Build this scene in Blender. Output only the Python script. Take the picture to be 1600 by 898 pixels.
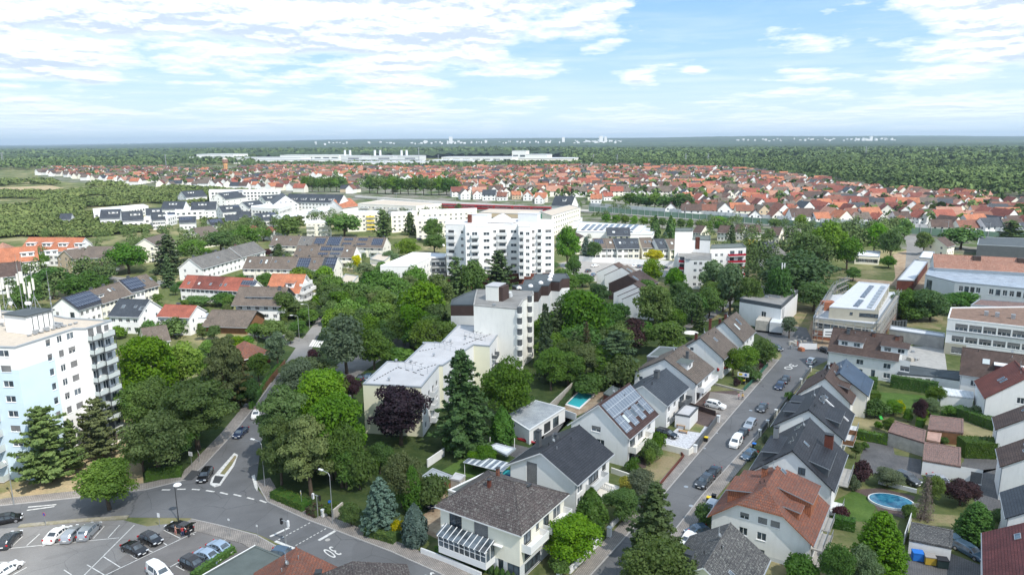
import bpy,math,random
import numpy as np
from mathutils import Matrix,Vector
for _o in list(bpy.data.objects):bpy.data.objects.remove(_o)
scene=bpy.context.scene
COL=scene.collection
R=math.radians
PI=math.pi
rnd=random.Random(7)
# ------------------------------------------------------------------ camera
CH=58.0            # flying height of the camera
FPX=1100.0         # focal length in photo pixels (photo 1600 x 898)
PT=math.atan(228/FPX)
RO=0.0075
cam_d=bpy.data.cameras.new('camera');cam=bpy.data.objects.new('camera',cam_d);COL.objects.link(cam)
cam_d.sensor_width=36;cam_d.lens=36*FPX/1600;cam_d.clip_start=1;cam_d.clip_end=60000
cam.location=(0,0,CH)
cam.rotation_euler=(Matrix.Rotation(R(90)-PT,3,'X')@Matrix.Rotation(-RO,3,'Z')).to_euler()
scene.camera=cam
# ------------------------------------------------------------------ light
SUN_DIR=Vector((0.64,-0.77,0)).normalized()*math.cos(R(51))+Vector((0,0,math.sin(R(51))))
sun_d=bpy.data.lights.new('sun','SUN');sun_d.energy=3.7;sun_d.angle=R(0.53);sun_d.color=(1.0,0.95,0.87)
sun=bpy.data.objects.new('sun',sun_d);COL.objects.link(sun)
sun.rotation_euler=(-SUN_DIR).to_track_quat('-Z','Y').to_euler()
sun.location=(0,0,300)
scene.view_settings.view_transform='Standard';scene.view_settings.look='None'
scene.view_settings.exposure=0.72;scene.view_settings.gamma=1;scene.view_settings.use_curve_mapping=False
class NT:
 """tiny node helper"""
 def __init__(s,tree):s.t=tree;s.n=tree.nodes;s.l=tree.links
 def add(s,typ,**kw):
  nd=s.n.new(typ)
  for k,v in kw.items():
   if k.startswith('_'):setattr(nd,k[1:],v)
  return nd
 def link(s,a,b):s.l.new(a,b)
 def math(s,op,a,b=None,c=None,clamp=False):
  nd=s.n.new('ShaderNodeMath');nd.operation=op;nd.use_clamp=clamp
  for i,v in enumerate((a,b,c)):
   if v is None:continue
   if isinstance(v,(int,float)):nd.inputs[i].default_value=v
   else:s.l.new(v,nd.inputs[i])
  return nd.outputs[0]
 def mix(s,f,a,b,typ='MIX'):
  nd=s.n.new('ShaderNodeMix');nd.data_type='RGBA';nd.blend_type=typ
  for sock,v in((nd.inputs[0],f),(nd.inputs[6],a),(nd.inputs[7],b)):
   if isinstance(v,(int,float)):sock.default_value=v
   elif isinstance(v,(tuple,list)):sock.default_value=tuple(v)+((1,)if len(v)==3 else())
   else:s.l.new(v,sock)
  return nd.outputs[2]
 def ramp(s,f,stops):
  nd=s.n.new('ShaderNodeValToRGB');e=nd.color_ramp.elements
  while len(e)>1:e.remove(e[-1])
  for i,(p,c)in enumerate(stops):
   el=e[0]if i==0 else e.new(p)
   el.position=p
   el.color=(c,c,c,1)if isinstance(c,(int,float))else tuple(c)+(1,)
  s.l.new(f,nd.inputs[0]);return nd.outputs[0]
 def noise(s,vec,scale,detail=4,rough=.55,dist=0,dim='3D'):
  nd=s.n.new('ShaderNodeTexNoise');nd.noise_dimensions=dim
  nd.inputs['Scale'].default_value=scale;nd.inputs['Detail'].default_value=detail
  nd.inputs['Roughness'].default_value=rough;nd.inputs['Distortion'].default_value=dist
  if vec is not None:s.l.new(vec,nd.inputs['Vector'])
  return nd.outputs['Fac']
world=bpy.data.worlds.new('World');scene.world=world;world.use_nodes=True
wt=NT(world.node_tree);wt.n.clear()
wout=wt.add('ShaderNodeOutputWorld');bg=wt.add('ShaderNodeBackground')
sky=wt.add('ShaderNodeTexSky');sky.sky_type='NISHITA';sky.sun_disc=False
sky.sun_elevation=R(51);sky.sun_rotation=math.atan2(SUN_DIR.x,SUN_DIR.y);sky.altitude=150;sky.dust_density=1.2;sky.ozone_density=1.5
bg.inputs['Strength'].default_value=0.145
tc=wt.add('ShaderNodeTexCoord');sp=wt.add('ShaderNodeSeparateXYZ');wt.link(tc.outputs['Generated'],sp.inputs[0])
X,Y,Z=sp.outputs
zc=wt.math('MAXIMUM',Z,0.0)
def skyplane(off,sx,sy,seed):
 d=wt.math('ADD',zc,off)
 cb=wt.add('ShaderNodeCombineXYZ')
 wt.link(wt.math('MULTIPLY',wt.math('DIVIDE',X,d),sx),cb.inputs[0]);wt.link(wt.math('MULTIPLY',wt.math('DIVIDE',Y,d),sy),cb.inputs[1])
 cb.inputs[2].default_value=seed;return cb.outputs[0]
# layered cumulus: bearing x elevation coordinates, flattened towards the horizon
az=wt.math('ARCTAN2',X,Y)
el=wt.math('LOGARITHM',wt.math('ADD',zc,0.035),2.718)
def skyband(sx,sy,seed):
 cb=wt.add('ShaderNodeCombineXYZ');wt.link(wt.math('MULTIPLY',az,sx),cb.inputs[0]);wt.link(wt.math('MULTIPLY',el,sy),cb.inputs[1]);cb.inputs[2].default_value=seed
 return cb.outputs[0]
def bump(c,w,inp):return wt.math('POWER',2.718,wt.math('MULTIPLY',wt.math('POWER',wt.math('ABSOLUTE',wt.math('DIVIDE',wt.math('SUBTRACT',inp,c),w)),2),-1))
def cover(de):
 """cloud density; de shifts the sample upwards so that bases can be told from tops"""
 def band(sx,sy,seed):
  cb=wt.add('ShaderNodeCombineXYZ');wt.link(wt.math('MULTIPLY',az,sx),cb.inputs[0]);wt.link(wt.math('MULTIPLY',wt.math('ADD',el,de),sy),cb.inputs[1]);cb.inputs[2].default_value=seed
  return cb.outputs[0]
 c=wt.math('ADD',wt.math('MULTIPLY',wt.noise(band(3.2,1.6,4.0),1.0,2,.5),.42),wt.math('MULTIPLY',wt.noise(band(9.5,5.6,9.0),1.0,12,.60),.78))
 Zs=wt.math('ADD',Z,de*.12)
 for(a,wa,z,wz,k)in((.25,.16,.17,.085,-.20),(.05,.25,.07,.03,-.05),(-.45,.36,.165,.06,.17),(-.02,.12,.17,.05,.06),(.64,.13,.135,.05,.16),(.50,.16,.09,.022,.08),(-.62,.12,.10,.03,.10),
                              (.093,.035,.155,.011,.25),(.125,.033,.121,.009,.25),(.17,.026,.078,.007,.2),(.248,.018,.088,.006,.2),(-.04,.03,.115,.008,.14),(-.52,.02,.075,.005,.16)):
  c=wt.math('ADD',c,wt.math('MULTIPLY',wt.math('MULTIPLY',bump(a,wa,az),bump(z,wz,Zs)),k))
 return c
cov=cover(0.0);cup=cover(0.03)
cfac=wt.ramp(cov,[(0.56,0.0),(0.61,.5),(0.69,1.0)])
streak=wt.noise(skyband(6,10,2.0),1.0,7,.62,.3)
thin=wt.math('MULTIPLY',wt.ramp(streak,[(0.44,0.0),(0.70,.55)]),wt.ramp(Z,[(0.0,.9),(.08,1),(.16,.4)]))
base=wt.math('MULTIPLY',wt.ramp(wt.math('ADD',wt.math('SUBTRACT',cup,cov),.5),[(0.465,0.0),(0.55,1.0)]),wt.ramp(cov,[(.58,.25),(.70,1)]))
ccol=wt.mix(base,(5.6,5.7,5.75),(3.0,3.55,4.25))
skyc=wt.mix(wt.ramp(Z,[(0.0,0),(.06,.35),(.2,1)]),(3.1,4.15,4.95),(1.15,2.45,4.15))
skyc=wt.mix(0.15,skyc,sky.outputs[0])
c1=wt.mix(thin,skyc,(4.0,4.6,5.1))
c2=wt.mix(cfac,c1,ccol)
hz=wt.ramp(Z,[(0.0,.85),(.03,.5),(.09,0)])
c3=wt.mix(hz,c2,(3.9,4.6,5.1))
wt.link(c3,bg.inputs['Color']);wt.link(bg.outputs[0],wout.inputs[0])
scene.cycles.max_bounces=6;scene.cycles.transparent_max_bounces=8;scene.cycles.volume_bounces=0
scene.cycles.diffuse_bounces=3;scene.cycles.glossy_bounces=2;scene.cycles.caustics_reflective=False
# ------------------------------------------------------------------ ground points from photo measurements
def G(px,py,z=0.0):
 dx=(px-800)/FPX;dy=(449-py)/FPX
 a=dx*math.cos(RO)+dy*math.sin(RO);b=-dx*math.sin(RO)+dy*math.cos(RO)
 d=(a,math.cos(PT)+b*math.sin(PT),-math.sin(PT)+b*math.cos(PT))
 t=(z-CH)/d[2]
 return(d[0]*t,d[1]*t)
def Q(x,y,z):
 z=z-CH
 c=y*math.cos(PT)-z*math.sin(PT);b=(y*math.sin(PT)+z*math.cos(PT))/c;a=x/c
 return(800+FPX*(a*math.cos(RO)-b*math.sin(RO)),449-FPX*(a*math.sin(RO)+b*math.cos(RO)))
# ------------------------------------------------------------------ materials
MATS={}
def newmat(name):
 m=bpy.data.materials.new(name);m.use_nodes=True;nt=NT(m.node_tree);nt.n.clear()
 out=nt.add('ShaderNodeOutputMaterial');p=nt.add('ShaderNodeBsdfPrincipled');nt.link(p.outputs[0],out.inputs[0])
 MATS[name]=m
 return m,nt,p,out
def coords(nt,kind='Object'):
 return nt.add('ShaderNodeTexCoord').outputs[kind]
def geo_pos(nt):return nt.add('ShaderNodeNewGeometry').outputs['Position']
def bump(nt,p,h,strength=.4,dist=.03):
 b=nt.add('ShaderNodeBump');b.inputs['Strength'].default_value=strength;b.inputs['Distance'].default_value=dist
 nt.link(h,b.inputs['Height']);nt.link(b.outputs[0],p.inputs['Normal'])
def plain(name,col,rough=.7,var=.12,scale=.6,spec=.3,metal=0,stain=0.0):
 m,nt,p,o=newmat(name)
 v=geo_pos(nt)
 n=nt.noise(v,scale,5,.6)
 c=nt.mix(nt.ramp(n,[(0.3,0),(0.7,1)]),tuple(x*(1-var)for x in col),tuple(min(1,x*(1+var))for x in col))
 if stain:
  mp=nt.add('ShaderNodeMapping');mp.inputs['Scale'].default_value=(1.5,1.5,.25);nt.link(v,mp.inputs[0])
  s=nt.ramp(nt.noise(mp.outputs[0],1.0,6,.65),[(0.5,0),(0.8,stain)])
  c=nt.mix(s,c,tuple(x*.55 for x in col))
 nt.link(c,p.inputs['Base Color']);p.inputs['Roughness'].default_value=rough
 p.inputs['Specular IOR Level'].default_value=spec;p.inputs['Metallic'].default_value=metal
 return m
def tile(name,c1,c2,w=.32,h=.38,moss=None,mossamt=.0,rough=.7,bs=.5,mortar=(.3,.3,.3)):
 m,nt,p,o=newmat(name)
 uv=coords(nt,'UV')
 br=nt.add('ShaderNodeTexBrick');br.offset=.5
 br.inputs['Scale'].default_value=1;br.inputs['Brick Width'].default_value=w;br.inputs['Row Height'].default_value=h
 br.inputs['Mortar Size'].default_value=.035;br.inputs['Mortar Smooth'].default_value=.4;br.inputs['Bias'].default_value=0
 br.inputs['Color1'].default_value=(*c1,1);br.inputs['Color2'].default_value=(*c2,1)
 br.inputs['Mortar'].default_value=tuple(a*b for a,b in zip(c1,mortar))+(1,)
 nt.link(uv,br.inputs['Vector'])
 g=geo_pos(nt)
 big=nt.ramp(nt.noise(g,.35,5,.65),[(0.3,.0),(0.7,1)])
 c=nt.mix(big,nt.mix(1.0,br.outputs['Color'],(.72,.72,.74),'MULTIPLY'),nt.mix(1.0,br.outputs['Color'],(1.25,1.22,1.2),'MULTIPLY'))
 if moss:
  f=nt.ramp(nt.noise(g,3.2,6,.75),[(0.62-mossamt,0),(0.74-mossamt,.8)])
  c=nt.mix(f,c,moss)
 nt.link(c,p.inputs['Base Color']);p.inputs['Roughness'].default_value=rough;p.inputs['Specular IOR Level'].default_value=.25
 # each course laps over the one below
 sx=nt.add('ShaderNodeSeparateXYZ');nt.link(uv,sx.inputs[0])
 saw=nt.math('FRACT',nt.math('DIVIDE',sx.outputs[1],h))
 hgt=nt.math('ADD',nt.math('MULTIPLY',nt.math('SUBTRACT',1,saw),.7),nt.math('MULTIPLY',br.outputs['Fac'],-.6))
 bump(nt,p,hgt,bs,.05)
 return m
CREAMW=plain('cream_white_render',(.84,.83,.78),.85,.03,.4,stain=.2)
WHITE=plain('white_render',(.79,.79,.785),.85,.03,.5,stain=.25)
OFFW=plain('offwhite_render',(.74,.72,.66),.85,.04,.5,stain=.25)
CREAM=plain('cream_render',(.82,.79,.68),.85,.04,.4,stain=.15)
YELL=plain('pale_yellow_render',(.82,.80,.62),.85,.03,.4)
BLUEP=plain('light_blue_render',(.58,.71,.81),.85,.03,.4)
GREYR=plain('grey_render',(.36,.38,.42),.85,.06,.5)
LGREY=plain('light_grey_render',(.60,.62,.63),.85,.05,.5)
DGREY=plain('dark_grey_panel',(.10,.11,.12),.6,.1)
BEIGE=plain('beige_render',(.52,.42,.30),.85,.06)
BROWNW=plain('brown_cladding',(.07,.045,.04),.8,.15)
REDP=plain('red_panel',(.42,.02,.04),.5,.06)
TANW=plain('tan_insulation',(.46,.43,.35),.9,.06)
BRICKW=tile('red_brickwork',(.30,.10,.07),(.22,.07,.05),.25,.08,bs=.2)
CONC=plain('concrete',(.38,.37,.35),.9,.15,.8,stain=.4)
OLDC=plain('old_concrete_wall',(.45,.42,.37),.9,.18,1.2,stain=.5)
T_BLACK=tile('anthracite_tiles',(.030,.034,.042),(.045,.048,.058),.33,.4,bs=.35,rough=.5)
T_SLATE=tile('slate_tiles',(.045,.055,.07),(.06,.07,.085),.33,.4,bs=.3,rough=.5)
T_BROWN=tile('brown_tiles',(.085,.058,.050),(.115,.080,.068),moss=(.15,.13,.12),mossamt=.06)
T_GBRO=tile('greybrown_tiles',(.155,.125,.105),(.12,.10,.085),moss=(.2,.18,.15),mossamt=.1)
T_GREY=tile('grey_tiles',(.17,.165,.16),(.12,.12,.12),moss=(.25,.25,.22),mossamt=.1)
T_MOSSY=tile('weathered_dark_tiles',(.075,.062,.060),(.105,.088,.085),moss=(.24,.24,.22),mossamt=.10)
T_LICH=tile('lichen_grey_tiles',(.11,.11,.11),(.075,.075,.078),moss=(.30,.31,.28),mossamt=.09)
T_RED=tile('red_tiles',(.34,.11,.075),(.28,.09,.065),moss=(.2,.1,.08),mossamt=.03)
T_ORAN=tile('orange_tiles',(.46,.175,.095),(.40,.15,.08),moss=(.3,.17,.12),mossamt=.1)
T_OLDR=tile('old_terracotta_tiles',(.29,.105,.060),(.19,.072,.048),moss=(.12,.085,.075),mossamt=.17)
T_TERR=tile('terracotta_smooth',(.42,.17,.09),(.36,.14,.08),.3,1.2,moss=(.3,.14,.1),mossamt=.1)
T_WINE=tile('wine_red_tiles',(.14,.045,.045),(.11,.038,.04))
T_BRED=tile('brownred_tiles',(.20,.065,.05),(.16,.055,.045),moss=(.12,.07,.06),mossamt=.08)
T_SCH=tile('faded_red_tiles',(.40,.20,.14),(.33,.15,.10),moss=(.45,.30,.24),mossamt=.14)
F_LIGHT=plain('light_flat_roof',(.48,.478,.49),.85,.10,.25,stain=.2)
F_GREY=plain('grey_flat_roof',(.24,.235,.225),.9,.22,.3)
F_GRAV=plain('gravel_flat_roof',(.44,.39,.33),.95,.10,1.5)
F_BITU=plain('bitumen_flat_roof',(.070,.085,.095),.85,.15,.4)
F_GREEN=plain('green_grey_bitumen',(.105,.125,.120),.9,.14,.5)
F_SEDUM=plain('brown_planted_roof',(.22,.145,.11),.95,.25,.9)
F_WHITE=plain('white_sheet_roof',(.56,.58,.61),.6,.06,.4)
F_MET=tile('standing_seam_metal',(.36,.43,.50),(.38,.45,.52),.6,30,bs=.2,rough=.4)
F_PANT=tile('corrugated_sheet',(.36,.40,.43),(.40,.44,.47),.22,30,bs=.5,rough=.7)
F_RUST=tile('weathered_corrugated_sheet',(.17,.13,.12),(.14,.11,.10),.3,2.4,bs=.4,moss=(.28,.16,.13),mossamt=.18)
F_POLY=tile('translucent_sheet',(.62,.66,.68),(.58,.62,.65),.7,9,bs=.2,rough=.3,mortar=(.6,.6,.6))
METB=plain('galvanised_steel',(.42,.44,.46),.4,.05,1,metal=.6)
WMET=plain('white_lacquer',(.78,.78,.78),.4,.02)
DMET=plain('dark_metal',(.04,.042,.045),.45,.05)
ZINC=plain('zinc_edge',(.30,.33,.36),.5,.08)
WOOD=plain('brown_wood',(.20,.10,.05),.7,.2,2)
BLACKP=plain('black_plastic',(.02,.02,.022),.5,.1)
YELP=plain('yellow_plastic',(.75,.55,.02),.5,.03)
BLUPL=plain('blue_plastic',(.02,.16,.55),.5,.05)
PAINTW=plain('road_marking_white',(.58,.58,.565),.8,.28,2.2)
SHUT=tile('roller_shutter',(.50,.51,.52),(.52,.53,.54),9,.06,bs=.3)
SHUTD=plain('dark_shutter',(.045,.05,.055),.6,.05)
def glassmat(name,col=(.03,.04,.05),rough=.08):
 m,nt,p,o=newmat(name)
 n=nt.noise(geo_pos(nt),.45,3)
 c=nt.mix(nt.ramp(n,[(.42,0),(.6,1)]),col,tuple(x*3+.02 for x in col))
 nt.link(c,p.inputs['Base Color']);p.inputs['Roughness'].default_value=rough;p.inputs['Specular IOR Level'].default_value=.7
 return m
GLASS=glassmat('window_glass')
GGREEN=plain('green_glass_panel',(.16,.25,.19),.5,.1,.2)
BALG=plain('frosted_balcony_glass',(.50,.55,.55),.5,.05)
def solarmat(name,a,b,g):
 m,nt,p,o=newmat(name);uv=coords(nt,'UV');br=nt.add('ShaderNodeTexBrick');br.offset=0
 for k,v in(('Scale',1),('Brick Width',1.0),('Row Height',1.65),('Mortar Size',.04),('Bias',0)):br.inputs[k].default_value=v
 br.inputs['Color1'].default_value=(*a,1);br.inputs['Color2'].default_value=(*b,1);br.inputs['Mortar'].default_value=(*g,1)
 nt.link(uv,br.inputs['Vector']);nt.link(br.outputs[0],p.inputs['Base Color']);p.inputs['Roughness'].default_value=.2;p.inputs['Specular IOR Level'].default_value=.6
 return m
SOLAR=solarmat('solar_cells',(.022,.028,.05),(.03,.036,.06),(.20,.24,.30));SOLARL=solarmat('pale_sky_tinted_solar_cells',(.13,.16,.20),(.16,.19,.235),(.40,.43,.46))  # SOLARL: sky reflection on the panels painted in as a paler cell colour
T_RBRO=tile('dark_reddish_tiles',(.085,.05,.045),(.07,.042,.04))
def leafmat(name,a,b,tr=.3):
 tr=min(.4,tr+.08)
 m,nt,p,o=newmat(name)
 oi=nt.add('ShaderNodeObjectInfo')
 n=nt.noise(coords(nt,'Object'),.55,5,.7)
 c=nt.mix(nt.ramp(n,[(.33,0),(.68,1)]),a,b)
 hs=nt.add('ShaderNodeHueSaturation');nt.link(c,hs.inputs['Color'])
 nt.link(nt.math('MULTIPLY_ADD',oi.outputs['Random'],.04,.482),hs.inputs['Hue'])
 nt.link(nt.math('MULTIPLY_ADD',nt.math('FRACT',nt.math('MULTIPLY',oi.outputs['Random'],7.3)),.35,.90),hs.inputs['Saturation'])
 nt.link(nt.math('MULTIPLY_ADD',nt.math('FRACT',nt.math('MULTIPLY',oi.outputs['Random'],3.7)),.42,.80),hs.inputs['Value'])
 nt.link(hs.outputs[0],p.inputs['Base Color']);p.inputs['Roughness'].default_value=.6;p.inputs['Specular IOR Level'].default_value=.25
 t=nt.add('ShaderNodeBsdfTranslucent');nt.link(nt.mix(1.0,hs.outputs[0],(1.3,1.4,.6),'MULTIPLY'),t.inputs[0])
 ms=nt.add('ShaderNodeMixShader');ms.inputs[0].default_value=tr
 nt.link(p.outputs[0],ms.inputs[1]);nt.link(t.outputs[0],ms.inputs[2]);nt.link(ms.outputs[0],o.inputs[0])
 return m
LEAF={
 'mid':leafmat('leaves_mid_green',(.068,.128,.030),(.135,.220,.050)),
 'light':leafmat('leaves_light_green',(.095,.175,.036),(.180,.275,.056),.35),
 'dark':leafmat('leaves_dark_green',(.054,.105,.030),(.105,.175,.050),.2),
 'olive':leafmat('leaves_olive_green',(.075,.118,.038),(.145,.195,.062),.25),
 'purple':leafmat('leaves_dark_purple',(.012,.008,.012),(.026,.015,.022),.1),
 'plum':leafmat('leaves_plum',(0.043,0.019,0.025),(0.080,0.035,0.038),.15),
 'conif':leafmat('needles_dark',(.052,.088,.036),(.105,.155,.062),.1),
 'pine':leafmat('needles_pine',(.085,.125,.045),(.170,.215,.080),.15),
 'blue':leafmat('needles_blue_green',(0.065,0.109,0.087),(0.138,0.203,0.167),.1),
 'brown':leafmat('needles_rusty',(.062,.080,.036),(.145,.115,.060),.1),
 'yellow':leafmat('leaves_yellow_green',(0.290,0.334,0.029),(0.609,0.522,0.043),.35),
 'hedge':leafmat('hedge_leaves',(0.072,0.138,0.026),(0.131,0.225,0.041),.2),
 'grey':leafmat('leaves_grey_green',(0.109,0.152,0.087),(0.189,0.239,0.138),.25),
}
BARK=plain('bark',(.10,.075,.055),.95,.25,2)
DEADB=plain('dead_twigs',(.16,.13,.11),.95,.2,2)
# ------------------------------------------------------------------ mesh builder
class MB:
 def __init__(s):s.v=[];s.f=[];s.m=[]
 def quad(s,a,b,c,d,m=0):s.poly((a,b,c,d),m)
 def poly(s,pts,m=0):
  i=len(s.v);s.v+=[tuple(p)for p in pts];s.f.append(tuple(range(i,i+len(pts))));s.m.append(m)
 def box(s,x0,y0,z0,x1,y1,z1,m=0,bottom=True,T=None):
  P=[(x0,y0,z0),(x1,y0,z0),(x1,y1,z0),(x0,y1,z0),(x0,y0,z1),(x1,y0,z1),(x1,y1,z1),(x0,y1,z1)]
  if T is not None:P=[tuple(T@Vector(q))for q in P]
  i=len(s.v);s.v+=P
  F=[(0,1,5,4),(1,2,6,5),(2,3,7,6),(3,0,4,7),(4,5,6,7)]
  if bottom:F.append((3,2,1,0))
  for f in F:s.f.append(tuple(i+k for k in f));s.m.append(m)
 def prism(s,pts,z0,z1,m=0,mt=None,bottom=False):
  """pts counter-clockwise"""
  n=len(pts)
  for k in range(n):
   a,b=pts[k],pts[(k+1)%n]
   s.quad((a[0],a[1],z0),(b[0],b[1],z0),(b[0],b[1],z1),(a[0],a[1],z1),m)
  s.poly([(q[0],q[1],z1)for q in pts],m if mt is None else mt)
  if bottom:s.poly([(q[0],q[1],z0)for q in reversed(pts)],m)
 def tube(s,a,b,r0,r1=None,n=8,m=0,cap=True):
  r1=r0 if r1 is None else r1
  a=Vector(a);b=Vector(b);d=(b-a)
  if d.length<1e-6:return
  d.normalize();u=d.orthogonal().normalized();w=d.cross(u)
  i=len(s.v)
  for(c,r)in((a,r0),(b,r1)):
   for k in range(n):
    t=2*PI*k/n;s.v.append(tuple(c+u*(r*math.cos(t))+w*(r*math.sin(t))))
  for k in range(n):
   k2=(k+1)%n;s.f.append((i+k,i+k2,i+n+k2,i+n+k));s.m.append(m)
  if cap:
   s.f.append(tuple(i+n+k for k in range(n)));s.m.append(m);s.f.append(tuple(i+k for k in reversed(range(n))));s.m.append(m)
 def mesh(s,name,mats,uv=True):
  me=bpy.data.meshes.new(name)
  me.from_pydata(s.v,[],s.f)
  if not isinstance(mats,(list,tuple)):mats=[mats]
  for mt in mats:me.materials.append(mt)
  me.polygons.foreach_set('material_index',s.m)
  if uv and s.f:
   ul=me.uv_layers.new(name='UVMap');dat=ul.data
   for p in me.polygons:
    n=p.normal
    if abs(n.z)>.999:ax=Vector((1,0,0));ay=Vector((0,1,0))
    else:ax=Vector((0,0,1)).cross(n).normalized();ay=n.cross(ax)
    for li in p.loop_indices:
     co=me.vertices[me.loops[li].vertex_index].co
     dat[li].uv=(co.dot(ax),co.dot(ay))
  me.update()
  return me
 def build(s,name,mats,parent=None,mw=None,smooth=False):
  me=s.mesh(name,mats)
  if smooth:
   for p in me.polygons:p.use_smooth=True
  return link(name,me,parent,mw)
def link(name,me,parent=None,mw=None):
 o=bpy.data.objects.new(name,me);COL.objects.link(o)
 if parent is not None:o.parent=parent
 if mw is not None:o.matrix_local=mw
 return o
def tag(o,label=None,cat=None,group=None,kind=None):
 if label:o['label']=label
 if cat:o['category']=cat
 if group:o['group']=group
 if kind:o['kind']=kind
 return o
def nth(i):return 'first second third fourth fifth sixth seventh eighth ninth tenth eleventh twelfth thirteenth fourteenth fifteenth sixteenth seventeenth eighteenth nineteenth twentieth'.split()[i]if i<20 else 'number %d'%(i+1)
def rank(items,fmt):
 """items: (object, key, photo x); labels ranked from the left within each key"""
 B={}
 for o,k,px in items:B.setdefault(k,[]).append((px,o.name,o))
 for k,l in B.items():
  l.sort(key=lambda t:t[:2])
  for i,(_,_,o)in enumerate(l):o['label']=fmt(k,nth(i),len(l))
def thing(name,label,cat,loc=(0,0,0),rz=0.0,group=None):
 o=bpy.data.objects.new(name,None);COL.objects.link(o);o.empty_display_size=.5
 o.location=loc;o.rotation_euler=(0,0,rz)
 return tag(o,label,cat,group)
def kids(o):return KIDS.get(o.name,[])
def copy_tree(o,parent=None):
 c=o.copy();COL.objects.link(c)
 if parent is not None:c.parent=parent
 for ch in[q for q in o.children]:copy_tree(ch,c)
 return c
def frame(o,x,z=None):
 """matrix from origin and X axis (horizontal), Z normal"""
 x=Vector(x).normalized();z=Vector(z).normalized();y=z.cross(x)
 m=Matrix(((x.x,y.x,z.x,o[0]),(x.y,y.y,z.y,o[1]),(x.z,y.z,z.z,o[2]),(0,0,0,1)))
 return m
# ------------------------------------------------------------------ walls with real openings
def clip(poly,clipper):
 out=poly
 n=len(clipper)
 for i in range(n):
  a=clipper[i];b=clipper[(i+1)%n]
  inp=out;out=[]
  if not inp:break
  def side(p):return(b[0]-a[0])*(p[1]-a[1])-(b[1]-a[1])*(p[0]-a[0])
  for j in range(len(inp)):
   p=inp[j];q=inp[(j+1)%len(inp)];sp_,sq=side(p),side(q)
   if sp_>=-1e-9:out.append(p)
   if(sp_>1e-9 and sq<-1e-9)or(sp_<-1e-9 and sq>1e-9):
    t=sp_/(sp_-sq);out.append((p[0]+t*(q[0]-p[0]),p[1]+t*(q[1]-p[1])))
 return out
def wall_face(mb,Fm,outline,holes,matf=lambda u,v:0,cuts_u=(),cuts_v=(),depth=.16):
 us=sorted(set([min(p[0]for p in outline),max(p[0]for p in outline)]+[h[0]for h in holes]+[h[2]for h in holes]+list(cuts_u)))
 vs=sorted(set([min(p[1]for p in outline),max(p[1]for p in outline)]+[h[1]for h in holes]+[h[3]for h in holes]+list(cuts_v)))
 rect=len(outline)==4 and outline[0][1]==outline[1][1]and outline[2][1]==outline[3][1]and outline[0][0]==outline[3][0]
 for i in range(len(us)-1):
  for j in range(len(vs)-1):
   u0,u1,v0,v1=us[i],us[i+1],vs[j],vs[j+1]
   if u1-u0<1e-4 or v1-v0<1e-4:continue
   cu,cv=(u0+u1)/2,(v0+v1)/2
   if any(h[0]<cu<h[2]and h[1]<cv<h[3]for h in holes):continue
   c=[(u0,v0),(u1,v0),(u1,v1),(u0,v1)]
   if not rect:c=clip(c,outline)
   if len(c)<3:continue
   mb.poly([tuple(Fm@Vector((p[0],p[1],0)))for p in c],matf(cu,cv))
 for(u0,v0,u1,v1)in holes:
  m=matf((u0+u1)/2,v0-.01)
  P=lambda u,v,w:tuple(Fm@Vector((u,v,w)))
  mb.quad(P(u0,v0,0),P(u0,v0,-depth),P(u0,v1,-depth),P(u0,v1,0),m)
  mb.quad(P(u1,v0,-depth),P(u1,v0,0),P(u1,v1,0),P(u1,v1,-depth),m)
  mb.quad(P(u0,v1,-depth),P(u1,v1,-depth),P(u1,v1,0),P(u0,v1,0),m)
  mb.quad(P(u0,v0,0),P(u1,v0,0),P(u1,v0,-depth),P(u0,v0,-depth),m)
WC={}
def win_meshes(w,h,kind):
 k=(round(w,2),round(h,2),kind)
 if k in WC:return WC[k]
 fr=MB();t=.07
 fm=DMET if kind in('dark','shopdark')else WMET
 # frame ring, set back inside the opening
 fr.box(0,0,-.16,t,h,-.07);fr.box(w-t,0,-.16,w,h,-.07);fr.box(t,0,-.16,w-t,t,-.07);fr.box(t,h-t,-.16,w-t,h,-.07)
 if kind!='door' and w>1.0:
  nm=max(1,int(round(w/1.1))-1)if w>2.4 else 1
  for i in range(nm):
   x=w*(i+1)/(nm+1);fr.box(x-.04,t,-.16,x+.04,h-t,-.075)
 if h>.7 and kind!='door':fr.box(-.06,-.05,-.16,w+.06,-.002,.07)   # sill
 pn=MB();pn.quad((t*.5,t*.5,-.12),(w-t*.5,t*.5,-.12),(w-t*.5,h-t*.5,-.12),(t*.5,h-t*.5,-.12))
 sh=None
 if kind in('s','s1','ds','curtain'):
  f={'s':.55,'s1':.97,'ds':.97,'curtain':.8}[kind]
  sm=MB();sm.box(t*.6,h*(1-f),-.11,w-t*.6,h-.03,-.055);sh=sm.mesh('shutter',{'ds':SHUTD,'curtain':SHUT}.get(kind,SHUT))
 WC[k]=(fr.mesh('window',fm),pn.mesh('pane',GLASS),sh)
 return WC[k]
def add_window(root,Fm,u,v,w,h,kind='w',lod=0):
 a,b,c=win_meshes(w,h,kind)
 mw=Fm@Matrix.Translation((u,v,0))
 nm='door' if kind=='door' else 'window'
 o=link(nm,a,root,mw)
 link('pane',b,o)
 if c:link('shutter',c,o)
 return o
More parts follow.
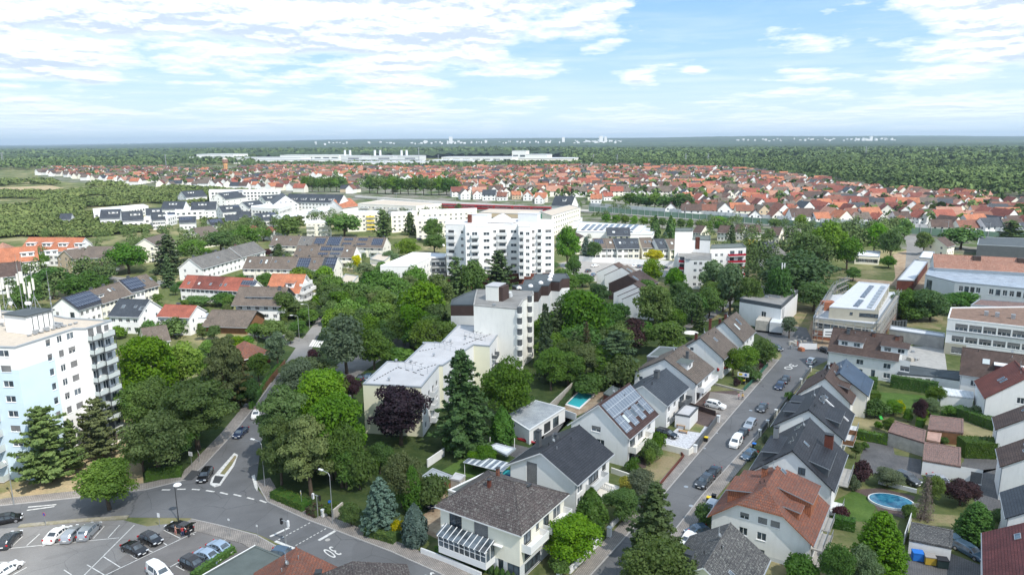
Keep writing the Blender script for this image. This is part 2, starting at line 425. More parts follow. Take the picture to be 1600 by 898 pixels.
def balcony(root,Fm,u0,u1,v,d=1.3,mat=WMET,h=1.0,slab=WHITE,solid=True,top=False):
 mb=MB();mb.box(u0,v-.18,0,u1,v,d,0)
 o=mb.build('balcony',slab,root,Fm)
 r=MB();t=.06
 if solid:
  r.box(u0,v+.06,d-t,u1,v+h,d);r.box(u0,v+.06,0.01,u0+t,v+h,d-t);r.box(u1-t,v+.06,0.01,u1,v+h,d-t)
 else:
  r.box(u0,v+h-.05,d-.05,u1,v+h,d)
  k=int((u1-u0)/.25)+1
  for i in range(k):x=u0+(u1-u0-.03)*i/max(1,k-1);r.box(x,v,d-.04,x+.03,v+h-.05,d-.01)
 link('railing',r.mesh('railing',mat),o)
 return o
def face_frames(L,W):
 """four walls of a rectangular house: origin at middle of near gable, x along ridge"""
 return{'n':(frame((0,W/2,0),(0,-1,0),(-1,0,0)),W),'r':(frame((0,-W/2,0),(1,0,0),(0,-1,0)),L),
   'f':(frame((L,-W/2,0),(0,1,0),(1,0,0)),W),'l':(frame((L,W/2,0),(-1,0,0),(0,1,0)),L)}
def slope_frame(side,L,W,ze,zr,lift=0.0):
 a=math.atan2(zr-ze,W/2);c,s=math.cos(a),math.sin(a)
 if side=='r':o=(0,-s*lift,zr+c*lift);x=(1,0,0);z=(0,-s,c)
 else:o=(L,s*lift,zr+c*lift);x=(-1,0,0);z=(0,s,c)
 return frame(o,x,z)
def chimney(root,x,y,z0,z1,w=.6,d=.6,mat=None,cap=True):
 mb=MB();mb.box(x-w/2,y-d/2,z0,x+w/2,y+d/2,z1,0)
 if cap:mb.box(x-w/2-.07,y-d/2-.07,z1+.12,x+w/2+.07,y+d/2+.07,z1+.2,1);mb.box(x-w/4,y-d/4,z1,x+w/4,y+d/4,z1+.13,1)
 return mb.build('chimney',[mat or BRICKW,DMET],root)
def auto_holes(width,storeys,n,w,h,z1=1.0,sh=2.75,zmax=99):
 H=[]
 for s in range(storeys):
  z=z1+s*sh
  if z+h>zmax:break
  for i in range(n):
   c=width*(i+.5)/n;H.append((c-w/2,z,c+w/2,z+h))
 return H
def house(name,label,M,th,L,W,ze,zr,wall=WHITE,roof=T_BROWN,ov=.45,ovg=.35,wins=(),cat='house',group=None,
          chim=(),sky=(),dorm=(),solar=(),balc=(),hip=0.0,auto=None,verge=None,base=None,halfhip=0,soffit=WMET,lwall=None):
 """M near gable foot (world xy), th ridge bearing in degrees"""
 root=thing(name,label,cat,(M[0],M[1],0),R(th),group)
 FF=face_frames(L,W)
 holes={k:[]for k in FF};wl=[]
 for w_ in wins:
  f,u,v,ww,hh=w_[:5];kd=w_[5]if len(w_)>5 else 'w'
  holes[f].append((u,v,u+ww,v+hh));wl.append((f,u,v,ww,hh,kd))
 if auto:
  for f,st,n,ww,hh in auto:
   for hl in auto_holes(FF[f][1],st,n,ww,hh,.9,2.7,(zr if f in 'nf' and not hip else ze)-.2):
    if f in 'nf' and not hip:
     top=hl[3];lim=ze+(zr-ze)*(1-abs((hl[0]+hl[2])/2-W/2)/(W/2))-.5
     if top>lim:continue
    if any(not(hl[2]<o[0]or hl[0]>o[2]or hl[3]<o[1]or hl[1]>o[3])for o in holes[f]):continue
    holes[f].append(hl);kd=rnd.choice(['w','w','s','w','s1']);wl.append((f,hl[0],hl[1],hl[2]-hl[0],hl[3]-hl[1],kd))
 mb=MB()
 hh_=halfhip
 for f,(Fm,wd)in FF.items():
  if f in 'nf' and not hip:
   if hh_: 
    zc_=ze+(zr-ze)*(1-hh_);k=W/2*hh_
    out=[(0,0),(wd,0),(wd,ze),(wd/2+k,zc_),(wd/2-k,zc_),(0,ze)]
   else:out=[(0,0),(wd,0),(wd,ze),(wd/2,zr),(0,ze)]
  else:out=[(0,0),(wd,0),(wd,ze),(0,ze)]
  bz=base[1]if base else None
  wall_face(mb,Fm,out,holes[f],(lambda u,v:1 if(bz and v<bz)else 0),cuts_v=(bz,)if bz else())
 mb.build('wall',[wall,base[0]if base else wall],root)
 for(f,u,v,ww,hh,kd)in wl:add_window(root,FF[f][0],u,v,ww,hh,kd)
 # roof
 rb=MB();t=.22;sl=(zr-ze)/(W/2)
 if hip:
  hx=abs(hip)
  E=[(-ov,-W/2-ov),(L+ov,-W/2-ov),(L+ov,W/2+ov),(-ov,W/2+ov)]
  z0=ze-ov*sl*.6;A=(hx,0,zr);B=(L-hx,0,zr)
  e=[(p[0],p[1],z0)for p in E]
  if hip>0:rb.poly((e[0],e[1],B,A));rb.poly((e[1],e[2],B));rb.poly((e[2],e[3],A,B));rb.poly((e[3],e[0],A))
  else:
   A=(L/2,-W/2+hx,zr);B=(L/2,W/2-hx,zr)
   rb.poly((e[0],e[1],A));rb.poly((e[1],e[2],B,A));rb.poly((e[2],e[3],B));rb.poly((e[3],e[0],A,B))
   for p_ in e:rb.tube(p_,A if p_[1]<0 else B,.09,n=5)
   rb.tube(A,B,.1,n=5)
  d=[(p[0],p[1],z0-t)for p in E]
  for i in range(4):j=(i+1)%4;rb.quad(d[i],d[j],e[j],e[i],1)
  rb.quad(d[3],d[2],d[1],d[0],1)
 else:
  x0,x1=-ovg,L+ovg;yo=W/2+ov;z0=ze-ov*sl+.12;zt=zr+.12
  hy=W/2*hh_;zc_=zt-hy*sl;hx=hy*.9 if hh_ else 0
  for s in(-1,1):
   top=[(x0,s*yo,z0),(x1,s*yo,z0)]+([(x1,s*hy,zc_),(x1-hx,0,zt),(x0+hx,0,zt),(x0,s*hy,zc_)]if hh_ else[(x1,0,zt),(x0,0,zt)])
   if s>0:top=top[::-1]
   rb.poly(top)
   low=[(x0,s*yo,z0-t),(x1,s*yo,z0-t),(x1,0,zt-t-.02),(x0,0,zt-t-.02)]
   if hh_:low=[(x0,s*yo,z0-t),(x1,s*yo,z0-t),(x1,s*hy,zc_-t),(x0,s*hy,zc_-t)]
   if s<0:low=low[::-1]
   rb.poly(low,1)
   q=[(x0,s*yo,z0-t),(x1,s*yo,z0-t),(x1,s*yo,z0),(x0,s*yo,z0)]
   rb.poly(q if s<0 else q[::-1],1)
   for xx,d in((x0,-1),(x1,1)):
    zz=(zc_,hy)if hh_ else(zt,0)
    q=[(xx,s*yo,z0-t),(xx,s*yo,z0),(xx,s*zz[1],zz[0]),(xx,s*zz[1],zz[0]-t)]
    rb.poly(q if s*d<0 else q[::-1],1)
  if hh_:
   rb.poly([(x0,-hy,zc_),(x0+hx,0,zt),(x0,hy,zc_)]);rb.poly([(x1,hy,zc_),(x1-hx,0,zt),(x1,-hy,zc_)])
   rb.quad((x0,hy,zc_-t),(x0,-hy,zc_-t),(x0,-hy,zc_),(x0,hy,zc_),1)
  # ridge cap
  rb.tube((x0+hx,0,zt+.0),(x1-hx,0,zt+.0),.11,n=6)
 rb.build('roof',[roof,verge or soffit],root)
 if not hip:
  g=MB()
  for s in(-1,1):
   yo=W/2+ov+.06;zz=ze-ov*sl+.0
   g.tube((-ovg,s*yo,zz),(L+ovg,s*yo,zz),.075,n=6)
  for s in(-1,1):g.tube((.12,s*(W/2+.08),0),(.12,s*(W/2+.08),ze-.3),.05,n=5)
  g.build('gutter',ZINC,root)
 for c in chim:
  x,y,hgt=c[:3];zt=zr-sl*abs(y)
  chimney(root,x,y,zt-.8,max(zt,zr-.2)+hgt,c[3]if len(c)>3 else .6,c[4]if len(c)>4 else .6,c[5]if len(c)>5 else None)
 for(sd,u,v,w_,h_)in sky:
  Fm=slope_frame(sd,L,W,ze,zr,.12)
  m2=MB();m2.box(u,-v-h_,0,u+w_,-v,.09,0);o=m2.build('skylight',METB,root,Fm)
  m3=MB();m3.quad((u+.08,-v-h_+.08,.095),(u+w_-.08,-v-h_+.08,.095),(u+w_-.08,-v-.08,.095),(u+.08,-v-.08,.095));link('pane',m3.mesh('pane',BALG if rnd.random()<.15 else GLASS),o)
 for sv in solar:
  sd,u0,u1,v0,v1=sv[:5]
  Fm=slope_frame(sd,L,W,ze,zr,.16)
  m2=MB();m2.box(u0,-v1,0,u1,-v0,.06);m2.build('solar_array',SOLARL if roof.name.startswith('dark_reddish')else SOLAR,root,Fm)
 for d in dorm:
  sd,x0,x1,dep,hgt=d[:5];nwin=d[5];o_=d[6]if len(d)>6 else{}
  # front at distance dep from ridge (horizontal)
  s=-1 if sd=='r' else 1
  if sd=='l':x0,x1=L-x1,L-x0
  zf=zr-sl*dep;ztop=zf+hgt;pitch=.18 if 'pitch' not in o_ else o_['pitch']
  back=(zr-ztop); # find where the shed roof meets the main roof
  yb=max(0.15,(zr-ztop-pitch*dep)/(sl-pitch))if sl>pitch else .2
  yb=min(yb,dep-.5);zb=zr-sl*yb
  dm=MB();wm=o_.get('wall',wall)
  P=lambda x,y,z:(x,s*y,z)
  side0=[P(x0,dep,zf-.05),P(x0,dep,ztop),P(x0,yb,zb)];side1=[P(x1,dep,zf-.05),P(x1,yb,zb),P(x1,dep,ztop)]
  dm.poly(side0 if s<0 else side0[::-1]);dm.poly(side1 if s<0 else side1[::-1])
  Fm=frame(P(x0,dep,zf-.05),(1,0,0),(0,-1,0))if s<0 else frame(P(x1,dep,zf-.05),(-1,0,0),(0,1,0))
  wd=x1-x0;wh=min(1.05,hgt-.45);hl=[]
  for i in range(nwin):
   c=wd*(i+.5)/nwin;ww=min(1.5,wd/nwin*.72);hl.append((c-ww/2,hgt-.2-wh,c+ww/2,hgt-.2))
  wall_face(dm,Fm,[(0,0),(wd,0),(wd,hgt+.05),(0,hgt+.05)],hl)
  do=dm.build('dormer',wm,root)
  for a in hl:add_window(do,Fm,a[0],a[1],a[2]-a[0],a[3]-a[1],rnd.choice(['w','s']))
  r2=MB();e=.25
  top=[P(x0-e,dep+e,ztop-pitch*e+.1),P(x1+e,dep+e,ztop-pitch*e+.1),P(x1+e,yb,zb+.14),P(x0-e,yb,zb+.14)]
  lo=[(q[0],q[1],q[2]-.16)for q in top]
  if s<0:r2.poly(top);r2.poly(lo[::-1])
  else:r2.poly(top[::-1]);r2.poly(lo)
  for i in range(4):
   j=(i+1)%4;q=[lo[i],lo[j],top[j],top[i]];r2.poly(q if s<0 else q[::-1],1)
  link('dormer_roof',r2.mesh('dormer_roof',[o_.get('roof',roof),ZINC]),do)
 for b in balc:
  f,u0,u1,v=b[:4];kw=b[4]if len(b)>4 else{}
  balcony(root,FF[f][0],u0,u1,v,**kw)
 if math.hypot(*M)<215 and not hip and L>6:
  for k in range(3):
   sd=rnd.choice('lr');Fs=slope_frame(sd,L,W,ze,zr,.05);vp=MB();a_,b_=rnd.uniform(.15,.85)*L,rnd.uniform(.5,1.6);vp.tube((a_,-b_,0),(a_,-b_+.25,.45),.07,n=8);vp.build('vent_pipe',rnd.choice([METB,DMET]),root,Fs)
  dp=MB();dx_=rnd.uniform(.3,.7)*L;dp.tube((dx_,.3,zr-.2),(dx_,.3,zr+1.7),.03,n=5)
  for k in range(4):dp.tube((dx_-.35,.3,zr+.7+k*.28),(dx_+.35,.3,zr+.7+k*.28),.018,n=4)
  dp.tube((dx_,.2,zr+.5),(dx_,.05,zr+.55),.3,.26,10);dp.build('aerial',METB,root)
 return root,FF
def ridge_house(name,label,R0,R1,zr,W,ze,**kw):
 a=G(*R0,zr);b=G(*R1,zr);L=math.dist(a,b);th=math.degrees(math.atan2(b[1]-a[1],b[0]-a[0]))
 return house(name,label,a,th,L,W,ze,zr,**kw)
def block(name,label,pts,z,roof=F_LIGHT,wall=WHITE,specs=None,cat='apartment block',group=None,par=.35,edge=ZINC,world_pts=False,matf=None,walls=None,cuts=None,z0=0,auto=None):
 """flat-roofed block from roof-edge points (photo pixels at height z), ordered counter-clockwise seen from above"""
 P=[p if world_pts else G(p[0],p[1],z)for p in pts]
 ar=sum(P[i][0]*P[(i+1)%len(P)][1]-P[(i+1)%len(P)][0]*P[i][1]for i in range(len(P)))
 specs=dict(specs or{})
 n=len(P)
 if ar<0:
  P=P[::-1];specs={(n-2-k)%n:v for k,v in specs.items()}
 flip=ar<0
 if auto:
  for k in range(n):
   if k not in specs:specs[k]=[('grid',.03,.97,max(1,int(math.dist(P[k],P[(k+1)%n])/3.6)),*auto)]
 o0=P[0];th=math.atan2(P[1][1]-P[0][1],P[1][0]-P[0][0])
 root=thing(name,label,cat,(o0[0],o0[1],0),th,group)
 c,s=math.cos(-th),math.sin(-th)
 Lp=[((p[0]-o0[0])*c-(p[1]-o0[1])*s,(p[0]-o0[0])*s+(p[1]-o0[1])*c)for p in P]
 mb=MB();frames={}
 mats=walls or[wall]
 for i in range(n):
  a,b=Lp[i],Lp[(i+1)%n];wd=math.dist(a,b)
  if wd<.05:continue
  ux,uy=(b[0]-a[0])/wd,(b[1]-a[1])/wd
  Fm=frame((a[0],a[1],0),(ux,uy,0),(uy,-ux,0));frames[i]=(Fm,wd)
  hs=[];kinds=[]
  for sp_ in specs.get(i,[]):
   if sp_[0]=='grid':
    _,u0,u1,nc,z1,sh,ns,w_,h_=sp_[:9];kd=sp_[9]if len(sp_)>9 else None
    for r_ in range(ns):
     for k in range(nc):
      cu=wd*(u0+(u1-u0)*(k+.5)/nc);zz=z1+sh*r_
      if zz+h_>z-.1 or cu-w_/2<.05 or cu+w_/2>wd-.05:continue
      hs.append((cu-w_/2,zz,cu+w_/2,zz+h_));kinds.append(rnd.choice(['w','w','w','s','s1','curtain','w'])if kd in(None,'w')else(rnd.choice(['dark','w','s','dark','ds'])if kd=='dark' else kd))
   elif sp_[0]=='win':
    _,u,zz,w_,h_,kd=sp_;hs.append((u,zz,u+w_,zz+h_));kinds.append(kd)
  mf=(lambda u,v,i=i,wd=wd:matf((n-2-i)%n if flip else i,1-u/wd if flip else u/wd,v))if matf else(lambda u,v:0)
  cu_,cv_=(cuts or{}).get(i,((),()))
  wall_face(mb,Fm,[(0,z0),(wd,z0),(wd,z),(0,z)],hs,mf,cuts_u=[q*wd for q in cu_],cuts_v=cv_)
  for h_,kd in zip(hs,kinds):add_window(root,Fm,h_[0],h_[1],h_[2]-h_[0],h_[3]-h_[1],kd)
  for sp_ in specs.get(i,[]):
   if sp_[0]=='balc':
    _,u0,u1,z1,sh,ns,d,mt=sp_[:8]
    for r_ in range(ns):balcony(root,Fm,wd*u0,wd*u1,z1+sh*r_,d,mt,.95)
 mb.build('wall',mats,root)
 rb=MB();rb.prism(Lp,z-.3,z-par*.6,0)
 ro=rb.build('roof',roof,root)
 pm=MB();t=.28
 cx=sum(p[0]for p in Lp)/n;cy=sum(p[1]for p in Lp)/n
 # parapet ring: offset inward
 inn=[]
 for i in range(n):
  p0,p1,p2=Lp[i-1],Lp[i],Lp[(i+1)%n]
  d1=Vector((p1[0]-p0[0],p1[1]-p0[1]));d2=Vector((p2[0]-p1[0],p2[1]-p1[1]))
  if d1.length<1e-5 or d2.length<1e-5:inn.append(p1);continue
  d1.normalize();d2.normalize();n1=Vector((-d1.y,d1.x));n2=Vector((-d2.y,d2.x));k=(n1+n2); 
  k=k/max(.35,(1+n1.dot(n2)));inn.append((p1[0]+k.x*t,p1[1]+k.y*t))
 outp=[(2*a[0]-b[0])*.12+a[0]*.88 for a,b in zip(Lp,inn)]
 op=[(a[0]+(a[0]-b[0])*.2,a[1]+(a[1]-b[1])*.2)for a,b in zip(Lp,inn)]
 for i in range(n):
  j=(i+1)%n
  pm.quad((op[i][0],op[i][1],z-.25),(op[j][0],op[j][1],z-.25),(op[j][0],op[j][1],z+.06),(op[i][0],op[i][1],z+.06))
  pm.quad((op[i][0],op[i][1],z+.06),(op[j][0],op[j][1],z+.06),(inn[j][0],inn[j][1],z+.06),(inn[i][0],inn[i][1],z+.06))
  pm.quad((inn[j][0],inn[j][1],z-par),(inn[i][0],inn[i][1],z-par),(inn[i][0],inn[i][1],z+.06),(inn[j][0],inn[j][1],z+.06))
 pm.build('parapet',edge,root)
 return root,frames,Lp
def roofbox(root,x0,y0,x1,y1,z0,z1,wall=WHITE,roof=F_LIGHT,name='roof_box',T=None):
 mb=MB();mb.box(x0,y0,z0,x1,y1,z1,0,T=T);mb.box(x0-.12,y0-.12,z1+.003,x1+.12,y1+.12,z1+.15,1,T=T)
 return mb.build(name,[wall,roof],root)
def loc_of(root,px,py,z):
 """photo pixel at height z -> root's local xy"""
 x,y=G(px,py,z);x-=root.location.x;y-=root.location.y;t=-root.rotation_euler.z
 return(x*math.cos(t)-y*math.sin(t),x*math.sin(t)+y*math.cos(t))
# ------------------------------------------------------------------ flat sheets
def sheet(name,pts,z,mat,kind='structure',world_pts=False,label=None,cat=None,slab=0):
 P=[p if world_pts else G(*p)for p in pts]
 ar=sum(P[i][0]*P[(i+1)%len(P)][1]-P[(i+1)%len(P)][0]*P[i][1]for i in range(len(P)))
 if ar<0:P=P[::-1]
 mb=MB()
 if slab:mb.prism(P,z-slab,z)
 else:mb.poly([(p[0],p[1],z)for p in P])
 o=mb.build(name,mat)
 # concave outlines: triangulate properly
 import bmesh
 bm=bmesh.new();bm.from_mesh(o.data);bmesh.ops.triangulate(bm,faces=[f for f in bm.faces if len(f.verts)>4],ngon_method='EAR_CLIP');bm.to_mesh(o.data);bm.free()
 if kind:o['kind']=kind
 tag(o,label,cat)
 return o
def offset_line(P,d):
 out=[]
 for i in range(len(P)):
  a=Vector(P[max(0,i-1)]);b=Vector(P[min(len(P)-1,i+1)]);t=(b-a).normalized();out.append((P[i][0]-t.y*d,P[i][1]+t.x*d))
 return out
def ribbon(name,pts,w0,w1,z,mat,kind='structure',slab=0,world_pts=False):
 P=[Vector(p if world_pts else G(*p))for p in pts]
 a=offset_line(P,w0);b=offset_line(P,w1)
 mb=MB()
 for i in range(len(P)-1):
  q=[a[i],a[i+1],b[i+1],b[i]]
  ar=sum(q[k][0]*q[(k+1)%4][1]-q[(k+1)%4][0]*q[k][1]for k in range(4))
  if ar<0:q=q[::-1]
  mb.poly([(p[0],p[1],z)for p in q])
  if slab:
   for k in range(4):
    c,d=q[k],q[(k+1)%4];mb.quad((c[0],c[1],z-slab),(d[0],d[1],z-slab),(d[0],d[1],z),(c[0],c[1],z))
 o=mb.build(name,mat)
 if kind:o['kind']=kind
 return o
def wall_line(name,label,pts,h,t=.2,mat=WHITE,cat='wall',group=None,cap=None):
 P=[Vector(G(*p))for p in pts]
 a=offset_line(P,t/2);b=offset_line(P,-t/2);mb=MB()
 for i in range(len(P)-1):
  q=[a[i],b[i],b[i+1],a[i+1]]
  ar=sum(q[k][0]*q[(k+1)%4][1]-q[(k+1)%4][0]*q[k][1]for k in range(4))
  if ar<0:q=q[::-1]
  mb.prism([(p[0],p[1])for p in q],0,h,0,1)
 o=mb.build(name,[mat,cap or mat]);tag(o,label,cat,group);return o
# ------------------------------------------------------------------ trees
def leaf_mesh(name,C,N,size,mat,nr,ragged=.5):
 """C centres (n,3), N outward normals, size per leaf"""
 n=len(C)
 N=N+nr.normal(0,.55,(n,3));N/=np.linalg.norm(N,axis=1)[:,None]+1e-9
 A=np.cross(N,nr.normal(0,1,(n,3)));A/=np.linalg.norm(A,axis=1)[:,None]+1e-9
 B=np.cross(N,A)
 sz=(size*nr.uniform(.55,1.35,n))[:,None];asp=nr.uniform(.5,.95,n)[:,None]
 k=5
 V=np.empty((n,k,3))
 for i in range(k):
  t=2*PI*i/k;rr=nr.uniform(.55,1.15,n)[:,None]*sz
  V[:,i]=C+A*math.cos(t)*rr+B*math.sin(t)*rr*asp
 me=bpy.data.meshes.new(name)
 me.vertices.add(n*k);me.vertices.foreach_set('co',V.reshape(-1))
 me.loops.add(n*k);me.loops.foreach_set('vertex_index',np.arange(n*k,dtype=np.int32))
 me.polygons.add(n);me.polygons.foreach_set('loop_start',np.arange(0,n*k,k,dtype=np.int32));me.polygons.foreach_set('loop_total',np.full(n,k,np.int32))
 me.materials.append(mat);me.update(calc_edges=True)
 return me
def unit(nr,n):
 v=nr.normal(0,1,(n,3));return v/np.linalg.norm(v,axis=1)[:,None]
def crown_broad(h,w,n,leaf,mat,seed,base=.16,nb=26,blob=.24,flat=1.0,gap=0.0):
 nr=np.random.RandomState(seed)
 cz=h*(base+(1-base)/2);rz=h*(1-base)/2;rw=w/2
 B=[]
 while len(B)<nb:
  p=nr.uniform(-1,1,3);r=np.linalg.norm(p)
  if r>1 or r<.35:continue
  if p[2]<-.3 and np.hypot(p[0],p[1])<.3:continue
  wz=1-.22*max(0,p[2])
  B.append((p[0]*rw*.80*wz,p[1]*rw*.80*wz,cz+p[2]*rz*.78,nr.uniform(.7,1.3)*blob*w))
 B.append((0,0,cz,rw*.55));B.append((0,0,cz+rz*.45,rw*.42))
 B=np.array(B)
 wt_=B[:,3]**2;wt_/=wt_.sum()
 idx=nr.choice(len(B),n,p=wt_)
 D=unit(nr,n);D[:,2]=np.where(D[:,2]<-.35,-D[:,2]*.6,D[:,2]);D/=np.linalg.norm(D,axis=1)[:,None]
 rad=B[idx,3]*(1-.30*nr.uniform(0,1,n)**2)*nr.uniform(.85,1.18,n)
 C=B[idx,:3]+D*rad[:,None]*np.array([1,1,.82*flat])
 keep=C[:,2]>h*base*.5
 C=C[keep];D=D[keep]
 return leaf_mesh('crown',C,D*np.array([1,1,.8])+np.array([0,0,.25]),leaf,mat,nr),B
def crown_conifer(h,w,n,leaf,mat,seed,base=.06,whorl=.9,droop=.25,sparse=1.0,power=.8,irregular=.25,brk=9):
 nr=np.random.RandomState(seed)
 C=[];D=[];BR=[]
 z=h*base;lv=[]
 while z<h*.985:lv.append(z);z+=whorl*nr.uniform(.7,1.2)*(0.55+.45*(1-z/h))
 tot=0
 for z in lv:
  t=(z-h*base)/(h*(1-base));L=w/2*(1-t)**power*(1-.35*max(0,.12-t)/.12)+.15
  nb=max(4,int(brk*(1-t*.5)))
  a0=nr.uniform(0,6.28)
  for b in range(nb):
   a=a0+2*PI*b/nb+nr.uniform(-.3,.3);l=L*nr.uniform(1-irregular*1.4,1+irregular*.35)
   BR.append((z,a,l,t));tot+=l+.1
 for(z,a,l,t)in BR:
  k=max(4,int(n*(l+.1)/tot*sparse));s=nr.uniform(.05,1,k)**.75
  lat=(nr.normal(0,.17,k))*l*(1.15-s)+nr.normal(0,.10,k)
  x=s*l;dz=-droop*l*s**1.3+.14*l*s**3+nr.normal(0,.10,k)
  cx=math.cos(a)*x-math.sin(a)*lat;cy=math.sin(a)*x+math.cos(a)*lat
  C.append(np.stack([cx,cy,z+dz],1));D.append(np.stack([np.full(k,math.cos(a)*.5),np.full(k,math.sin(a)*.5),np.full(k,.9)],1))
 C=np.concatenate(C);D=np.concatenate(D);C[:,2]=np.maximum(C[:,2],.15)
 return leaf_mesh('crown',C,D,leaf,mat,nr),BR
def crown_column(h,w,n,leaf,mat,seed,base=.02,sharp=.7):
 nr=np.random.RandomState(seed)
 t=nr.uniform(0,1,n)**.85;a=nr.uniform(0,2*PI,n)
 prof=np.where(t<.25,.75+t,1.0)*(1-np.clip((t-.2)/.8,0,1)**(1.6/sharp))
 lob=1+.13*np.sin(a*5+t*9+seed)+.08*np.sin(a*11-t*17)
 r=w/2*prof*lob*nr.uniform(.80,1.06,n)
 C=np.stack([np.cos(a)*r,np.sin(a)*r,h*(base+(1-base)*t)],1)
 N=np.stack([np.cos(a),np.sin(a),.35+t*.3],1)
 return leaf_mesh('crown',C,N,leaf,mat,nr),[]
def trunk_mesh(h,w,kind,seed,B=(),mat=BARK):
 rr=random.Random(seed);mb=MB();r0=.022*h+.05
 if kind=='broad':
  zt=h*.42;lean=(rr.uniform(-.3,.3),rr.uniform(-.3,.3))
  mb.tube((0,0,-.15),(lean[0]*.4,lean[1]*.4,h*.2),r0*1.15,r0*.85);mb.tube((lean[0]*.4,lean[1]*.4,h*.2),(lean[0],lean[1],zt),r0*.85,r0*.6); 
  mb.tube((lean[0],lean[1],zt),(lean[0]*1.5,lean[1],h*.8),r0*.6,r0*.15,6)
  for b in list(B)[:11]:
   z0=rr.uniform(.17,.42)*h
   mid=(b[0]*.45,b[1]*.45,z0+(b[2]-z0)*.6)
   mb.tube((lean[0]*z0/zt,lean[1]*z0/zt,z0),mid,r0*.38,r0*.25,5);mb.tube(mid,(b[0],b[1],b[2]),r0*.25,r0*.08,5)
 else:
  mb.tube((0,0,-.15),(0,0,h*.5),r0,r0*.55);mb.tube((0,0,h*.5),(0,0,h*.97),r0*.55,r0*.1,6)
  if kind=='pine':
   for(z,a,l,t)in list(B)[::3]:mb.tube((0,0,z),(math.cos(a)*l*.7,math.sin(a)*l*.7,z-.1*l),r0*.22,r0*.08,4)
 return mb.mesh('trunk',mat)
# kind -> (builder, proto height, proto width, description)
PR={}
def proto(key,lod,var):
 k=(key,lod,var)
 if k in PR:return PR[k]
 q={0:1.0,1:.36,2:.10}[lod];ls={0:1.0,1:1.45,2:2.5}[lod];sd=hash_(key)+var*17
 h,w=12.0,10.0;tk='broad'
 if key in('mid','light','dark','olive','purple','plum','yellow','grey'):
  blob=.20 if key!='purple' else .17
  me,B=crown_broad(h,w,int(15000*q),.23*ls,LEAF[key],sd,.12,42,blob*.86)
 elif key=='spread':      # wide open crown of the robinia kind
  me,B=crown_broad(h,w,int(15000*q),.22*ls,LEAF['olive'],sd,.22,34,.15,.75)
 elif key=='birch':
  h,w=12,7;me,B=crown_broad(h,w,int(11000*q),.20*ls,LEAF['grey'],sd,.10,34,.15,1.3)
 elif key=='fir':
  h,w=14,7.5;me,B=crown_conifer(h,w,int(15000*q),.21*ls,LEAF['conif'],sd,.05,.8,.26,1,.60,.34);tk='con'
 elif key=='pine':
  h,w=14,9.5;me,B=crown_conifer(h,w,int(15000*q),.25*ls,LEAF['pine'],sd,.10,1.15,.0,1,.36,.45,8);tk='pine'
 elif key=='bushpine':
  h,w=13,9.5;me,B=crown_broad(h,w,int(15000*q),.22*ls,LEAF['pine' if var%2 else 'olive'],sd,.06,44,.14,.6)
 elif key=='darkpine':
  h,w=14,8.5;me,B=crown_conifer(h,w,int(13000*q),.24*ls,LEAF['conif'],sd,.12,1.2,.04,1,.45,.40,8);tk='pine'
 elif key=='bluespruce':
  h,w=10,6.5;me,B=crown_conifer(h,w,int(14000*q),.19*ls,LEAF['blue'],sd,.02,.65,.20,1,.65,.15,11);tk='con'
 elif key=='rusty':
  h,w=13,7;me,B=crown_conifer(h,w,int(9000*q),.24*ls,LEAF['brown'],sd,.1,1.1,.1,1,.5,.4,8);tk='pine'
 elif key=='thuja':
  h,w=6,2.6;me,B=crown_column(h,w,int(6000*q),.17*ls,LEAF['dark'],sd);tk='con'
 elif key=='greythuja':
  h,w=6,3.2;me,B=crown_column(h,w,int(6500*q),.17*ls,LEAF['blue'],sd);tk='con'
 elif key=='yewcone':
  h,w=9,6;me,B=crown_conifer(h,w*1.1,int(30000*q),.13*ls,LEAF['hedge'],sd,.01,.38,-.22,1,.62,.10,15);tk='con'
 elif key=='ball':
  h,w=3,3;me,B=crown_broad(h,w,int(5000*q),.13*ls,LEAF['hedge'],sd,.02,16,.30);tk='con'
 elif key=='dead':
  h,w=8,4.5;me,B=crown_conifer(h,w,int(4200*q),.10*ls,DEADB,sd,.05,.55,.35,1,.7,.2,11);tk='pine'
 elif key in('bush','lightbush','yellowbush','darkbush','greybush','plumbush','redbush'):
  h,w=2.4,3.0;me,B=crown_broad(h,w,int(3600*q),.14*ls,LEAF[{'bush':'mid','lightbush':'light','yellowbush':'yellow','darkbush':'dark','greybush':'grey','plumbush':'plum','redbush':'plum'}[key]],sd,.02,18,.24)
 if key in('fir','pine','darkpine','bluespruce','rusty'):w*=.84
 PR[k]=(me,trunk_mesh(h,w,tk,sd,B,DEADB if key=='dead' else BARK),h,w)
 return PR[k]
def hash_(s):return sum(ord(c)*(i+3)for i,c in enumerate(s))%9973
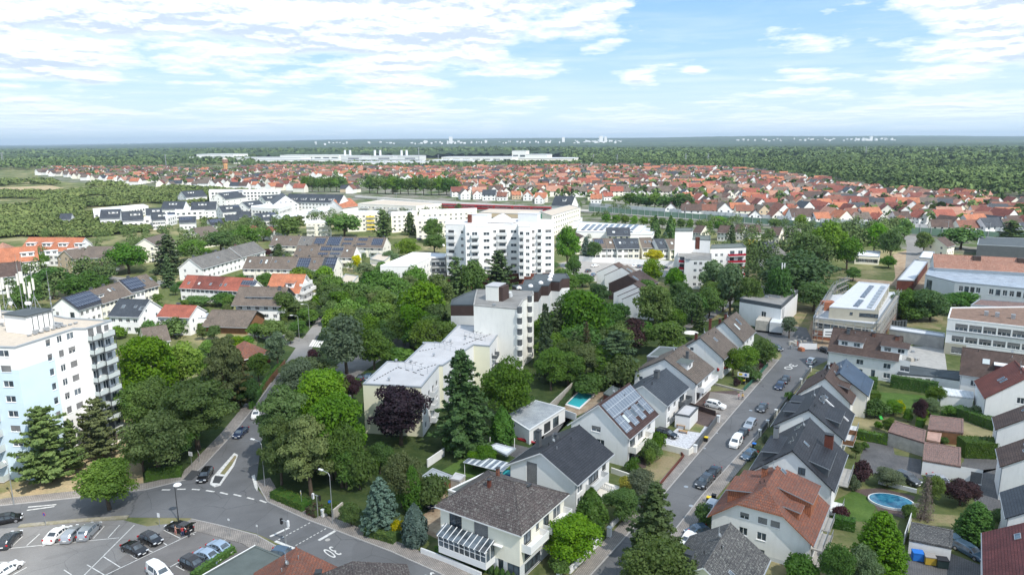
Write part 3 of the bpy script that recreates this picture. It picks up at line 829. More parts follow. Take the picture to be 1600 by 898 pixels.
KDESC={'mid':('deciduous_tree','leafy green deciduous tree'),'light':('deciduous_tree','bright light green deciduous tree'),'dark':('deciduous_tree','dark green deciduous tree'),
 'olive':('deciduous_tree','olive green deciduous tree'),'purple':('copper_beech','nearly black purple leaved tree'),'plum':('plum_tree','dark plum coloured tree'),
 'yellow':('golden_tree','yellow green golden leaved tree'),'grey':('willow_tree','grey green loose crowned tree'),'spread':('deciduous_tree','wide spreading olive green tree'),
 'birch':('birch_tree','airy grey green birch'),'fir':('fir_tree','tall dark fir'),'pine':('pine_tree','yellowish green pine with open tiers'),'darkpine':('pine_tree','dark green pine with ragged tiers'),
 'bluespruce':('blue_spruce','blue green spruce'),'bushpine':('pine_tree','bushy olive green pine'),'rusty':('conifer','rusty brown thinning conifer'),'thuja':('columnar_cypress','narrow dark green conifer column'),'greythuja':('conical_cypress','blue green conical cypress'),
 'yewcone':('conical_conifer','broad dense bright green cone shaped conifer'),'ball':('clipped_bush','round clipped green bush'),'dead':('dead_conifer','bare dead brown conifer'),
 'bush':('shrub','green garden shrub'),'lightbush':('shrub','light green shrub'),'yellowbush':('shrub','yellow leaved shrub'),'darkbush':('shrub','dark green shrub'),'greybush':('shrub','grey green shrub'),
 'plumbush':('shrub','dark purple shrub'),'redbush':('shrub','reddish shrub')}
TN=[0]
def place_tree(x,y,h,w,kind,label=None,lod=None,group=None):
 d=math.hypot(x,y)
 if lod is None:lod=0 if d<175 else(1 if d<420 else 2)
 TN[0]+=1
 me,tr,ph,pw=proto(kind,lod,TN[0]%2 if lod==0 else TN[0]%3)
 nm,ds=KDESC[kind]
 r=bpy.data.objects.new(nm,None);COL.objects.link(r);r.empty_display_size=.5
 tag(r,label or ds,'shrub' if 'bush' in kind or kind=='ball' else 'tree',group)
 r.location=(x,y,0);r.rotation_euler=(0,0,rnd.uniform(0,6.28));s=w/pw;r.scale=(s*rnd.uniform(.93,1.07),s*rnd.uniform(.93,1.07),h/ph)
 c=bpy.data.objects.new('crown',me);COL.objects.link(c);c.parent=r
 t=bpy.data.objects.new('trunk',tr);COL.objects.link(t);t.parent=r
 return r
def tree(x0,y0,x1,y1,kind,where,group=None,lod=None):
 """tree filling the photo box x0..x1, y0 (tip) .. y1 (foot of the crown as seen)"""
 xc=(x0+x1)/2
 x,y=G(xc,y1)
 for _ in range(4):
  dep=y*math.cos(PT)+CH*math.sin(PT);w=(x1-x0)/(FPX/dep)
  # the visible foot of the crown lies in front of the trunk
  sh=.28*w;g=G(xc,y1);n=math.hypot(*g);x,y=g[0]*(1+sh/n),g[1]*(1+sh/n)
 lo,hi=.5,60.0
 for _ in range(24):
  m=(lo+hi)/2
  if Q(x,y,m)[1]>y0:lo=m
  else:hi=m
 return place_tree(x,y,lo,w,kind,KDESC[kind][1]+' '+where,lod,group)
def hedge(pts,h,w,label,mat='hedge',cat='hedge',group=None,dens=26,top=True):
 nr=np.random.RandomState(int(abs(pts[0][0]*7+pts[0][1])))
 P=[Vector(G(*p))for p in pts];C=[];N=[]
 core=MB()
 for i in range(len(P)-1):
  a,b=P[i],P[i+1];L=(b-a).length;t=(b-a)/L;n=Vector((-t.y,t.x))
  k=int(L*(2*h+w)*dens);u=nr.uniform(-.1,L+.1,k);s=nr.uniform(0,2*h+w,k)
  off=np.where(s<h,-w/2,np.where(s<h+w,s-h-w/2,w/2));zz=np.where(s<h,s,np.where(s<h+w,h,2*h+w-s))
  nx=np.where(s<h,-1,np.where(s<h+w,0,1));nz=np.where((s>=h)&(s<h+w),1,.15)
  j=nr.uniform(-.14,.06,k);off=off+nx*j;zz=np.maximum(zz+nz*j,.05)
  C.append(np.stack([a.x+t.x*u+n.x*off,a.y+t.y*u+n.y*off,zz],1));N.append(np.stack([n.x*nx,n.y*nx,nz],1))
  q=[a-n*(w/2-.12),b-n*(w/2-.12),b+n*(w/2-.12),a+n*(w/2-.12)]
  core.prism([(v.x,v.y)for v in q],0,h-.12)
 C=np.concatenate(C);N=np.concatenate(N)
 o0=P[0];C[:,0]-=o0.x;C[:,1]-=o0.y
 core.v=[(v[0]-o0.x,v[1]-o0.y,v[2])for v in core.v]
 root=thing('hedge',label,cat,(o0.x,o0.y,0),0,group)
 link('foliage',leaf_mesh('foliage',C,N,.13,LEAF[mat],nr),root)
 link('twigs',core.mesh('twigs',LEAF['dark']),root)
 return root
# ------------------------------------------------------------------ cars
PAINTS={}
def paint(name,col,rough=.25,metal=.3):
 if name in PAINTS:return PAINTS[name]
 m,nt,p,o=newmat('car_paint_'+name)
 p.inputs['Base Color'].default_value=(*col,1);p.inputs['Roughness'].default_value=rough;p.inputs['Metallic'].default_value=metal
 p.inputs['Coat Weight'].default_value=.6;p.inputs['Coat Roughness'].default_value=.06
 PAINTS[name]=m;return m
CP={'white':paint('white',(.78,.78,.77),.3,0),'silver':paint('silver',(.46,.48,.51),.3,.6),'black':paint('black',(.012,.012,.015)),'dark':paint('dark_grey',(.045,.05,.058)),
      'blue':paint('dark_blue',(.018,.035,.085)),'lightblue':paint('light_blue',(.36,.46,.58),.3,.4),'red':paint('red',(.35,.02,.03),.3,0),'steel':paint('steel_blue',(.07,.12,.18)),'beige':paint('beige',(.45,.41,.33))}
TYRE=plain('tyre_rubber',(.018,.018,.018),.9,.05)
RIM=plain('alloy_rim',(.38,.38,.40),.35,.03,metal=.7)
LAMPW=plain('headlight_lens',(.75,.77,.80),.15,.02,spec=.8)
LAMPR=plain('taillight_lens',(.45,.01,.015),.2,.02,spec=.8)
PLATE=plain('number_plate',(.8,.8,.78),.5,.02)
SHAPES={  # stations along the car (x, belt height, roof height or None): length 1 normalised
 'hatch':(4.1,1.78,1.48,[(-.50,.55,.60),(-.44,.62,.95),(-.30,.90,1.46),(-.05,.90,1.50),(.14,.88,1.40),(.27,.86,.90),(.42,.74,.76),(.50,.50,.56)]),
 'sedan':(4.6,1.80,1.43,[(-.50,.60,.66),(-.44,.86,.92),(-.32,.92,.97),(-.17,.92,1.38),(.02,.92,1.43),(.13,.90,1.34),(.27,.86,.90),(.43,.72,.75),(.50,.50,.56)]),
 'wagon':(4.7,1.82,1.47,[(-.50,.60,.68),(-.46,.88,1.15),(-.40,.92,1.40),(-.10,.92,1.48),(.10,.90,1.38),(.24,.86,.90),(.42,.72,.76),(.50,.50,.56)]),
 'suv':(4.55,1.86,1.66,[(-.50,.62,.75),(-.46,.95,1.25),(-.38,1.02,1.58),(-.10,1.02,1.66),(.12,1.0,1.56),(.25,.98,1.04),(.43,.88,.92),(.50,.60,.66)]),
 'van':(4.5,1.84,1.85,[(-.50,.70,1.70),(-.485,1.02,1.82),(-.30,1.05,1.88),(.05,1.05,1.85),(.18,1.02,1.62),(.30,1.0,1.08),(.44,.88,.92),(.50,.60,.66)])}
CARS={}
def car_meshes(shape):
 if shape in CARS:return CARS[shape]
 L,W,Hh,st=SHAPES[shape];hw=W/2
 body=MB();glass=MB();NS=9
 rings=[]
 for(fx,zb,zr_)in st:
  x=fx*L;e=1-.22*max(0,(abs(fx)-.36)/.14)**1.5;w=hw*e;cab=zr_-zb>.12
  zt=zr_;wi=w*(.80 if cab else .93)
  r=[(x,-w*.93,.22),(x,-w,.42),(x,-w*.99,zb-.12),(x,-w*.95,zb),(x,-wi,zt-(.07 if cab else .01)),(x,-wi*.85,zt),(x,wi*.85,zt),(x,wi,zt-(.07 if cab else .01)),(x,w*.95,zb),(x,w*.99,zb-.12),(x,w,.42),(x,w*.93,.22)]
  rings.append(r)
 n=len(rings[0])
 for i in range(len(rings)-1):
  a,b=rings[i],rings[i+1]
  ca=st[i][2]-st[i][1]>.12;cb_=st[i+1][2]-st[i+1][1]>.12
  for k in range(n-1):
   q=(a[k],a[k+1],b[k+1],b[k])
   isg=0
   if k in(3,7)and(ca or cb_):isg=1
   if k==5 and(ca!=cb_ or(st[i][2]-st[i+1][2])**2>.07):isg=1      # windscreens
   if shape=='van' and k in(3,7)and i<2:isg=0
   if k==5 and abs(st[i][0])>.45 and abs(st[i+1][0])>.45:isg=0
   if isg:
    # inset glass leaves pillars of body colour
    c=[sum(v[j]for v in q)/4 for j in range(3)]
    inn=[tuple(c[j]+(v[j]-c[j])*.86 for j in range(3))for v in q]
    for m in range(4):
     m2=(m+1)%4;body.quad(q[m],q[m2],inn[m2],inn[m])
    glass.quad(*inn)
   else:body.quad(*q)
 body.poly(rings[0][::-1]);body.poly(rings[-1])
 i0=rings[0][0];body.quad((-.46*L,-hw*.85,.22),(.46*L,-hw*.85,.22),(.46*L,hw*.85,.22),(-.46*L,hw*.85,.22))
 tyre=MB();tyre.tube((0,-.11,0),(0,.11,0),.33,n=14);rim=MB();rim.tube((0,-.12,0),(0,.12,0),.21,n=10)
 hl=MB();hl.box(-.10,-.20,-.07,.04,.20,.07);tl=MB();tl.box(-.03,-.13,-.12,.09,.13,.12);pl=MB();pl.box(-.02,-.26,-.06,.02,.26,.06)
 mir=MB();mir.box(-.08,-.1,-.07,.08,.1,.07)
 bm_=body.mesh('body',WMET)
 import bmesh
 b=bmesh.new();b.from_mesh(bm_);bmesh.ops.remove_doubles(b,verts=b.verts,dist=.001);bmesh.ops.recalc_face_normals(b,faces=b.faces);b.to_mesh(bm_);b.free()
 for p_ in bm_.polygons:p_.use_smooth=False
 CARS[shape]=(L,W,st,bm_,glass.mesh('window',GLASS),tyre.mesh('tyre',TYRE),rim.mesh('rim',RIM),hl.mesh('headlight',LAMPW),tl.mesh('taillight',LAMPR),pl.mesh('number_plate',PLATE),mir.mesh('mirror',BLACKP))
 return CARS[shape]
CBODY={}
def car_at(x,y,yaw,shape,color,label,small=False,group=None,nm=None,cat='car',parts=True):
 L,W,st,body,glass,tyre,rim,hl,tl,pl,mir=car_meshes(shape)
 k=(shape,color)
 if k not in CBODY:
  b2=body.copy();b2.materials.clear();b2.materials.append(CP[color]);CBODY[k]=b2
 r=thing(nm or('parked_car' if cat=='car' else 'van'),label,cat,(x,y,0.0),yaw,group)
 link('body',CBODY[k],r);link('window',glass,r)
 for sx in(-.31,.30):
  for sy in(-1,1):
   w=link('wheel',tyre,r);w.location=(sx*L,sy*(W/2-.10),.33);link('rim',rim,w)
 if parts:
  for sy in(-1,1):
   o=link('headlight',hl,r);o.location=(.475*L,sy*W*.34,.66 if shape not in('suv','van')else .78)
   o=link('taillight',tl,r);o.location=(-.485*L,sy*W*.37,.80 if shape not in('suv','van')else .92)
   o=link('mirror',mir,r);o.location=(.17*L,sy*(W/2+.08),1.0 if shape not in('suv','van')else 1.12)
  o=link('number_plate',pl,r);o.location=(.505*L,0,.45);o=link('number_plate',pl,r);o.location=(-.505*L,0,.60)
 return r
def car(x0,y0,x1,y1,shape,color,label,cat='car',**kw):
 """tail pixel, nose pixel"""
 a=G(x0,y0,.6);b=G(x1,y1,.6)
 return car_at((a[0]+b[0])/2,(a[1]+b[1])/2,math.atan2(b[1]-a[1],b[0]-a[0]),shape,color,label,cat=cat,**kw)
# ================================================================== GROUND
def groundmat():
 m,nt,p,o=newmat('ground_cover')
 v=geo_pos(nt)
 a=nt.noise(v,.035,6,.65);b=nt.noise(v,.5,5,.7);f=nt.noise(v,.006,5,.6)
 g=nt.mix(nt.ramp(b,[(.3,0),(.7,1)]),(.060,.085,.030),(.125,.145,.055))
 c=nt.mix(nt.ramp(a,[(.48,0),(.66,1)]),g,(.30,.26,.15))
 c=nt.mix(nt.ramp(f,[(.58,0),(.64,.6)]),c,(.12,.17,.05))
 nt.link(c,p.inputs['Base Color']);p.inputs['Roughness'].default_value=.95;p.inputs['Specular IOR Level'].default_value=.1
 bump(nt,p,b,.5,.1);return m
GRND=groundmat()
def mixmat(name,c1,c2,scale,lo=.4,hi=.6,rough=.95,fine=None):
 m,nt,p,o=newmat(name);v=geo_pos(nt)
 c=nt.mix(nt.ramp(nt.noise(v,scale,7,.65),[(lo,0),(hi,1)]),c1,c2)
 f=nt.ramp(nt.noise(v,fine or 2.5,5,.7),[(.3,.78),(.7,1.18)])
 c=nt.mix(1.0,c,f,'MULTIPLY');nt.link(c,p.inputs['Base Color']);p.inputs['Roughness'].default_value=rough;p.inputs['Specular IOR Level'].default_value=.15
 return m
LAWN=mixmat('lawn_grass',(.058,.110,.024),(.090,.150,.036),.25)
DRYG=mixmat('dry_grass',(.27,.22,.13),(.13,.16,.06),.16,.42,.62)
STRAW=mixmat('straw_ground',(.40,.31,.19),(.30,.26,.16),.3,.4,.6)
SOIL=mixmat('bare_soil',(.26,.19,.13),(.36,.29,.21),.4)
TOWNG=mixmat('town_ground',(.20,.19,.17),(.07,.10,.035),.05,.42,.56)
UNDER=mixmat('dark_undergrowth',(.035,.060,.018),(.060,.085,.028),.4)  # dark green grass and ground cover under the trees
def roadmat(name,col,crack=.5):
 m,nt,p,o=newmat(name);v=geo_pos(nt)
 n1=nt.ramp(nt.noise(v,.12,6,.6),[(.3,.80),(.7,1.16)]);n2=nt.ramp(nt.noise(v,6,4,.7),[(.25,.86),(.75,1.14)])
 c=nt.mix(1.0,nt.mix(1.0,col,n1,'MULTIPLY'),n2,'MULTIPLY')
 vo=nt.add('ShaderNodeTexVoronoi');vo.feature='DISTANCE_TO_EDGE';vo.inputs['Scale'].default_value=.11
 mp=nt.add('ShaderNodeMixRGB');mp.blend_type='ADD';mp.inputs[0].default_value=1
 nz=nt.add('ShaderNodeTexNoise');nz.inputs['Scale'].default_value=.35;nz.inputs['Detail'].default_value=6;nt.link(v,nz.inputs['Vector'])
 nt.link(v,mp.inputs[1]);nt.link(nz.outputs['Color'],mp.inputs[2]);nt.link(mp.outputs[0],vo.inputs['Vector'])
 cr=nt.ramp(vo.outputs['Distance'],[(0,crack),(.006,0)])
 c=nt.mix(cr,c,(.018,.018,.018))
 pa=nt.ramp(nt.noise(v,.045,2,.3,1.5),[(.56,0),(.565,.35)])      # repair patches
 c=nt.mix(pa,c,tuple(x*.72 for x in col))
 st=nt.ramp(nt.noise(v,.28,8,.72,.6),[(.60,0),(.72,.42)]);c=nt.mix(st,c,tuple(x*.5 for x in col));lt=nt.ramp(nt.noise(v,.06,5,.6,1),[(.5,0),(.75,.4)]);c=nt.mix(lt,c,tuple(min(1,x*1.35)for x in col))
 nt.link(c,p.inputs['Base Color']);p.inputs['Roughness'].default_value=.85;p.inputs['Specular IOR Level'].default_value=.3
 return m
ASPH=roadmat('asphalt',(.130,.133,.139));ASPL=roadmat('light_asphalt',(.205,.20,.195),.4);ASPD=roadmat('dark_asphalt',(.055,.058,.062),.2)
PAVE=tile('pavement_slabs',(.34,.315,.29),(.29,.27,.25),.3,.3,bs=.15,moss=(.15,.14,.12),mossamt=.05)
PAVR=tile('reddish_paving',(.20,.145,.13),(.17,.13,.12),.2,.1,bs=.1)
PAVG=tile('grey_paving',(.17,.17,.175),(.14,.14,.145),.24,.2,bs=.15,moss=(.10,.11,.09),mossamt=.05)
KERB=plain('kerb_stone',(.36,.35,.34),.9,.1,2)
GRAVW=plain('white_gravel',(.50,.51,.54),.95,.35,2.5)
b=MB();b.poly([(-45000,-4000,0),(45000,-4000,0),(45000,60000,0),(-45000,60000,0)]);tag(b.build('ground',GRND),kind='structure')
# near ground surfaces
sheet('undergrowth_ground',[(195,640),(395,560),(420,470),(700,440),(1240,470),(1215,535),(1000,640),(760,760),(600,830),(420,770),(300,745),(215,760)],.012,UNDER)
sheet('town_ground',[(380,300),(900,345),(1600,405),(1600,300),(1200,262),(60,258),(60,282)],.010,TOWNG)
sheet('dry_lawn',[(-60,770),(0,788),(126,776),(225,762),(215,650),(60,640),(-60,640)],.022,STRAW)
sheet('dry_lawn',[(-60,762),(0,772),(60,750),(50,742),(0,745),(-60,745)],.030,DRYG)
sheet('dry_lawn',[(1000,712),(1050,690),(1075,705),(1034,760),(1005,752),(985,740)],.024,DRYG)
sheet('lawn',[(690,735),(740,705),(800,722),(790,745),(720,745)],.024,LAWN)
sheet('lawn',[(1290,790),(1335,765),(1370,785),(1360,815),(1300,812)],.026,LAWN)
sheet('lawn',[(1372,612),(1450,618),(1470,650),(1375,640)],.026,LAWN)
sheet('dry_lawn',[(1430,800),(1500,805),(1480,835),(1420,820)],.026,DRYG)
sheet('lawn',[(1470,620),(1530,625),(1530,660),(1470,650)],.026,LAWN)
sheet('dry_lawn',[(1395,480),(1475,490),(1470,515),(1395,508)],.024,DRYG)
sheet('dry_lawn',[(1240,470),(1275,480),(1262,520),(1230,535),(1230,500)],.024,DRYG)
sheet('playground_sand',[(1305,432),(1400,440),(1395,398),(1450,380),(1425,400),(1415,445),(1370,448)],.020,SOIL)
sheet('dry_lawn',[(1115,486),(1150,480),(1140,495),(1105,502)],.024,DRYG)
sheet('construction_ground',[(1225,545),(1300,545),(1330,480),(1270,500),(1240,520)],.022,SOIL)
sheet('construction_slab',[(1405,540),(1475,542),(1480,580),(1400,575)],.040,CONC)
sheet('field',[(-80,296),(80,290),(100,294),(60,304),(-80,308)],.02,STRAW)
sheet('field',[(60,318),(125,318),(110,323),(60,322)],.02,STRAW)
sheet('field',[(1450,262),(1700,258),(1700,264),(1460,268)],.02,STRAW)
# roads: main road, north-west road, street through the houses
sheet('main_road',[(-60,805),(0,790),(126,777),(228,765),(292,749),(318,728),(366,676),(394,640),(420,605),(440,575),(470,572),(440,620),(408,690),(400,760),(418,784),(480,812),(526,829),(612,862),(690,897),(780,940),(700,990),(560,925),(463,862),(430,846),(400,833),(299,809),(202,808),(126,812),(33,822),(-60,838)],.032,ASPH)
sheet('side_road',[(420,605),(440,575),(468,535),(516,474),(528,474),(500,520),(480,560),(452,604)],.036,ASPL)
sheet('side_road',[(468,545),(380,520),(250,512),(180,498),(180,490),(250,500),(380,506),(478,530)],.028,ASPL)
sheet('side_road',[(245,505),(258,505),(305,478),(296,474)],.034,ASPL)
ribbon('side_road',[(150,432),(240,440),(330,455),(400,440)],-3,3,.03,ASPL)
street=[(880,945),(961,857),(1045,763),(1130,663),(1222,556),(1215,540),(1180,520),(1180,500),(1260,512),(1275,545),(1310,545),(1300,560),(1264,577),(1248,599),(1228,622),(1209,648),(1183,680),(1150,715),(1097,774),(1052,831),(985,915),(960,960)]
sheet('residential_street',street,.034,ASPH)
sheet('driveway',[(1096,612),(1150,610),(1163,622),(1120,672),(1085,660),(1064,640)],.050,PAVR)
sheet('driveway',[(1110,612),(1158,618),(1142,650),(1100,640)],.056,PAVE)
sheet('parking_lot',[(-60,830),(33,823),(126,815),(192,812),(230,822),(292,814),(336,834),(398,857),(380,898),(350,990),(-60,990)],.040,ASPL)
sheet('parking_lot',[(150,898),(258,826),(292,816),(395,857),(360,905),(330,990),(100,990)],.046,roadmat('worn_asphalt',(.17,.162,.158)))
sheet('parking_lot',[(540,600),(598,560),(640,560),(640,530),(590,520),(540,560),(470,610),(480,640),(560,640)],.030,ASPL)
sheet('parking_lot',[(870,412),(905,405),(1060,416),(1050,432),(960,436),(930,440),(890,428)],.026,plain('pale_concrete',(.30,.29,.28),.9,.1,.3))  # pale concrete, one even base colour
ribbon('footpath',[(1060,516),(1100,500),(1130,480),(1150,462)],-1.6,1.6,.034,ASPL)
sheet('school_yard',[(1395,440),(1420,400),(1455,395),(1470,430),(1440,452),(1400,452)],.024,SOIL)
ribbon('side_road',[(1430,425),(1430,385),(1425,372),(1440,362)],-4,4,.03,ASPL)
# yards
sheet('paved_yard',[(1355,690),(1395,695),(1398,710),(1440,718),(1440,748),(1352,738),(1340,742),(1345,710)],.030,PAVG)
sheet('paved_yard',[(1503,722),(1560,735),(1576,800),(1530,795),(1500,740)],.030,PAVG)
sheet('paved_yard',[(1440,745),(1500,748),(1510,700),(1560,690),(1570,730),(1440,760)],.034,PAVG)
sheet('paved_yard',[(1410,860),(1470,858),(1540,885),(1540,960),(1400,960)],.030,PAVG)
sheet('garage_yard',[(850,655),(875,665),(905,645),(950,640),(940,610),(895,640),(868,680),(830,700),(790,690),(780,705),(820,720),(850,700)],.026,PAVG)
sheet('pool_yard',[(862,638),(905,605),(948,612),(955,625),(900,650),(870,648)],.030,SOIL)
sheet('yard',[(640,820),(680,790),(676,760),(700,755),(730,790),(700,850)],.028,SOIL)
sheet('gravel_garden',[(1028,695),(1090,640),(1120,650),(1118,664),(1080,700),(1062,702)],.030,GRAVW)
sheet('lawn',[(1066,672),(1088,645),(1108,655),(1094,676)],.036,DRYG)
sheet('terrace',[(990,735),(1010,730),(1000,700),(975,720)],.030,PAVR)
sheet('pool_surround',[(1330,765),(1375,762),(1430,775),(1415,810),(1375,800),(1355,775)],.032,PAVR)
# pavements: raised slabs with a kerb
def pavement(pts,w0,w1):
 ribbon('pavement',pts,w0,w1,.13,PAVE,slab=.13)
 ribbon('kerb',pts,-.09 if abs(w0)<abs(w1)else-.09,.09,.142,KERB,slab=.142)
pavement([(400,752),(418,784),(480,812),(526,829),(612,862),(690,897),(780,940)],0,2.4)
pavement([(-60,805),(0,790),(126,777),(228,765),(292,749),(318,728),(366,676),(394,640),(425,598)],0,2.6)
pavement([(299,811),(340,820),(400,836),(436,856)],0,-2.6)
pavement([(880,945),(961,857),(1045,763),(1130,663),(1217,562)],0,2.2)
pavement([(985,915),(1052,831),(1097,774),(1150,715)],0,-2.2)
pavement([(1150,715),(1183,680),(1209,648),(1228,622),(1248,599),(1264,577)],0,-.7)
ribbon('verge',[(30,822),(126,813),(200,808)],-.5,.5,.15,mixmat('worn_verge',(.24,.22,.15),(.30,.28,.24),.8),slab=.15)
# traffic islands with planted middle
sheet('traffic_island',[(328,757),(331,747),(366,708),(372,711),(366,728),(345,758),(335,761)],.15,PAINTW,slab=.15)
sheet('traffic_island_bed',[(344,741),(367,712),(370,714),(362,728),(351,742)],.17,DRYG,slab=.03)
sheet('crossing_island',[(332,755),(336,744),(350,745),(343,756)],.17,ASPD,slab=.03)
sheet('traffic_island',[(393,744),(398,742),(403,762),(402,768),(398,762)],.15,PAINTW,slab=.15)
sheet('crossing_refuge',[(286,750),(300,735),(314,737),(300,750)],.152,ASPD,slab=.02)
# road markings
def mark(a,b,w,z=.048):ribbon('road_marking',[a,b],-w/2,w/2,z,PAINTW)
for a,b in(((253,765),(266,765)),((277,764),(290,764)),((300,764),(312,765)),((322,766),(335,768)),((344,769),(356,772)),((365,772),(377,775)),((386,777),(397,780)),((406,781),(416,785))):mark(a,b,.35)
mark((490,814),(517,824),.5);mark((430,845),(460,857),.5)
mark((422,838),(452,824),.45);mark((498,844),(524,829),.5)
for k in range(9):
 t0,t1=k/9,(k+.55)/9
 mark((435+52*t0,843-28*t0),(435+52*t1,843-28*t1),.18);mark((462+50*t0,852-28*t0),(462+50*t1,852-28*t1),.18)
for a,b in(((42,797),(85,791)),((44,792),(88,788))):mark(a,b,.30)
for k in range(5):mark((484+k*3.6,541+.4*k),(490+k*3.6,531+.4*k),.6,.052)
# parking bay lines, left row
for a,b in(((0,858),(186,840)),((35,838),(14,858)),((62,834),(42,852)),((90,846),(66,853)),((163,822),(146,841)),((187,820),(169,840)),((115,829),(94,846)),((139,827),(120,844)),((0,878),(40,878)),((42,886),(20,898))):mark(a,b,.14,.058)
# middle row
for a,b in(((155,903),(316,826)),((256,828),(282,841)),((190,858),(214,873)),((161,869),(188,886)),((136,882),(163,898)),((251,845),(262,852)),((226,857),(240,863)),((288,828),(304,835)),((100,890),(112,898)),
             ((258,890),(281,877)),((345,846),(362,839)),((275,884),(288,891)),((210,820),(130,900))):mark(a,b,.14,.058)
def roadtext(txt,a,b,sx,z=.055,name='road_marking'):
 """a = left foot, b = right foot of the text as read"""
 cu=bpy.data.curves.new('t','FONT');cu.body=txt;cu.size=1;cu.extrude=0
 o=bpy.data.objects.new('t',cu);COL.objects.link(o);bpy.context.view_layer.update()
 me=bpy.data.meshes.new_from_object(o.evaluated_get(bpy.context.evaluated_depsgraph_get()));bpy.data.objects.remove(o)
 xs=[v.co.x for v in me.vertices];w=max(xs)-min(xs);x0=min(xs);A=Vector(G(*a));B=Vector(G(*b));k=(B-A).length/w
 for v in me.vertices:v.co=((v.co.x-x0)*k,v.co.y*sx,0)
 me.materials.clear();me.materials.append(PAINTW)
 r=bpy.data.objects.new(name,me);COL.objects.link(r);r.location=(A.x,A.y,z);r.rotation_euler=(0,0,math.atan2(B.y-A.y,B.x-A.x));r['kind']='structure'
 return r
roadtext('30',(1236,568),(1223,575.5),2.8)
roadtext('30',(518,853),(503,860),4.2)
roadtext('30',(676,893),(660,900),4.2)
# manhole covers
for(mx,my)in((512,843),(1072,760),(1173,641),(1119,676),(1100,700),(1080,790)):
 mb=MB();x,y=G(mx,my);mb.tube((x,y,.036),(x,y,.047),.38,n=16);tag(mb.build('manhole_cover',CONC if mx==512 else METB),kind='structure')
# ================================================================== NEAR BUILDINGS
# --- left tower block (light blue and white)
ZT=24.5
tower_pts=[(-140,560),(-60,562),(-60,540),(23,542),(115,513),(133,513),(174,500),(103,496),(60,487),(-140,480)]
def tower_mat(i,u,v):
 if i in(2,1,0):return 1 if v<20.4 else 0
 if i==3:return 1 if(v<20.4 and u<.60)else 0
 return 0
# edges: 2 = left facade, 3 = main facade, 4 = short return, 5 = balcony facade
NP=len(tower_pts)
ST=2.72
tsp={2:[('grid',.62,.92,1,.75+.2,ST,9,1.9,1.15)],
       3:[('grid',.48,.58,1,.95,ST,9,1.0,1.3,'w'),('grid',.68,.78,1,.95,ST,9,1.1,1.3),('grid',.86,.99,1,.95,ST,9,1.6,1.25)],
       5:[('win',.35,1.0,1.2,2.1,'w')]+[('grid',.05,.33,1,.3,ST,9,1.4,2.1,'w'),('grid',.38,.62,1,.3,ST,9,1.3,2.1,'w'),('grid',.68,.88,1,.95,ST,9,1.2,1.2)]}
tsp[5]=tsp[5][1:]
P3=[G(p[0],p[1],ZT)for p in tower_pts]
_ar=sum(P3[i][0]*P3[(i+1)%NP][1]-P3[(i+1)%NP][0]*P3[i][1]for i in range(NP));TFLIP=_ar<0
def _tm(i,u,v):
 return tower_mat(i,u,v)
tower,tfr,tlp=block('tower_block','tall white and light blue apartment tower with antennas on its roof at the left edge',tower_pts,ZT,roof=F_GRAV,specs=tsp,cat='apartment tower',
      walls=[WHITE,BLUEP],matf=_tm,cuts={k:((.4,.6),(20.4,))for k in range(NP)},par=.4,edge=ZINC)
def tedge(i):return tfr[(NP-2-i)%NP]if TFLIP else tfr[i]
# glazed corner balconies on the facade beside the right edge
Fm,wd=tedge(5)
for s in range(1,9):
 z=s*ST+.25
 balcony(tower,Fm,wd*.04,wd*.36,z,1.1,BALG,.9,slab=DGREY);balcony(tower,Fm,wd*.38,wd*.84,z,1.5,BALG,.9,slab=DGREY)
pm=MB()
for u in(.36,.84):
 pm.box(wd*u-.04,.3,1.45,wd*u+.04,ZT-1.2,1.53)
pm.box(wd*.04,.3,1.05,wd*.04+.08,ZT-1.2,1.13);link('balcony_post',pm.mesh('balcony_post',DMET),tower,Fm)
Fm,wd=tedge(2)
for s in range(0,8):balcony(tower,Fm,wd*.05,wd*.52,s*ST+.35,1.6,BALG,1.0,slab=LGREY)
# plant room and antennas on the tower roof
x0,y0=loc_of(tower,44,521,ZT);x1,y1=loc_of(tower,86,510,ZT);x2,y2=loc_of(tower,8,518,ZT)
ux,uy=x1-x0,y1-y0;L_=math.hypot(ux,uy);T=Matrix.Translation((x0,y0,0))@Matrix.Rotation(math.atan2(uy,ux),4,'Z')
mb=MB();mb.box(0,0,ZT-.2,L_,5.6,ZT+3.1,0,T=T);mb.box(-.25,-.25,ZT+3.103,L_+.25,5.85,ZT+3.35,1,T=T); 
for k in range(4):mb.box(L_*(.2+.2*k),-.03,ZT+.3,L_*(.2+.2*k)+.15,-.003,ZT+2.9,1,T=T)
mb.build('plant_room',[WHITE,F_BITU],tower)
tb=T
rk=MB()
for k in range(9):rk.box(-1+k*1.15,-1.35,ZT-.1,-1+k*1.15+.7,-1.0,ZT+.12,0,T=T)
for k in range(3):rk.box(.5+k*2.0,-.9,ZT-.1,1.5+k*2.0,-.4,ZT+.5,0,T=T)
rk.box(L_+.5,-1.2,ZT-.1,L_+.9,5.5,ZT+.2,0,T=T);rk.box(L_+1.2,0,ZT-.1,L_+1.7,3,ZT+.35,0,T=T)
rk.build('cable_tray',METB,tower)
ant=[(5,5.2,0,4.4,[(0,2.2)]),(12,5.2,0,5.4,[(0,1.8),(.5,1.5)]),(22,4.8,0,4.6,[(0,2.4)]),(40,3.4,0,8.4,[(0,3.8),(.55,3.4)]),(47,2.4,0,8.2,[(0,3.2)]),(51,2.2,0,5.6,[(-.3,2.6),(.45,3.4)]),
       (60,3.5,0,7.4,[(-.35,4.4),(.35,3.7)]),(81,2.3,0,8.9,[])]
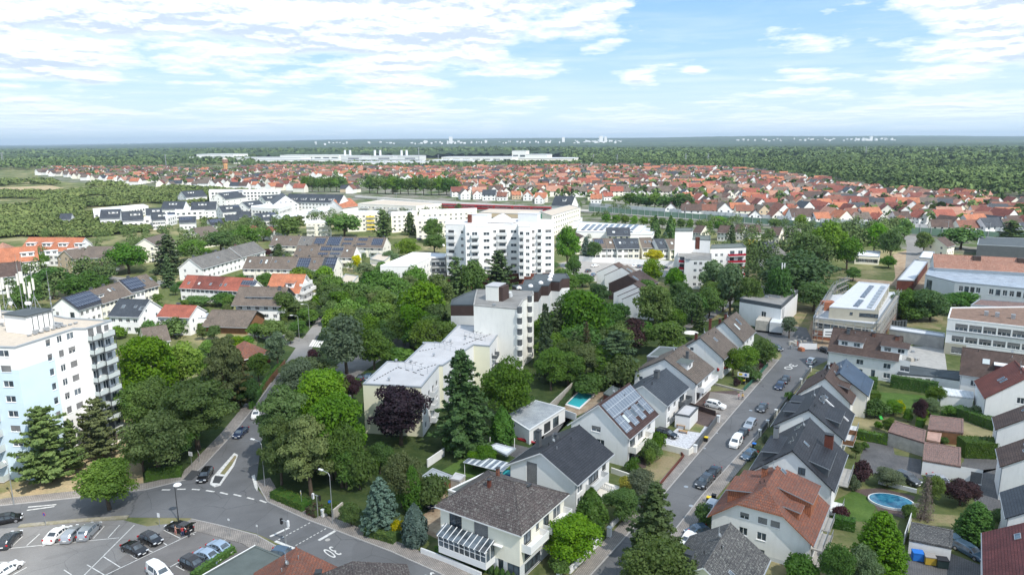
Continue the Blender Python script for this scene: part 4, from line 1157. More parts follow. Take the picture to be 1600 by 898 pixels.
AL=['leftmost white panel antenna on the tower roof','second panel antenna mast from the left on the tower roof','single pale panel antenna leaning beside the dishes on the tower roof','tall mast with two white panel antennas left of the plant room middle',
      'thin mast behind the plant room roof with one panel','short mast with two white boxes on the plant room','mast on a tripod with two tall pale panel antennas','tall slender grey pole with knobs at the right corner of the plant room']
for k,(px,dy,_,hh,pan)in enumerate(ant):
 x,y=G(px,508,ZT);zb=ZT+3.3 if k not in(0,)else ZT-.1
 if k==7:x,y=G(85,511,ZT);zb=ZT-.1
 r=thing('antenna_mast',AL[k],'antenna',(x,y,zb))
 mb=MB();mb.tube((0,0,0),(0,0,hh),.07,.05); 
 if k==7:
  for q in(.35,.5,.62,.8):mb.tube((0,0,hh*q),(0,0,hh*q+.35),.16)
  mb.tube((0,0,hh),(0,0,hh+2.0),.03)
 else:mb.tube((0,0,hh),(0,0,hh+(1.8 if k in(3,4)else .3)),.025)
 if k in(2,6):
  for q in range(3):mb.tube((0,0,2.4),(math.cos(q*2.1)*1.0,math.sin(q*2.1)*1.0,0),.04)
 mb.build('pole',METB,r)
 for(dx,ph)in pan:
  p=MB();p.box(dx-.14,-.42,hh-ph-.1,dx+.14,-.18,hh-ph+2.1 if k!=2 else hh);p.box(dx-.03,-.2,hh-ph+.3,dx+.03,0.02,hh-ph+.4);p.build('panel_antenna',OFFW,r)
 if k in(0,2,4,5):
  p=MB();p.tube((.3,-.5,1.1),(.3,-.25,1.1),.38,.30,14);p.build('dish',WMET,r)
# --- yellow terraced flat-roof block and the tall cream block behind it
ZY=10.6
ypts=[(567,599),(658,604),(686,570),(692,570),(740,538),(765,540),(786,511),(716,507),(689,535),(665,534),(632,565),(605,564)]
wy=lambda n,a=.06,b=.94:[('grid',a,b,n,1.0,2.8,3,1.3,1.3)]
yb,yfr,ylp=block('apartment_block','low stepped pale yellow apartment block with a light lavender flat roof',ypts,ZY,roof=F_LIGHT,walls=[WHITE,YELL],matf=lambda i,u,v:1 if i in(0,2,4)else 0,specs={1:wy(4)+[('balc',.40,.60,.9,2.8,3,1.2,LGREY)],3:wy(4)+[('balc',.55,.72,.9,2.8,3,1.2,LGREY)],5:wy(4)+[('balc',.15,.34,.9,2.8,3,1.2,DGREY),('balc',.6,.8,.9,2.8,3,1.2,DGREY)]},edge=ZINC,par=.15)
for(px,py)in((608,594),(619,565),(642,566),(704,534),(727,530),(750,505),(662,538),(678,556)):
 x,y=loc_of(yb,px,py,ZY);v=MB();v.tube((x,y,ZY-.2),(x,y,ZY+.35),.18);v.tube((x,y,ZY+.45),(x,y,ZY+.6),.36,.3);v.build('roof_vent',METB,yb)
for(ax,ay,bx,by,n)in((584,594,622,573,9),(622,573,668,588,4),(652,578,684,568,6),(655,548,683,543,6),(724,538,786,514,14),(725,524,758,532,4)):
 c=MB()
 for k in range(n):
  x,y=loc_of(yb,ax+(bx-ax)*k/n,ay+(by-ay)*k/n,ZY);x2,y2=loc_of(yb,ax+(bx-ax)*(k+.5)/n,ay+(by-ay)*(k+.5)/n,ZY);c.tube((x,y,ZY-.02),(x2,y2,ZY-.02),.07,n=5)
 c.build('cable_run',DMET,yb)
for k,(ax,ay,bx,by)in enumerate(((622,572,668,583),(679,540,712,550),(726,525,758,532))):
 a=Vector(G(ax,ay,ZY));b=Vector(G(bx,by,ZY));r=thing('tv_antenna',['front row of television aerials on the light flat roof','middle row of television aerials on the light flat roof','rear row of television aerials on the light flat roof'][k],'aerial',(a.x,a.y,ZY-.15),math.atan2(b.y-a.y,b.x-a.x))
 Lr=(b-a).length;mb=MB();mb.tube((0,0,1.3),(Lr,0,1.3),.03)
 for q in range(5):mb.tube((Lr*q/4,0,0),(Lr*q/4,0,1.3),.035)
 mb.build('rail',METB,r)
 for q in(.45,.6,.8):
  y_=MB();y_.tube((Lr*q,-.5,1.9),(Lr*q,.6,1.9),.02)
  for z in range(5):y_.tube((Lr*q-.25,-.4+z*.22,1.9),(Lr*q+.25,-.4+z*.22,1.9),.015)
  y_.tube((Lr*q,0,1.3),(Lr*q,0,2.0),.03);y_.build('aerial',DMET,r)
Z8=17.8
b8,f8,l8=block('apartment_block','tall narrow cream apartment block with round balcony openings on its right side',[(740,476),(809,482),(818,468),(825,465),(834,459),(833,455),(789,453),(745,452),(742,464)],Z8,roof=F_GREY,wall=CREAMW,edge=CONC,specs={},par=.3)
# round balcony niches stacked at the corners
for(bx,by)in((809,482),(825,465)):
 x,y=loc_of(b8,bx,by,Z8)
 for s in range(6):
  m=MB(); 
  z=2.0+s*2.75
  n=14;pr=[]
  m.tube((x+.45,y+.05,z-.1),(x+.45,y+.05,z+.95),.85,n=16);m.build('balcony',CREAMW,b8)
  m=MB();m.tube((x+.45,y+.05,z+.95),(x+.45,y+.05,z+2.5),.6,n=16);m.build('balcony_opening',DGREY,b8)
x0,y0=loc_of(b8,759,468,Z8);x1,y1=loc_of(b8,787,468,Z8)
roofbox(b8,x0,y0,x1-.8,y0+5,Z8-.2,Z8+3.6,CREAMW,F_LIGHT,'lift_house');mb=MB();mb.box(x1-.79,y0+.3,Z8-.2,x1+.3,y0+4.5,Z8+3.5);mb.build('vent_shaft',BROWNW,b8)
for(px,py)in((772,478),(796,460),(768,458)):
 x,y=loc_of(b8,px,py,Z8);m=MB();m.box(x-.4,y-.4,Z8-.2,x+.4,y+.4,Z8+.6);m.build('roof_vent',METB,b8)
m=MB();x,y=loc_of(b8,797,463,Z8);m.tube((x,y,Z8),(x,y-.3,Z8+1.2),.7,.6,14);m.build('dish',LGREY,b8)
block('terraced_block','stepped dark brown clad block with bitumen flat roof behind the cream block',[(704,476),(740,476),(744,452),(725,459),(706,468)],11.5,roof=F_BITU,walls=[BROWNW,WHITE],matf=lambda i,u,v:0 if v>8.2 else 1,cuts={k:((),(8.2,))for k in range(5)},edge=F_BITU)
sp=[(822,456),(841,455),(846,446),(857,446),(861,439),(874,440),(878,435),(890,434),(885,427),(835,428),(833,436),(820,437),(817,444),(800,446)]
block('terraced_block','saw-toothed dark brown block with round rooflights reaching towards the tower',sp,10.5,roof=F_BITU,walls=[BROWNW,WHITE],matf=lambda i,u,v:0 if v>7 else 1,cuts={k:((),(7,))for k in range(14)},edge=F_BITU)
for k,(px,py)in enumerate(((862,428),(859,437),(845,442),(829,447),(811,450),(860,432))):
 x,y=G(px,py,10.5);m=MB();m.tube((0,0,0),(0,0,.5),.9,.85,12);m.tube((0,0,.5),(0,0,.85),.8,.35,12);o=m.build('rooflight',WMET);o.location=(x,y,10.3);tag(o,'white domed rooflight on the saw-toothed dark roof','rooflight','domed rooflights on the saw-toothed roof')
# --- left row of the street, near to far
w=lambda f,u,v,a,b,k='w':(f,u,v,a,b,k)
# hip-roofed house at the corner
A=G(684,790,7.4);B=G(812,830,7.4);th_=57
a57=R(57);un=Vector((math.cos(a57),math.sin(a57)));vn=Vector((-un.y,un.x))
Mx=(Vector(A)+Vector(B))/2-un*.0;Wc=abs((Vector(A)-Vector(B)).dot(vn));Bc=Vector(B);Mc=Bc+vn*(Wc/2)
hip,FF=house('corner_house','cream corner house with a weathered hipped roof and a white glazed conservatory',(Mc.x,Mc.y),57,12.2,Wc,7.4,10.6,wall=CREAM,roof=T_MOSSY,ov=.6,hip=-4.8,base=(LGREY,2.2),
 wins=[w('n',1.6,4.6,2.2,2.1,'dark'),w('n',5.9,4.6,2.4,2.1,'s1'),w('n',9.8,.3,1.0,2.0,'door'),w('n',11.4,.3,2.0,1.9,'dark'),w('r',1.0,4.6,1.9,2.1,'dark'),w('r',4.2,5.4,.8,1.1,'dark'),w('r',6.2,4.6,1.6,2.1,'dark'),w('r',9.0,4.6,2.2,2.1,'w'),w('r',1.2,2.5,3.2,1.4,'dark'),w('r',1.2,.3,4.2,1.6,'dark')])
for(u0,u1,v)in((.4,5.2,4.4),(6.0,12.0,4.5)):
 balcony(hip,FF['r'][0],u0,u1,v,1.5,WMET,1.0)
Fn=FF['n'][0]
# conservatory on the gable side: glazed body, sloping glazed roof
cb=MB();cb.box(1.3,1.5,.01,9.4,2.5,2.2,0);cons=link('conservatory',cb.mesh('conservatory',WMET),hip,Fn)
fr=MB();gl=MB()
for k in range(10):
 u=1.3+8.1*k/9;fr.box(u-.05,2.5,2.1,u+.05,4.1,2.2);fr.box(u-.05,0,0,u+.05,.1,2.45,T=Matrix.Translation((0,4.85,.15))@Matrix.Rotation(R(19),4,'X'))
fr.box(1.3,3.35,2.105,9.4,3.43,2.19);fr.box(1.2,4.05,2.0,9.5,4.2,2.3);gl.quad((1.3,2.5,2.14),(9.4,2.5,2.14),(9.4,4.1,2.14),(1.3,4.1,2.14));gl.quad((1.0,4.18,2.36),(9.5,4.18,2.36),(9.5,4.85,.2),(1.0,4.85,.2))
for s in(1.32,9.38):gl.quad((s,2.5,.1),(s,2.5,2.12),(s,4.15,2.12),(s,4.8,.1));fr.box(s-.05,2.5,1.1,s+.05,4.4,1.2)
link('conservatory_frame',fr.mesh('conservatory_frame',WMET),cons);link('conservatory_glass',gl.mesh('conservatory_glass',GLASS),cons)
par=MB();par.box(.5,4.35,.01,10.8,4.45,.5);link('balcony_rim',par.mesh('balcony_rim',WMET),hip,Fn)
chimney(hip,4.4,1.2,9.0,10.7,.45,.45,BRICKW);chimney(hip,7.2,1.6,9.6,11.2,.5,.4,T_OLDR)
dm=MB();dm.box(0,0,0,1.1,.9,.5);link('skylight',dm.mesh('skylight',DMET),hip,Matrix.Translation((7.2,-3.6,9.3)))
# house with anthracite roof
def row_house(name,label,gl_,gr_,ze,**kw):
 """near gable corners (photo px at eave height) on the street grid"""
 a=Vector(G(*gl_,ze));b=Vector(G(*gr_,ze));W=abs((a-b).dot(vn));base_=b if kw.pop('anchor','r')=='r' else a
 s=1 if base_ is b else-1;M=base_+vn*(s*W/2)
 return house(name,label,(M.x,M.y),kw.pop('th',57),kw.pop('L'),kw.pop('W',W),ze,kw.pop('zr'),**kw)
row_house('gable_house','white house with anthracite roof and a blue grey panel strip on its gable',(801,721),(899,752),5.9,L=12.4,zr=9.3,roof=T_BLACK,ov=.7,ovg=.5,base=(LGREY,.8),
 wins=[w('r',.8,3.4,1.7,1.4),w('r',.8,1.0,1.7,1.6),w('r',9.6,3.5,1.5,1.4,'dark'),w('r',4.6,3.0,3.6,2.2,'dark'),w('r',4.6,.4,3.6,2.1,'dark'),w('r',9.4,1.0,1.7,1.4),w('n',3.1,.25,1.9,1.9,'dark'),w('n',3.1,2.2,2.0,4.9,'s1')],
 chim=[(5.0,3.6,1.2,.8,.7,DGREY),(6.0,.9,.8,.8,.8,DGREY)],balc=[('r',3.6,9.2,2.9,dict(d=1.5,mat=LGREY,slab=LGREY))])
row_house('solar_house','white house whose roof facing the street is covered with solar panels',(896,658),(981,681),6.0,L=13.2,zr=10.8,roof=T_RBRO,ov=.6,ovg=.4,
 wins=[w('n',4.2,5.4,1.9,1.1,'s'),w('n',4.3,2.9,.7,1.2,'w'),w('n',5.3,2.9,1.6,1.2,'w'),w('r',1.0,3.2,2.4,2.1,'dark'),w('r',4.8,3.2,2.4,2.1,'w'),w('r',1.0,.4,2.4,2.1,'dark'),w('r',4.8,.4,2.4,2.1,'w'),w('r',9.4,3.6,1.6,1.4,'w'),w('r',9.4,.9,1.6,1.4)],
 solar=[('r',.1,13.1,.3,3.6),('r',.1,2.7,3.7,7.0),('r',4.0,6.0,3.7,7.0),('r',7.4,9.4,3.7,7.0),('r',10.8,13.1,3.7,7.0)],sky=[('r',2.85,4.0,1.0,1.8),('r',6.15,4.0,1.1,1.8),('r',9.55,4.0,1.1,1.8)],
 balc=[('r',.4,8.4,2.9,dict(d=1.5,mat=OFFW,slab=OFFW))])
row_house('gable_house','white house with a slate coloured roof and one dark chimney behind the solar roof',(990,606),(1037,631),5.4,L=12.6,zr=8.5,W=10.0,roof=T_SLATE,ov=.5,
 wins=[w('n',2.2,5.6,.5,.7,'dark'),w('r',1.2,3.2,1.3,1.3,'s'),w('r',4.5,3.2,1.3,1.3,'s'),w('r',1.2,.8,1.3,1.3),w('r',4.5,.8,1.3,1.3),w('r',8.0,2.9,3.0,2.1,'dark'),w('r',8.0,.4,3.0,2.0,'dark')],
 chim=[(6.8,-.2,1.3,1.3,.9,DGREY)],balc=[('r',7.4,12.0,2.7,dict(d=1.5,mat=DGREY,slab=DGREY))],sky=[('l',4,1.2,.7,1.0)])
row_house('gable_house','white house with grey brown roof, a flat dormer and long white balcony above the driveway',(992,580),(1086,597),5.4,L=12.2,zr=9.7,roof=T_GBRO,ov=.6,verge=DMET,
 wins=[w('r',1.6,.4,2.2,2.1,'dark'),w('r',5.4,.4,3.4,2.1,'dark'),w('r',2.0,3.1,3.0,1.9,'dark'),w('r',7.0,3.1,2.6,1.9,'w'),w('n',1.0,3.4,1.0,1.1,'w')],
 dorm=[('r',2.2,5.6,4.6,1.5,1,dict(roof=F_GREEN,wall=WHITE,pitch=.05))],chim=[(7.0,-2.8,.3,.6,.6,DGREY)],balc=[('r',1.2,11.8,2.9,dict(d=1.7,mat=WMET))])
row_house('gable_house','white house with weathered brown roof and one skylight, second from the street corner',(1067,541),(1130,559),5.4,L=11.4,zr=9.7,W=11.6,roof=T_GBRO,ov=.5,verge=DMET,
 wins=[w('n',3.2,6.0,1.0,.9,'w'),w('r',1.2,3.1,1.4,1.3),w('r',4.2,3.1,1.4,1.3),w('r',1.2,.7,1.4,1.3),w('r',4.2,.7,1.8,1.5),w('r',8.0,3.1,1.4,1.3)],sky=[('r',4.8,2.0,1.3,1.3)],chim=[(1.5,1.6,.6)])
row_house('gable_house','white house with brown roof and two long skylights before the flat white building',(1105,520),(1159,532),5.4,L=12.2,zr=10.0,W=10.6,roof=T_GBRO,ov=.5,verge=DMET,
 wins=[w('r',1.2,3.1,1.4,1.3),w('r',4.8,3.1,1.4,1.3),w('r',8.4,3.1,1.4,1.3)],sky=[('r',3.6,2.2,1.0,2.2),('r',7.2,1.4,1.0,2.2)],chim=[(.8,1.2,.5),(6.5,1.3,.7),(-.0,3.6,.6)])
block('garage_annex','dark grey annex with a green grey flat roof behind the row houses',[(1011,556),(1049,559),(1062,543),(1030,541)],6.6,roof=F_GREEN,wall=DGREY,cat='annex')
# garages and pool behind
gr,gf,gl2=block('garage','low white garage block with a pale corrugated roof beside the swimming pool',[(791,649),(827,672),(883,637),(837,625)],3.0,roof=F_PANT,wall=WHITE,cat='garage',edge=LGREY,par=.05,specs={1:[('win',1.5,.1,2.0,2.2,'shopdark'),('win',5.5,.1,2.6,2.2,'ds'),('win',9.0,.1,2.4,2.2,'shopdark')],0:[('win',2.0,1.5,1.4,.8,'w')]})
block('carport','white translucent patio roof next to the garage block',[(762,697),(792,711),(806,700),(776,692)],2.5,roof=F_POLY,wall=LGREY,cat='patio roof',par=.03,z0=2.3)
for k,q in enumerate(((766,700),(790,713),(804,702))):
 x,y=G(*q,0);m=MB();m.box(x-.06,y-.06,0,x+.06,y+.06,2.35);tag(m.build('patio_post',WMET),'white post carrying the translucent patio roof','post','posts of the patio roof')
m=MB();P=[G(*q)for q in((882,633),(905,611),(930,617),(905,640))]
for i in range(4):
 a=Vector(P[i]);b=Vector(P[(i+1)%4]);c=(Vector(P[0])+Vector(P[1])+Vector(P[2])+Vector(P[3]))/4
 ai=a+(c-a)*.16;bi=b+(c-b)*.16
 m.poly([(a.x,a.y,.22),(ai.x,ai.y,.22),(bi.x,bi.y,.22),(b.x,b.y,.22)]);m.quad((a.x,a.y,0),(a.x,a.y,.22),(b.x,b.y,.22),(b.x,b.y,0))
WATER,nt,p,o=newmat('pool_water');p.inputs['Base Color'].default_value=(.05,.42,.46,1);p.inputs['Roughness'].default_value=.08
nz=nt.noise(geo_pos(nt),2.2,4);bump(nt,p,nz,.4,.05)
W2,nt,p,o=newmat('pool_water_deep');p.inputs['Roughness'].default_value=.05;c=nt.mix(nt.ramp(nt.noise(geo_pos(nt),1.2,4,.6),[(.4,0),(.6,1)]),(.012,.085,.17),(.04,.19,.28));nt.link(c,p.inputs['Base Color'])
pr=thing('swimming_pool','rectangular turquoise swimming pool with a white rim behind the solar house','swimming pool');link('rim',m.mesh('rim',WMET),pr)
m=MB();c=sum((Vector(q)for q in P),Vector((0,0)))/4;m.poly([tuple(Vector(q)+(c-Vector(q))*.155)+(.12,)for q in P]);link('water',m.mesh('water',WATER),pr)
for f in pr.children:
 if f.name.startswith('water'):
  if f.data.polygons[0].normal.z<0:f.data.flip_normals()
cx,cy=G(1392,785);m=MB();m.tube((0,0,0),(0,0,.55),3.05,n=36);m2=MB();m2.tube((0,0,.50),(0,0,.57),2.85,n=36)
pr=thing('swimming_pool','oval dark blue swimming pool between shrubs in a back garden','swimming pool',(cx,cy,0),R(-18));pr.scale=(1.12,.84,.7);link('rim',m.mesh('rim',LGREY),pr);link('water',m2.mesh('water',W2),pr)
m=MB();m.box(-.6,-.03,.57,.6,.0,1.3);tag(m.build('pool_ladder',METB),'steel ladder at the rim of the oval pool','ladder').location=(cx+3,cy-1.6,-.5)
# --- right row of the street, near to far
ridge_house('gable_house','pale yellow house with a lichen covered grey gable roof at the bottom edge',(1101,884),(1140,820),7.6,9.6,4.4,wall=YELL,roof=T_LICH,ov=.6,ovg=.5,halfhip=0,wins=[w('n',4.6,4.4,1.0,1.2,'dark')],chim=[(1.0,2.2,.6,1.0,.9,DGREY)],sky=[('r',2.2,2.6,.7,1.2),('r',.6,3.8,.7,1.2)])
Wq=13.4;Mq=Vector((40.2,86.5))+vn*(Wq/2)
rr_,FF=house('gable_house','white house with a large terracotta tiled roof with many dormers',(Mq.x,Mq.y),57,11.6,Wq,4.7,9.9,roof=T_OLDR,ov=.55,ovg=.6,halfhip=.46,verge=T_TERR,base=(LGREY,.6),
 wins=[w('n',3.9,5.2,1.3,1.0,'s'),w('n',6.4,5.2,1.3,1.0,'s1'),w('n',8.1,5.2,1.3,1.0,'s1'),w('n',3.9,2.7,1.2,1.2),w('n',6.4,2.7,1.3,1.2),w('n',6.4,.1,1.2,1.2,'dark')],
 dorm=[('l',5.0,9.6,5.2,2.2,0,dict(wall=T_TERR,roof=T_OLDR,pitch=.15)),('l',1.8,4.0,4.8,1.6,0,dict(wall=T_TERR,roof=T_OLDR,pitch=.15)),('r',4.6,10.4,5.8,2.5,0,dict(wall=T_TERR,roof=T_OLDR,pitch=.25)),('r',1.6,3.8,4.8,1.4,0,dict(wall=T_TERR,roof=T_OLDR,pitch=.15))],
 chim=[(7.5,1.4,.4,.9,.7,T_TERR)],sky=[('r',9.0,.5,.9,1.2)])
for s in range(2):balcony(rr_,FF['r'][0],1.2,6,.2+2.75*s,1.5,METB,1.0,slab=CONC,solid=False);balcony(rr_,FF['r'][0],7,11.2,.2+2.75*s,1.5,METB,1.0,slab=CONC,solid=False)
A=Vector(G(1302,764,5.2));B=Vector(G(1164,742,5.2));Wq=abs((A-B).dot(vn))-.9;Mq=A+vn*(Wq/2+.4)+un*.3
rr_,FF=house('gable_house','white house with a wide dark slate roof and long flat dormers behind the terracotta roof',(Mq.x,Mq.y),58,14.8,Wq,5.2,10.0,roof=T_BLACK,ov=.6,ovg=.4,verge=T_BLACK,
 wins=[w('n',6.9,6.2,1.1,1.2,'dark')],dorm=[('l',5.5,12.5,5.0,1.8,0,dict(wall=DGREY,roof=T_BLACK,pitch=.12)),('r',1.5,8.5,5.2,1.7,0,dict(wall=DGREY,roof=T_BLACK,pitch=.25))],
 sky=[('l',1.8,1.0,.6,1.0),('l',2.8,1.2,.6,1.0),('r',5.0,.8,.7,1.1),('l',9.4,.9,.6,.9)],chim=[(9.5,-4.0,.1,.9,1.3,BRICKW),(8.5,4.2,.0,.8,.8,METB)])
balcony(rr_,FF['r'][0],6.5,13.5,2.9,1.8,METB,1.0,slab=CONC,solid=False);balcony(rr_,FF['r'][0],1.0,5.5,.3,1.6,METB,1.0,slab=LGREY,solid=False)
A=Vector(G(1318,685,5.2));B=Vector(G(1207,662,5.2));Wq=abs((A-B).dot(vn))-.8;Mq=A+vn*(Wq/2+.4)+un*.3
rr_,FF=house('gable_house','white house with charcoal roof and shallow dormers in the middle of the right row',(Mq.x,Mq.y),58,14.0,Wq,5.2,9.4,roof=T_BLACK,ov=.6,ovg=.4,verge=T_BLACK,
 dorm=[('l',2.0,5.6,4.6,1.3,0,dict(wall=DGREY,roof=T_BLACK,pitch=.1)),('l',7.4,11.6,4.6,1.3,0,dict(wall=DGREY,roof=T_BLACK,pitch=.1)),('r',2.2,8.6,5.0,1.3,0,dict(wall=DGREY,roof=T_BLACK,pitch=.2))],
 sky=[('r',7.0,.6,.8,1.2),('r',8.4,.6,.8,1.2),('r',10.4,1.0,.9,1.0),('l',2.4,3.2,.5,.9)],chim=[(8.4,-1.2,.7,.5,.5,METB)])
m=MB();m.box(-2.8,-.15,0,2.8,.15,.25);Fs=slope_frame('r',14,Wq,5.2,9.4,.1);link('roof_rail',m.mesh('roof_rail',WMET),rr_,Fs@Matrix.Translation((8.8,-4.4,0))@Matrix.Rotation(R(80),4,'Z'))
balcony(rr_,FF['r'][0],2.5,8,2.9,1.8,WOOD,1.0,slab=LGREY);balcony(rr_,FF['r'][0],9,13,2.9,1.6,METB,1.0,slab=LGREY,solid=False)
A=Vector(G(1330,629,5.0));B=Vector(G(1246,612,5.0));Wq=abs((A-B).dot(vn))-.6;Mq=A+vn*(Wq/2+.3)+un*.3
rr_,FF=house('gable_house','white house with a reddish brown roof between the charcoal and the blue metal roof',(Mq.x,Mq.y),57,11.2,Wq,5.0,9.4,roof=T_BROWN,ov=.5,ovg=.4,verge=T_BROWN,wins=[w('n',3.0,3.4,1.4,1.2,'s1'),w('n',6.4,3.4,1.4,1.2,'s1')],
 dorm=[('r',2.4,8.0,4.2,1.3,0,dict(wall=BROWNW,roof=T_BROWN,pitch=.25))],chim=[(8.0,.9,.4,.5,.5,DMET),(9.6,.3,.5,.5,.5,BRICKW)],sky=[('r',6.4,.8,.6,.9)])
F_BLUEM=tile('blue_metal_roof',(.045,.075,.12),(.05,.08,.13),.45,30,bs=.3,rough=.4)
ridge_house('metal_roof_house','house with a dark blue standing seam metal roof beside the reddish brown roof',(1312,583),(1322,562),9.0,11.0,5.2,wall=OFFW,roof=F_BLUEM,ov=.4,verge=DMET,dorm=[('l',2,6,3.6,1.2,0,dict(wall=DMET,roof=F_BLUEM,pitch=.1))],chim=[(5,1.5,.3,.3,.3,METB)])
# semi-detached house with brown roof and dormers
rh,FF=ridge_house('semidetached_house','white double house with dark brown roof and two wide dormers before the building site',(1303,512),(1410,526),10.4,10.0,5.9,wall=WHITE,roof=T_BROWN,ov=.5,ovg=.2,verge=T_BROWN,
 wins=[w('r',12.6,3.2,1.6,1.3,'w'),w('r',16.2,3.2,2.0,1.3,'s'),w('r',12.8,.8,1.5,1.3),w('r',16.0,.8,2.0,1.3,'s'),w('r',6.6,3.2,1.6,1.3),w('r',6.6,.8,1.6,1.3),w('r',10.0,.3,1.0,2.1,'door')],
 dorm=[('r',2.0,7.6,3.8,1.5,2,dict(wall=WMET,roof=T_BROWN,pitch=.3)),('r',11.6,17.4,3.8,1.5,2,dict(wall=WMET,roof=T_BROWN,pitch=.3))],chim=[(3.6,-.8,.3,.7,.7,DGREY),(9.4,-.6,.3,.7,.7,T_OLDR),(14.6,-.8,.3,.8,.7,T_OLDR)]) 
# --- flat white building with mast (telephone exchange)
ex,ef,el_=block('exchange_building','flat-roofed white building with a grey roof band behind two containers',[(1156,466),(1221,477),(1247,453),(1191,447)],8.2,roof=F_GREY,walls=[WHITE,DGREY],matf=lambda i,u,v:1 if v>7.0 else 0,cuts={k:((),(7.0,))for k in range(4)},specs={0:[('win',7.6,3.6,1.6,1.7,'w')],1:[('win',2.0,.5,.9,6.2,'ds'),('win',4.0,.5,.9,6.2,'ds')]},edge=DGREY,cat='commercial building')
for(px,py,a,b,c)in((1179,460,1.6,1.2,.9),(1200,462,4.0,.5,.6),(1225,455,2.5,1.0,.8),(1195,464,1.0,.8,.6)):
 x,y=loc_of(ex,px,py,8.2);m=MB();m.box(x,y,8.0,x+a,y+b,8.1+c);m.build('roof_unit',METB,ex)
x,y=G(1221,455,8.2);r=thing('radio_mast','lattice radio mast with white antennas on the flat white building','mast',(x,y,8.05))
m=MB()
for q in range(3):m.tube((math.cos(q*2.1)*.25,math.sin(q*2.1)*.25,0),(math.cos(q*2.1)*.2,math.sin(q*2.1)*.2,9.2),.045)
for q in range(18):m.tube((math.cos(q*2.1)*.24,math.sin(q*2.1)*.24,q*.5),(math.cos((q+1)*2.1)*.24,math.sin((q+1)*2.1)*.24,q*.5+.5),.025)
m.tube((0,0,0),(-2,-1,0),.05);m.build('lattice',METB,r)
for(dx,z0,z1)in((-.4,7.4,9.8),(.45,7.4,9.7),(-.35,5.0,5.7),(.5,4.9,5.5),(.45,5.9,6.6)):
 m=MB();m.box(dx-.15,-.2,z0,dx+.15,.05,z1);m.build('panel_antenna',WMET,r)
for k,(px,py,lb)in enumerate(((1192,516,'weathered grey skip container with a worn top beside the flat white building'),(1214,519,'pale grey roll-off container right beside the weathered one'))):
 x,y=G(px,py);r=thing('container',lb,'container',(x,y,0),R(62));r.scale=(1.15,1.5,1.25);m=MB();m.box(-2.6,-1.25,.55,2.6,1.25,3.0)
 m.build('box',OLDC if k==0 else LGREY,r);c=MB(); 
 for q in range(8): 
  for s in(-1,1):c.box(-2.5+q*.7,s*1.25-.06 if s<0 else 1.253,.6,-2.4+q*.7,s*1.253 if s<0 else 1.32,2.95)
 c.build('ribs',METB,r);wv=MB();wv.tube((-1.6,-1.1,.4),(-1.6,1.1,.4),.4,n=12);wv.tube((1.8,-1.1,.4),(1.8,1.1,.4),.4,n=12);wv.build('wheels',TYRE,r)
# --- building under construction
cs,cf,cl=block('unfinished_building','unfinished building wrapped in scaffolding with a pale grey roof and dark solar strips',[(1296,479),(1366,484),(1390,444),(1342,440)],9.9,roof=F_WHITE,wall=TANW,specs={0:[('win',8,7.6,5,1.1,'shopdark'),('win',5.5,7.9,.8,.8,'dark')],1:[('grid',.05,.95,7,7.0,3,1,1.6,2.0,'dark')]},edge=F_WHITE,cat='building site')
def rectpoly(root,pts,z,name,mat,h=.12):
 P=[loc_of(root,p[0],p[1],z)for p in pts];ar=sum(P[i][0]*P[(i+1)%len(P)][1]-P[(i+1)%len(P)][0]*P[i][1]for i in range(len(P)))
 if ar<0:P=P[::-1]
 m=MB();m.prism(P,z-.3,z-.2+h);return m.build(name,mat,root)
rectpoly(cs,[(1344,463),(1351,464),(1366,446),(1359,445)],10.0,'solar_strip',SOLAR);rectpoly(cs,[(1333,477),(1341,478),(1350,468),(1342,467)],10.0,'solar_strip',SOLAR)
for k in range(8):
 t=k/7;rectpoly(cs,[(1355+20*t,479-30*t),(1362+20*t,480-30*t),(1364+20*t,476.5-30*t),(1357+20*t,475.5-30*t)],10.05,'rooflight',METB)
low,lf,ll=block('building_plinth','lower storeys of the unfinished building with pale terraces and bare brick base',[(1271,495),(1364,505),(1377,502),(1402,470),(1397,456),(1290,461)],6.6,roof=F_WHITE,walls=[TANW,T_TERR],matf=lambda i,u,v:1 if v<2.6 else 0,cuts={k:((),(2.6,))for k in range(6)},specs={0:[('grid',.05,.95,7,3.3,3,1,1.8,1.8,'dark')],2:[('grid',.05,.95,8,3.3,3,1,2.0,2.0,'dark')]},edge=F_WHITE,cat='building site')
rb_=MB();x,y=G(1294,473,8.5);rb_.box(-1.8,-1.5,6.3,1.8,1.5,9.0);o=rb_.build('lift_core',T_TERR);o.location=(x,y,0);tag(o,'small orange brick shaft on the unfinished building','brick shaft')
